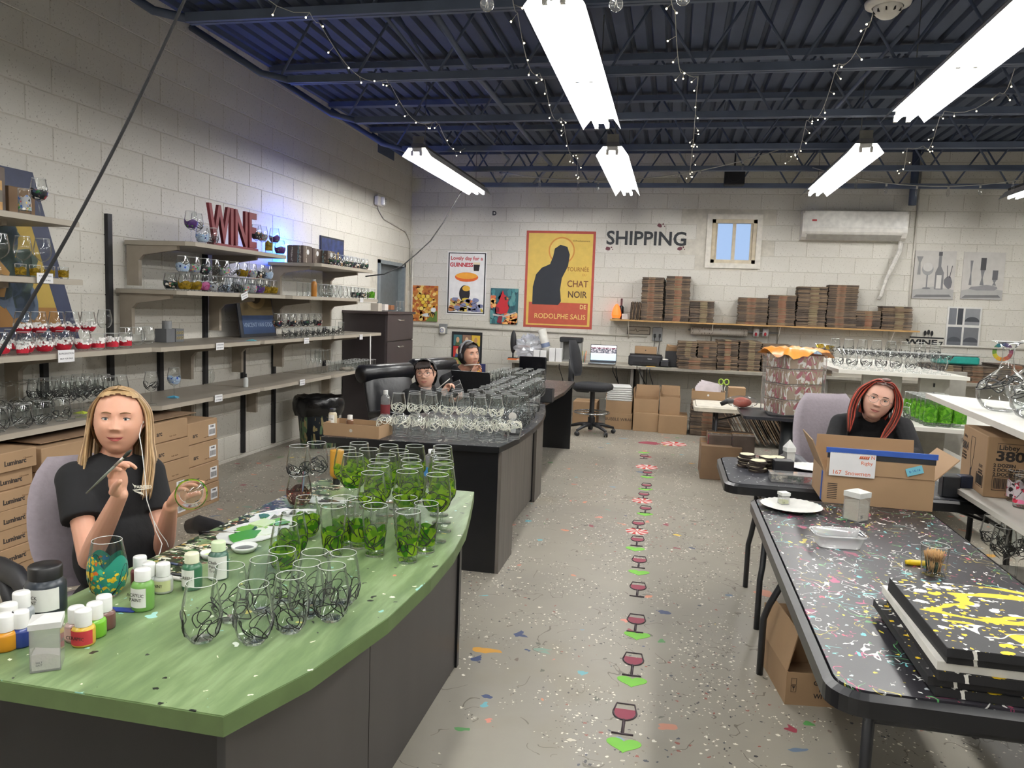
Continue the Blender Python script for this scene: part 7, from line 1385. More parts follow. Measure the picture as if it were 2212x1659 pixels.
mn = thing('monitor', 'small black screen standing behind the glasses on the farther desk', 'monitor', (-1.46, 8.10, .751)); m = MB(); m.cbox((0, 0, .17), (.30, .03, .19), ch=.008); m.build('screen_housing', SCR, mn); m = MB(); m.cbox((0, .0, .04), (.05, .04, .08)).cbox((0, 0, .006), (.2, .14, .012)); m.build('stand', BLK2, mn)
th_ = thing('tag_holder', 'black stand with a round white tag at the corner of the black desk', 'stand', bz(1107, 938)); m = MB(); m.cbox((0, 0, .006), (.09, .05, .012)).cbox((-.02, 0, .035), (.035, .04, .06)); m.build('stand', BLK2, th_); m = MB(); m.cbox((.008, -.02, .05), (.03, .006, .075)); m.build('white_card', PAP, th_); m = MB(); m.T = frame((.0, -.015, .115), (1, 0, 0), (0, 0, 1)); m.cyl((0, 0, 0), .026, .003, 20); m.build('round_tag', WP, th_)
m = MB(); m.ell((0, 0, .02), (.055, .04, .022), 14, 8).ell((.06, .01, .015), (.04, .03, .016), 12, 8); tag(m.build('rolled_cloth', M('pale_cloth', 'c9c4a8', .8), None, bz(1158, 852)), 'pale rolled cloth at the far edge of the black desk', 'cloth')
m = MB(); m.box(-.05, .05, -.06, .06, 0, .004).box(-.05, -.046, -.06, .06, 0, .11).box(.046, .05, -.06, .06, 0, .11).box(-.046, .046, -.06, -.056, 0, .11).box(-.046, .046, .056, .06, 0, .11); tag(m.build('desk_caddy', BLK2, None, bz(1182, 868)), 'black open caddy at the right edge of the black desk', 'caddy')
# ---- along the wall counter
def cz(x, y=790): p = PY(x, y, CY+.22); return Vector((p.x, CY+.22, CZ+.001))
c = thing('document_stand', 'black oval mirror stand at the left end of the counter', 'stand', cz(1104)+Vector((0, .1, 0))); m = MB(); m.ell((0, 0, .24), (.045, .03, .17), 16, 12); m.build('oval_head', BLK2, c); m = MB(); m.tube([(0, 0, .1), (0, 0, 0)], .012, 8).cyl((0, 0, 0), .07, .012); m.build('base', BLK2, c)
BW = glass_mat('bubble_film', (.90, .92, .96), .35, .6, (.78, .81, .88)); m = MB(); r = random.Random(7); vs = []; A_, B_ = 22, 16
for j in range(B_+1):
    for i in range(A_): t_ = pi*j/B_; a = 2*pi*i/A_; q = 1+.16*sin(3*a+2*j)+.12*sin(7*a-j)+r.uniform(-.06, .06); vs.append((.21*q*sin(t_)*cos(a), .13*q*sin(t_)*sin(a), .17+.17*q*cos(t_)))
m.add(vs, [(j*A_+i, (j+1)*A_+i, (j+1)*A_+(i+1) % A_, j*A_+(i+1) % A_) for j in range(B_) for i in range(A_)], False); tag(m.build('plastic_wrap_pile', BW, None, cz(1140)+Vector((0, .1, 0))), 'heap of crumpled clear plastic wrap on the counter', 'plastic wrap', kind='stuff')
rl = thing('plastic_roll', 'leaning white roll of plastic film with blue print', 'roll', cz(1186)+Vector((0, .0, .0)), 0); rl.rotation_euler = (0, -.28, 0); m = MB(); m.lathe([(.02, .46), (.062, .46), (.062, 0), (.02, 0)], 22); m.build('film_roll', M('film_white', 'c9c8c2', .35), rl); m = MB(); m.lathe([(.018, .461), (.022, .461), (.022, .44)], 16); m.build('core', KRD, rl); m = MB(); m.lathe([(.0625, .20), (.0625, .26)], 22); m.build('blue_print_band', M('blue_grey_print', '6f7c98', .5), rl)
for i, (x, dz) in enumerate([(1162, 0), (1176, 0), (1195, 0), (1209, 0)]):
    m = MB(); m.cbox((0, 0, .075), (.085, .08, .15 if i < 2 else .19), ch=.003); tag(m.build('label_roll_box', PAP, None, cz(x)+Vector((0, -.12, .0 if i < 2 else .02))), 'white upright box %s on the counter under the tall roll' % ['first from the left', 'second from the left', 'third from the left', 'rightmost'][i], 'box', 'white boxes on the counter')
lp = thing('label_printer', 'grey and black machine behind the white boxes on the counter', 'printer', cz(1230)+Vector((0, .14, 0))); m = MB(); m.box(-.15, -.11, -.1, .1, 0, .33).box(.11, .15, -.1, .1, 0, .33).box(-.15, .15, -.1, .1, 0, .02).box(-.11, .11, .06, .1, .02, .3); m.build('side_frame', M('grey_machine', '8a8a88', .4), lp); m = MB(); m.cbox((0, -.02, .31), (.32, .2, .07), ch=.01); m.build('top_housing', BLK2, lp)
t = NT('web_page_screen'); sx = t.n.new('ShaderNodeSeparateXYZ'); t.L(t.tc('Generated'), sx.inputs[0]); pg = t.ramp(sx.outputs[2], [(0, lin('2a2f3a')), (.08, lin('b8d4e8')), (.45, lin('d8e6ee')), (.5, lin('4a4a55')), (.78, lin('5a2438')), (.86, lin('e4e4e6'))], 'CONSTANT')
nn = t.noise(t.tc('Generated', (14, 1, 10)), 1.2, 2); m_ = t.math('MULTIPLY', t.math('GREATER_THAN', nn.outputs[0], .52), t.math('GREATER_THAN', sx.outputs[2], .5)); pg = t.mix(t.math('MULTIPLY', m_, .6), pg, lin('d0ccd0')); t.col(pg); t.L(pg, t.b.inputs['Emission Color']); t.b.inputs['Emission Strength'].default_value = .9
laptop('silver laptop showing a web page on the wall counter', cz(1302)+Vector((0, -.12, 0)), .0, t.m, .37, .25, .16)
pc = thing('pen_cup', 'clear cup of coloured pens beside the silver laptop', 'pen cup', cz(1262)+Vector((0, -.06, 0))); m = MB(); m.lathe([(.03, 0), (.036, .1)], 16, cap0=True); m.build('cup', glass_mat('clear_plastic'), pc)
for k, hx in enumerate(('d97a2a', 'c9304a', '3a6fae', 'd8c23a', '2f8f5a')): m = MB(); m.tube([(.01*cos(k), .01*sin(k), .005), (.03*cos(k*1.3), .03*sin(k*1.3), .17)], .004, 6); m.build('pen', C('pen_'+hx, hx), pc)
pr = thing('printer', 'black desktop printer below the outlet box', 'printer', cz(1394)+Vector((0, -.02, 0))); m = MB(); m.cbox((0, 0, .075), (.46, .32, .15), ch=.02); m.build('printer_body', BLK2, pr); m = MB(); m.box(-.16, .16, -.165, -.15, .02, .06); m.build('paper_slot', M('slot_black', '08080a', .6), pr); m = MB(); m.cbox((0, .05, .155), (.44, .18, .012)); m.build('scanner_lid', M('glossy_black', '111114', .15), pr); lettering('Canon', .022, PAP, pr, frame((.06, -.1615, .105), (1, 0, 0), (0, 0, 1)), depth=.0003, bold=.0004)
c = carton('shipping_carton', 'small kraft carton lying on top of the black printer', (.30, .16, .10), tuple(cz(1393)+Vector((0, .06, .163))), 0, None, KR, tape=False); m = MB(); m.T = frame((0, -.0805, .05), (1, 0, 0), (0, 0, 1)); m.cyl((0, 0, 0), .008, .001, 12); m.build('finger_hole', KINK, c)
c = thing('card_reader', 'small black machine with a white top beside the printer', 'card reader', cz(1434)+Vector((0, -.1, 0))); m = MB(); m.cbox((0, 0, .05), (.16, .16, .10), ch=.02); m.build('housing', BLK2, c); m = MB(); m.ell((0, -.02, .103), (.06, .045, .012), 14, 8); m.build('white_top', WP, c)
bk = thing('wire_basket', 'dark basket of supplies between the printer and the cardboard', 'basket', cz(1450)+Vector((0, .05, 0))); m = MB(); m.box(-.09, .09, -.09, -.085, 0, .22).box(-.09, .09, .085, .09, 0, .22).box(-.09, -.085, -.09, .09, 0, .22).box(.085, .09, -.09, .09, 0, .22).box(-.09, .09, -.09, .09, 0, .005); m.build('basket_wall', BLK2, bk); m = MB(); m.cbox((0, 0, .24), (.14, .12, .1), .3, .2, .1); m.build('paper_bundle', KR, bk)
for i, (x, hx, lb) in enumerate([(1120, 'c9662f', 'orange folder at the left end of the counter'), (1140, 'd8d4cc', 'white papers on the counter by the wrap heap'), (1405, 'd9b04a', 'yellow note pad in front of the printer'), (1375, 'dadad6', 'white paper in front of the printer')]): m = MB(); m.box(-.13 if i < 2 else -.06, .13 if i < 2 else .06, -.07, .07, 0, .012-.003*i); tag(m.build('paper_sheet', C('sheet_'+hx, hx), None, cz(x)+Vector((0, -.13, .0)), .1*i), lb, 'papers')
rnd = random.Random(2)
for i, (x, x2) in enumerate([(1325, 1350), (1332, 1340), (1383, 1410), (1398, 1395), (1210, 1225), (1404, 1420)]):
    a = PY(x, 800, CY+.1); b = PY(x2, 860+rnd.uniform(-15, 10), CY+.3); m = MB(); m.tube([(a.x, CY-.012, CZ-.02), (a.x, CY-.012, CZ-.08), ((a.x*.6+b.x*.4), CY+.15, CZ-.25), (b.x+.05*sin(i), CY+.2, b.z), (b.x-.06, CY+.3, b.z-.12), (b.x-.02, CY+.45, b.z-.02)], .006, 6); tag(m.build('power_cable', CORD), 'black cable hanging below the counter, %s' % ['under the silver laptop', 'right of the laptop', 'under the printer, left', 'under the printer, middle', 'behind the drafting chair', 'under the printer, right'][i], 'cable')
# salt lamp, bottle and card on the pine shelf
sl = thing('salt_lamp', 'glowing orange lamp at the left end of the pine shelf', 'lamp', (PY(1331, 688, YB-.15).x, YB-.15, WSZ+.001)); t = NT('glowing_salt'); t.b.inputs['Base Color'].default_value = lin('e8622a'); t.b.inputs['Emission Color'].default_value = lin('ff5a20'); t.b.inputs['Emission Strength'].default_value = 2.2
m = MB(); m.lathe([(.001, .02), (.055, .02), (.07, .06), (.06, .12), (.045, .17), (.02, .21), (.001, .22)], 11, smooth=False); m.build('salt_crystal', t.m, sl); m = MB(); m.lathe([(.001, 0), (.06, 0), (.06, .02), (.001, .02)], 16); m.build('wooden_base', WOOD, sl)
bottle('dark wine bottle behind the glowing orange lamp', (PY(1338, 688, YB-.07).x+.02, YB-.07, WSZ+.001), .036, .20, '15171a', cap='4a1c22', capr=.014, caph=.10, neck=.014, nm='wine_bottle', cat='bottle'); m = MB(); m.cbox((0, 0, .04), (.09, .06, .08), ch=.004); tag(m.build('photo_cube', M('white_red_cube', 'cfc8c4', .4), None, (PY(1350, 688, YB-.15).x, YB-.16, WSZ+.001)), 'small white box beside the glowing orange lamp', 'box')
# ---- low white table
q = PZ(1530, 862, .656); mt_ = open_carton('mail_tray', 'shallow kraft tray of white envelopes on the low white table', (.34, .22, .085), (q.x, q.y+.05, .656), -.05, {}, cat='tray'); m = MB(); m.T = frame((0, -.1105, .045), (1, 0, 0), (0, 0, 1)); m.cyl((0, 0, 0), .011, .001, 14); m.build('round_hole', PAP, mt_)
for k in range(5): m = MB(); m.cbox((-.02+.012*k, -.04+.03*k, .085+.006*k), (.24, .004, .11), .12*k-.2, -.3, .1*k-.2); tag(m.build('envelope', M('pale_envelope', 'd9cfd2', .6), None, (q.x, q.y+.05, .662)), 'white envelope standing in the kraft tray, %s from the front' % NTH[k], 'envelope', 'envelopes in the tray')
sc_ = thing('scissors', 'pair of scissors with lime green handles', 'scissors', (q.x+.15, q.y+.06, .664)); m = MB()
for s in (-1, 1): m = MB(); m.tube([(s*.028+.024*cos(2*pi*i/14), 0, .175+.030*sin(2*pi*i/14)) for i in range(14)], .006, 6, closed=True); m.build('handle', M('lime_handle', 'a8c94a', .4), sc_); m = MB(); m.tube([(s*.02, 0, .145), (-s*.008, 0, 0)], .004, 6); m.build('blade', STL, sc_)
q = PZ(1590, 868, .656); c = carton('shipping_carton', 'small kraft carton with wreath print behind the scissors', (.17, .16, .13), (q.x+.02, q.y+.25, .656), 0, None, KR, tape=False)
gb = thing('tape_gun', 'red and black tape gun in clear film on the pedestal table', 'tape gun', PZ(1595, 882, .726)+Vector((0, .05, 0))); m = MB(); m.tube([(-.15, 0, .02), (-.10, 0, .05), (-.04, 0, .055)], [.018, .024, .02], 10); m.build('grip', BLK2, gb); m = MB(); m.ell((.03, 0, .05), (.085, .035, .045), 14, 10); m.build('roller_body', M('orange_red_plastic', 'b84a30', .4), gb); m = MB(); m.ell((.03, 0, .055), (.14, .05, .055), 12, 8); m.build('film_bag', FILM, gb)
# ---- dusty table: slices, plates, candy box
BK = M('dark_bark', '2b211c', .8, 0, .3, 40, .4); SW = M('pale_slice_face', 'd9cfae', .6, 0, .08, 30)
rnd = random.Random(21)
for si, (x, y, n_) in enumerate([(1612, 1008, 7), (1634, 1018, 6), (1655, 1014, 7), (1676, 1010, 6)]):
    q = PZ(x, y, .736); zz = .7365
    for k in range(n_):
        o = thing('wood_slice', '%s slice of the %s pile of black barked slices' % (['bottom', 'second', 'third', 'fourth', 'fifth', 'sixth', 'top'][k] if k < n_-1 else 'top', ['leftmost', 'second', 'third', 'rightmost'][si]), 'wood slice', (q.x+rnd.uniform(-.008, .008), q.y+rnd.uniform(-.006, .006), zz), rnd.uniform(0, 6), 'stacked wood slices'); out = blob_(0, 0, .048, .042, 12, .09, rnd); m = MB(); m.prism(out, 0, .0085); m.build('bark_rim', BK, o); m = MB(); m.prism([(a*.9, b*.9) for a, b in out], .0086, .0096); m.build('cut_face', SW, o); zz += .0099
m = MB(); m.cbox((0, 0, .035), (.095, .07, .07), ch=.003); bb = m.build('black_box', BLK2, None, PZ(1690, 1022, .736), .1); tag(bb, 'small black box right of the stacked slices', 'box')
def plate(label, loc, r, sx=1): 
    p = thing('paper_plate', label, 'plate', loc); m = MB(); n = 56; vs = []
    for rr_, z in ((.001, .003), (r*.70, .003), (r*.80, .010), (r, .016)):
        for i in range(n): a = 2*pi*i/n; k = 1+(.012*cos(a*28) if rr_ > r*.75 else 0); vs.append((rr_*k*cos(a), rr_*k*sin(a), z+(.0008*cos(a*28) if rr_ > r*.75 else 0)))
    m.add(vs, [(j*n+i, j*n+(i+1) % n, (j+1)*n+(i+1) % n, (j+1)*n+i) for j in range(3) for i in range(n)], True); m.build('plate', M('paper_plate_white', 'dddcd6', .6), p); return p
plate('white fluted paper plate holding the small yellow jar', PZ(1709, 1098, .736), .125); plate('white paper plate behind the candy box', PZ(1752, 1014, .736), .115)
cb = thing('craft_box', 'clear divided box of felt pieces and red candy sticks', 'box', PZ(1715, 1040, .736), .0); m = MB(); A0 = .115; m.box(-A0, A0, -.05, .05, 0, .003)
for x0, x1, y0, y1 in ((-A0, A0, -.05, -.048), (-A0, A0, .048, .05), (-A0, -A0+.002, -.05, .05), (A0-.002, A0, -.05, .05), (-.04, -.038, -.05, .05), (.035, .037, -.05, .05)): m.box(x0, x1, y0, y1, 0, .035)
m.build('clear_box', glass_mat('clear_plastic'), cb); m = MB(); m.box(-A0-.003, A0+.003, -.053, .053, .035, .039); m.build('lid', glass_mat('clear_plastic'), cb); r = random.Random(3)
for hx, a, b in (('d8d4c4', -.108, -.045), ('1f4a35', -.034, .03), ('b5404a', .042, .108)):
    m = MB()
    for _ in range(26): m.cbox((r.uniform(a, b), r.uniform(-.042, .042), r.uniform(.006, .024)), (.018, .006, .006), r.uniform(0, 3), r.uniform(-.5, .5))
    tag(m.build('loose_pieces', C('piece_'+hx, hx), cb), None, None, kind='stuff')
# ---- splattered table: tub, knife, toothpicks, canvases
tb = thing('plastic_tub', 'empty frosted plastic tub on the splattered table', 'tub', PZ(1808, 1178, .736), .12); m = MB(); o = rr(-.085, .085, -.058, .058, .03, 5); i_ = rr(-.070, .070, -.044, .044, .022, 5); o2 = rr(-.092, .092, -.065, .065, .034, 5); n = len(o)
m.add([(p[0], p[1], .001) for p in i_]+[(p[0], p[1], .048) for p in o]+[(p[0], p[1], .050) for p in o2]+[(p[0], p[1], .045) for p in o2], [(k*n+i, k*n+(i+1) % n, (k+1)*n+(i+1) % n, (k+1)*n+i) for k in range(3) for i in range(n)]+[tuple(range(n))], True); m.build('tub', glass_mat('frosted_plastic', (.9, .9, .9), .42, .6, (.85, .86, .86)), tb)
kn = thing('craft_knife', 'yellow handled knife lying behind the toothpick glass', 'knife', PZ(1956, 1214, .744)); e = PZ(2052, 1221, .744)-kn.location; m = MB(); m.tube([(0, 0, 0), e*.12, e*.6, e*.75], [.007, .0105, .0085, .005], 12); m.build('handle', M('yellow_plastic', 'd8b81c', .35), kn); m = MB(); m.tube([e*.75, e], [.0035, .0015], 8, flat=.5); m.build('blade', M('yellow_blade', 'c9a82a', .4), kn)
tpk = [o for o in bpy.data.objects if 'toothpicks' in str(o.get('label', ''))][0]; c0 = Vector(tpk.location); m = MB(); r = random.Random(5)
for k in range(120): a = r.uniform(0, 6.28); q = .026*r.random()**.5; b_ = r.uniform(0, 6.28); p0 = Vector((q*cos(a)*.8, q*sin(a)*.8, .010)); p1 = p0+Vector((.014*cos(b_), .014*sin(b_), .066+r.uniform(-.006, .006))); m.k = k % 2; m.tube([p0, p0.lerp(p1, .55)], .0011, 4); m.k = 0; m.tube([p0.lerp(p1, .55), p1], .0011, 4)
tag(m.build('toothpicks', [M('toothpick_wood', 'c99f6a', .7), M('green_toothpick', '3a4a34', .7)], None, c0), 'bundle of wooden toothpicks standing in the rocks glass', 'toothpicks', kind='stuff')
def canvas_mat(name, seed, dense):
    t = NT(name); b = t.ramp(t.noise(t.tc('Object'), 4, 2).outputs[0], [(.3, lin('121215')), (.7, lin('1b1b1e'))])
    if dense: b = spots(t, b, [(9, .30, ['e8c21c', 'e8e6de', 'e8c21c'], (1, 2.2, 1), .34), (22, .38, ['eceae2', 'e8c21c', 'eceae2'], (1, 1.2, 1), .5), (60, .42, ['eceae2', 'e8c21c'], (1, 1, 1), .5)]); b = squiggle(t, b, 3.2, 'e2bc1a', (.5, 2.2, 1), .022, .46, seed); b = squiggle(t, b, 5, 'e8e6de', (1, 2, 1), .012, .55, seed+2)
    else: b = spots(t, b, [(30, .3, ['e8c21c', 'e8e6de'], (1, 1, .5), .22), (14, .25, ['e8c21c'], (1, 1, .4), .15)])
    t.col(b); t.b.inputs['Roughness'].default_value = .6; t.bump(t.noise(t.tc('Object'), 500, 1).outputs[0], .15, .001); return t.m
CT, CS_ = canvas_mat('yellow_splattered_canvas', 1, True), canvas_mat('black_canvas_edge', 3, False); CW = M('white_canvas', 'dedcd4', .7)
for k in range(6):
    z = .7365+.0205*k; xs = [.60, .585, .60, .597, .612, .605][k]; ys = [1.73, 1.735, 1.72, 1.725, 1.715, 1.70][k]
    cv = thing('stretched_canvas', ['bottom black canvas of the pile', 'second black canvas from the bottom of the pile', 'third black canvas of the pile, just below the white one', 'white canvas in the middle of the pile', 'black canvas directly under the top one', 'top canvas covered in yellow and white splatter'][k], 'canvas', (xs, ys, z), [-.01, .0, -.03, -.015, .01, .0][k], 'canvas pile')
    mt = CW if k == 3 else CS_; m = MB(); m.box(0, .62, 0, .46 if k < 3 else .47 if k < 4 else .44, 0, .019); m.build('wrapped_edge', mt, cv); m = MB(); m.prism(rr(.001, .619, .001, (.46 if k < 3 else .47 if k < 4 else .44)-.001, .004, 2), .019, .0198); m.build('canvas_face', CW if k == 3 else CT, cv)
# ---- left shelf odds and ends
wsn = thing('word_sign', 'dark red cut out word sign reading WINE on the top shelf', 'sign', (-3.50, 5.31, 1.931)); RW = M('dark_red_paint', '7a2f38', .55, 0, .12, 12)
me = text_mesh('WINE', .40, depth=.012, bold=.008, xs=.66); me.materials.append(RW); me.transform(frame((0, .29, .155), (0, 1, 0), (0, 0, 1))); obj('letters', me, wsn); m = MB(); m.box(-.03, .03, -.02, .62, 0, .022); m.build('base_bar', RW, wsn)
for i, (y, w_) in enumerate([(7.10, .19), (7.31, .19), (7.47, .17)]):
    c = thing('gift_box', 'brown paint flecked gift box, %s on the upper right shelf' % ['leftmost', 'middle', 'rightmost'][i], 'box', (-3.70 if i < 2 else -3.62, y, 1.906), 0, 'brown gift boxes'); m = MB(); m.cbox((0, 0, .085), (.18, w_, .17-.02*i), ch=.004); m.build('carton_body', SPD, c); m = MB(); m.T = frame((.0905, 0, .11), (0, 1, 0), (0, 0, 1)); m.cyl((0, 0, 0), .026, .001, 18); m.build('round_sticker', PAP, c)
bt = bottle('amber glass bottle at the left end of the goblets lit blue', (-3.50, 7.02, 1.576), .028, .15, 'a8702a', cap='9a9a96', capr=.018, caph=.02, neck=.017, nm='glass_bottle', cat='bottle')
pb = thing('poster_book', 'large blue poster leaning on the wall lettered VINCENT VAN GOGH', 'poster', (-3.78, 6.18, 1.181)); pb.rotation_euler = (0, -.16, 0)
def fl(pts, hx, x, nm): m = MB(); m.T = frame((x, 0, 0), (0, 1, 0), (0, 0, 1)); m.prism(pts, 0, .001); return m.build(nm, C('print_'+hx, hx), pb)
m = MB(); m.box(-.012, 0, 0, .62, 0, .50); m.build('board', M('dark_blue_board', '2c3038', .5), pb); fl([(.05, .03), (.60, .03), (.60, .20), (.05, .20)], '2f4468', .0005, 'printed_band'); fl([(.05, .20), (.60, .20), (.60, .48), (.05, .48)], '6a5a3a', .0008, 'printed_field'); fl(circ(.32, .36, .17, .10, 18), '8a744a', .0012, 'printed_oval'); fl(circ(.32, .38, .10, .07, 16), '4a3f2c', .0016, 'printed_oval'); lettering('VINCENT VAN GOGH', .058, C('pale_blue_ink', '8fa0b8'), pb, frame((.0025, .325, .11), (0, 1, 0), (0, 0, 1)), depth=.0003, xs=.92)
cbx = thing('candle_box', 'grey lantern box on the bare shelf right of the clear glasses', 'lantern', (-3.78, 5.18, 1.181)); m = MB(); m.cbox((0, -.055, .05), (.10, .10, .10)).cbox((0, .055, .05), (.10, .10, .10)); m.build('box_body', M('slate_box', '5f6164', .6), cbx); m = MB(); m.cyl((0, -.03, .10), .035, .06); m.build('candle', M('grey_candle', '7a7c7e', .6), cbx)
m = MB()
for yy in (.025, .055, .085):
    for zz in (.03, .07): m.tube([(.051, yy+.010*cos(a_*.8), zz+.010*sin(a_*.8)) for a_ in range(8)], .0018, 4, closed=True)
tag(m.build('yellow_ring_print', M('yellow_print', 'b8a24a', .5), cbx), None, None, kind='stuff')
bottle('small clear squeeze bottle with a black tip on the low bare shelf', PZ(531, 836, .776), .020, .085, 'c9ccca', cap='16161a', capr=.009, caph=.03, nm='squeeze_bottle', cat='bottle')
for i, (x, y, z, hx, lb) in enumerate([(375, 858, .776, '4fb0d8', 'folded blue paper on the low bare shelf'), (178, 892, .776, 'c9d84a', 'yellow green note on the low shelf left of the blonde head'), (545, 736, 1.181, '6fb8c4', 'pale blue paper at the far end of the bare shelf')]): q = PZ(x, y, z); m = MB(); m.add([(-.045, -.03, 0), (.045, -.035, 0), (.03, .03, 0), (-.035, .035, 0), (0, 0, .014)], [(0, 1, 4), (1, 2, 4), (2, 3, 4), (3, 0, 4), (3, 2, 1, 0)]); tag(m.build('folded_paper', C('note_'+hx, hx), None, q), lb, 'paper')
m = MB(); r = random.Random(9); vs = []; A_, B_ = 14, 10
for j in range(B_+1):
    for i in range(A_): t_ = pi*j/B_; a = 2*pi*i/A_; q = 1+.25*sin(3*a+j)+r.uniform(-.12, .12); vs.append((.07*q*sin(t_)*cos(a), .06*q*sin(t_)*sin(a), .07+.07*cos(t_)))
mm_ = m.add(vs, [(j*A_+i, (j+1)*A_+i, (j+1)*A_+(i+1) % A_, j*A_+(i+1) % A_) for j in range(B_) for i in range(A_)], False); tag(m.build('plastic_bag', BW, None, PZ(440, 824, .776)), 'crumpled clear bag among the glasses on the low bare shelf', 'bag')
m = MB(); m.ell((0, 0, .018), (.07, .05, .02), 14, 8).ell((.02, .07, .02), (.05, .06, .022), 14, 8).ell((-.02, .13, .014), (.05, .05, .015), 12, 8); q = PZ(745, 800, .776); tag(m.build('rag', M('grey_rag', '8c8478', .9, 0, .3, 30, .5), None, q), 'folded grey rag on the lowest right shelf', 'rag')
WSG = M('pale_wood_sign', 'b98f58', .6, 0, .15, 6, 0, (1, 6, 6)); ws_ = thing('wooden_sign', 'wooden sign ending in the letters NE at the left edge', 'sign', (-3.52, 3.10, 1.946)); m = MB(); m.box(-.02, .02, -.2, .34, 0, .16); m.build('board', WSG, ws_); m = MB(); m.box(.0205, .0215, -.2, .34, .05, .11); m.build('painted_band', M('grey_band', '6f685c', .6), ws_); lettering('WINE.', .12, BLK2, ws_, frame((.023, .15, .062), (0, 1, 0), (0, 0, 1)), depth=.0005, xs=.8)
c = carton('gift_box', 'paint flecked brown box behind the wooden sign on the highest shelf', (.16, .40, .26), (-3.74, 3.42, 1.946), 0, None, SPD, tape=False); m = MB(); m.T = frame((.081, -.12, .2), (0, 1, 0), (0, 0, 1)); m.cyl((0, 0, 0), .035, .001, 16); m.build('round_sticker', PAP, c)
c = carton('gift_box', 'second brown box right of the gnome glass on the highest shelf', (.14, .18, .17), (-3.74, 3.74, 1.946), 0, None, KRD, tape=False)
bp = thing('leaning_poster', 'big navy bordered poster leaning behind the left shelves', 'poster', (-3.93, 2.9, 1.19)); bp.rotation_euler = (0, -.04, 0)
def bq(pts, hx, x, nm): m = MB(); m.T = frame((x, 0, 0), (0, 1, 0), (0, 0, 1)); m.prism(pts, 0, .0012); return m.build(nm, C('bp_'+hx, hx), bp)
m = MB(); m.add([(0, 0, 0), (0, 1.54, 0), (0, 1.22, 1.08), (0, .1, 1.08), (.012, 0, 0), (.012, 1.54, 0), (.012, 1.22, 1.08), (.012, .1, 1.08)], [(3, 2, 1, 0), (4, 5, 6, 7), (0, 1, 5, 4), (1, 2, 6, 5), (2, 3, 7, 6), (3, 0, 4, 7)]); m.build('board', M('navy_board', '2a3350', .5), bp)
bq([(.1, .12), (1.38, .12), (1.16, .82), (.14, .82)], 'b59a4a', .0125, 'printed_field'); bq([(.1, .12), (1.38, .12), (1.34, .24), (.1, .24)], '9a6f3a', .014, 'printed_ground'); bq([(.1, .70), (.62, .70), (.62, .84), (.1, .84)], '6f3a34', .0142, 'printed_band')
rnd = random.Random(14)
for hx in ('3f4f4a', '4a5a52', '56657a'): 
    m = MB(); m.T = frame((.0155, 0, 0), (0, 1, 0), (0, 0, 1))
    for _ in range(9): cx = rnd.uniform(.85, 1.15); cy = rnd.uniform(.25, .8); m.prism(blob(cx, cy, .07, .09), 0, .001)
    bq_ = m.build('printed_leaves', C('bp_'+hx, hx), bp); bq_['kind'] = 'stuff'
q = [(.75, .3), (.95, .3), (1.0, .45), (.93, .52), (.78, .52), (.72, .42)]; bq(q, 'a07a44', .0165, 'printed_vase')
# on the cabinet
for i, (x, hx, lb) in enumerate([(735, 'b8b0a4', 'patterned white box on the tall cabinet'), (765, 'd0c8c4', 'pale box with portraits on the tall cabinet'), (775, '8a5a3a', 'small wooden rack on the tall cabinet')]): m = MB(); m.cbox((0, 0, .05), (.10, .12, .10-.02*i), ch=.003); tag(m.build('small_box', C('cabbox_'+hx, hx), None, (-3.62, 8.95+.22*i, 1.431)), lb, 'box')
glass('tumbler', 'none', (-3.52, 9.45, 1.431), 'clear tall glass on the tall cabinet, nearer', None); glass('tumbler', 'none', (-3.52, 9.58, 1.431), 'clear tall glass on the tall cabinet, farther', None)
m = MB(); m.tube([(-3.425, 8.3, 1.17), (-3.43, 8.32, .9), (-3.43, 8.35, .5), (-3.45, 8.4, .1)], .008, 6); tag(m.build('white_cable', WC_), 'white cable running down in front of the dark cabinet', 'cable')
x0, x1 = 0, 0; q = PX(760, 530, XL+.02); s_ = thing('framed_print', 'small dark blue framed print above the brown gift boxes', 'picture', (XL+.012, 8.15, 1.98)); m = MB(); m.box(0, .015, 0, .62, 0, .30); m.build('frame', BLK2, s_); m = MB(); m.box(.015, .0165, .02, .60, .02, .28); m.build('print', M('night_blue_print', '1f2f5a', .5, 0, .6, 14), s_)
m = MB(); 
for k in range(7): m.box(.0167, .0175, .06+k*.075, .10+k*.075, .03, .08+.03*(k % 3))
tag(m.build('yellow_lights', C('print_yellow', 'b8943a'), s_), None, None, kind='stuff')
# blue lamp behind the gift boxes
t = NT('blue_led'); t.b.inputs['Emission Color'].default_value = (.02, .16, 1, 1); t.b.inputs['Emission Strength'].default_value = 60; bl = thing('blue_led_lamp', 'blue glowing lamp hidden at the end of the upper right shelf', 'lamp', (-3.94, 7.28, 1.906)); m = MB(); m.tube([(0, 0, 0), (0, 0, .20)], .018, 10); m.build('led_tube', t.m, bl)
L_ = bpy.data.lights.new('blue_led', 'POINT'); L_.energy = 28; L_.color = (0, .08, 1); L_.shadow_soft_size = .05; lo_ = bpy.data.objects.new('blue_led_light', L_); COL.objects.link(lo_); lo_.parent = bl; lo_.location = (.05, -.02, .16)
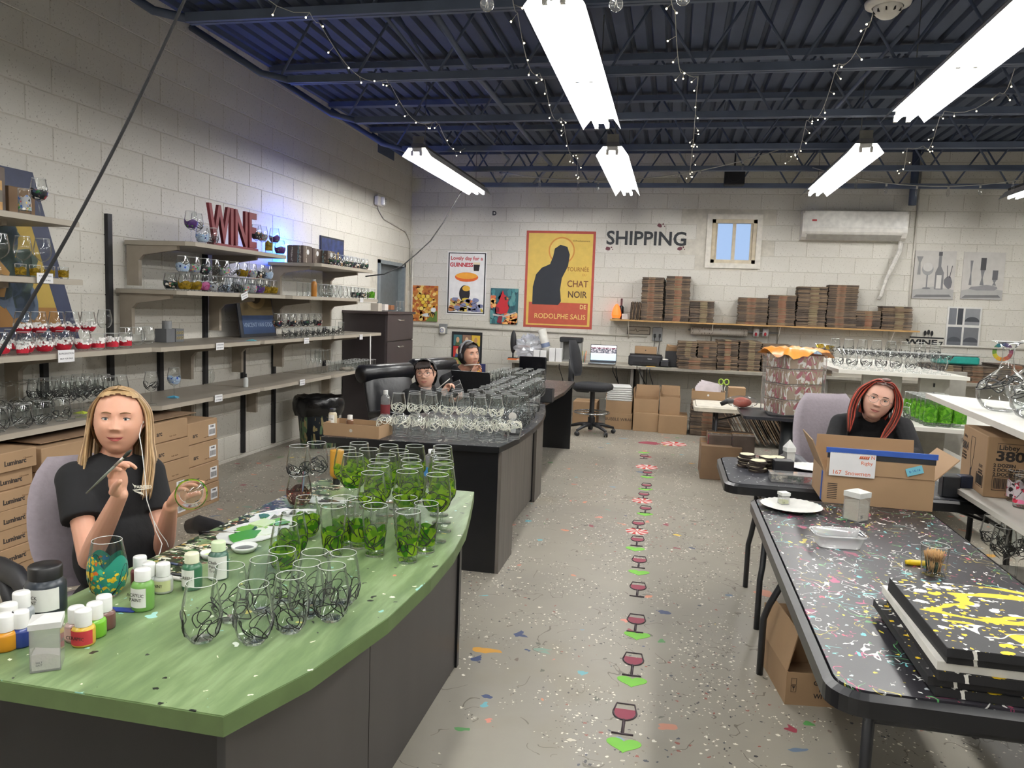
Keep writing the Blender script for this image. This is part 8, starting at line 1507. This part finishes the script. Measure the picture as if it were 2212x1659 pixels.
# trash bin
tbn = thing('trash_bin', 'black rubbish bin with a plastic liner and paint drips', 'bin', (-3.62, 7.40, 0)); tbn.scale = (.92, .92, .86); t = NT('dripped_bin'); b_ = squiggle(t, lin('1c2530'), 9, '6f8f6a', (1.2, 1.2, .12), .05, .46, 3); b_ = squiggle(t, b_, 11, 'b8a878', (1.4, 1.4, .1), .03, .5, 6); t.col(b_); t.b.inputs['Roughness'].default_value = .4
m = MB(); m.lathe([(.001, 0), (.20, 0), (.25, .58), (.255, .60)], 28); m.build('bin_body', t.m, tbn); m = MB(); vs = []; n = 30; r = random.Random(3)
for z, rr_ in ((.40, .262), (.47, .285), (.54, .29), (.60, .28), (.625, .265), (.60, .235), (.50, .21)):
    for i in range(n): a = 2*pi*i/n; q = rr_*(1+r.uniform(-.035, .035)); vs.append((q*cos(a), q*sin(a), z+r.uniform(-.02, .012)))
m.add(vs, [(k*n+i, k*n+(i+1) % n, (k+1)*n+(i+1) % n, (k+1)*n+i) for k in range(6) for i in range(n)], True); m.build('bin_liner', BAG, tbn)
# ---- floor stickers
FK = {}
def decal(px, py, kind, label, R_=.15):
    p = PZ(px, py, 0); p.z = .0006; d = thing('floor_sticker', label, 'sticker', p, 0, None)
    if kind == 'glass':
        m = MB(); m.tube([(.045*cos(a), .055+.045*sin(a)*1.25+.02, .0012) for a in [pi*1.0+pi*i/12 for i in range(13)]]+[(.035, .14, .0012), (-.035, .14, .0012), (-.045, .075, .0012)], .0035, 4); m.tube([(0, .02, .0012), (0, -.075, .0012)], .006, 4).tube([(-.04, -.078, .0012), (.04, -.078, .0012)], .0045, 4); m.build('glass_outline', C('sticker_black', '3a2f35'), d)
        m = MB(); m.prism([(.040*cos(pi+pi*i/12), .075+.05*sin(pi+pi*i/12)) for i in range(13)]+[(.043, .10), (-.043, .10)], 0, .0008); m.build('wine_fill', C('sticker_wine', '8a3a4c'), d)
    elif kind == 'heart':
        m = MB(); m.prism([(.055*1.15*(16*sin(a)**3)/16, .042*(13*cos(a)-5*cos(2*a)-2*cos(3*a)-cos(4*a))/13) for a in [2*pi*i/28 for i in range(28)]], 0, .0008); m.build('heart', C('sticker_green', '7cc24a'), d)
    else:
        m = MB(); m.prism(circ(0, 0, R_, R_, 24), 0, .0006); m.build('white_disc', C('sticker_white', 'dcd2cc'), d); m = MB()
        for k in range(8): a = 2*pi*k/8; m.prism([(0, 0)]+[(R_*q*cos(a+.35*q+s), R_*q*sin(a+.35*q+s)) for q, s in ((.5, 0), (1, 0), (1, .2), (1, .39), (.5, .34))], .0006, .001)
        o = m.build('red_swirl', C('sticker_red', 'c23a34'), d); o['kind'] = 'stuff'
GY = [(1347, 1562), (1366, 1442), (1373, 1352), (1377, 1278), (1380, 1218), (1376, 1172), (1378, 1136), (1394, 1103), (1390, 1072), (1396, 1052), (1398, 1024), (1391, 988)]
for i, (x, y) in enumerate(GY): decal(x, y, 'glass', 'wine glass sticker on the floor, %s from the viewer' % (['nearest', 'second', 'third', 'fourth', 'fifth', 'sixth', 'seventh', 'eighth', 'ninth', 'tenth', 'eleventh', 'farthest'][i]))
for i, (x, y) in enumerate([(1347, 1609), (1365, 1472), (1376, 1373), (1380, 1237), (1372, 1186), (1393, 1111), (1394, 1052+5), (1398, 1031), (1391, 978)]): decal(x, y, 'heart', 'green heart sticker on the floor, %s from the viewer' % (['nearest', 'second', 'third', 'fourth', 'fifth', 'sixth', 'seventh', 'eighth', 'farthest'][i]))
for i, (x, y) in enumerate([(1376, 1148), (1387, 1082), (1397, 1009), (1455, 959)]): decal(x, y, 'mint', 'red and white peppermint sticker, %s' % ['nearest', 'second', 'third', 'largest and farthest near the white table'][i], [.08, .085, .11, .15][i])
m = MB(); m.prism(blob_(0, 0, .12, .10, 14, .2, random.Random(2)), 0, .0008); tag(m.build('floor_sticker', C('sticker_maroon', '8a3a4a'), None, PZ(1403, 957, .0006)), 'maroon splash sticker left of the farthest peppermint', 'sticker')
# things on the dark table parts seen below the right shelf
for i, (x, hx) in enumerate([(2048, '22252b'), (2085, '1f2a40')]): q = PZ(x, 1072, .736); m = MB(); m.cbox((0, 0, .05), (.075, .06, .10), ch=.004); tag(m.build('small_box', C('jarbox_'+hx, hx, .4), None, q), ['dark box standing between glass panes below the shelf edge', 'navy box right of the dark one below the shelf edge'][i], 'box')
open_carton('open_carton', 'open brown carton on the lowest right shelf', (.42, .40, .16), (1.72, 3.25, .501), 0, {'-x': (.14, 1.1)}, mt=KRD)
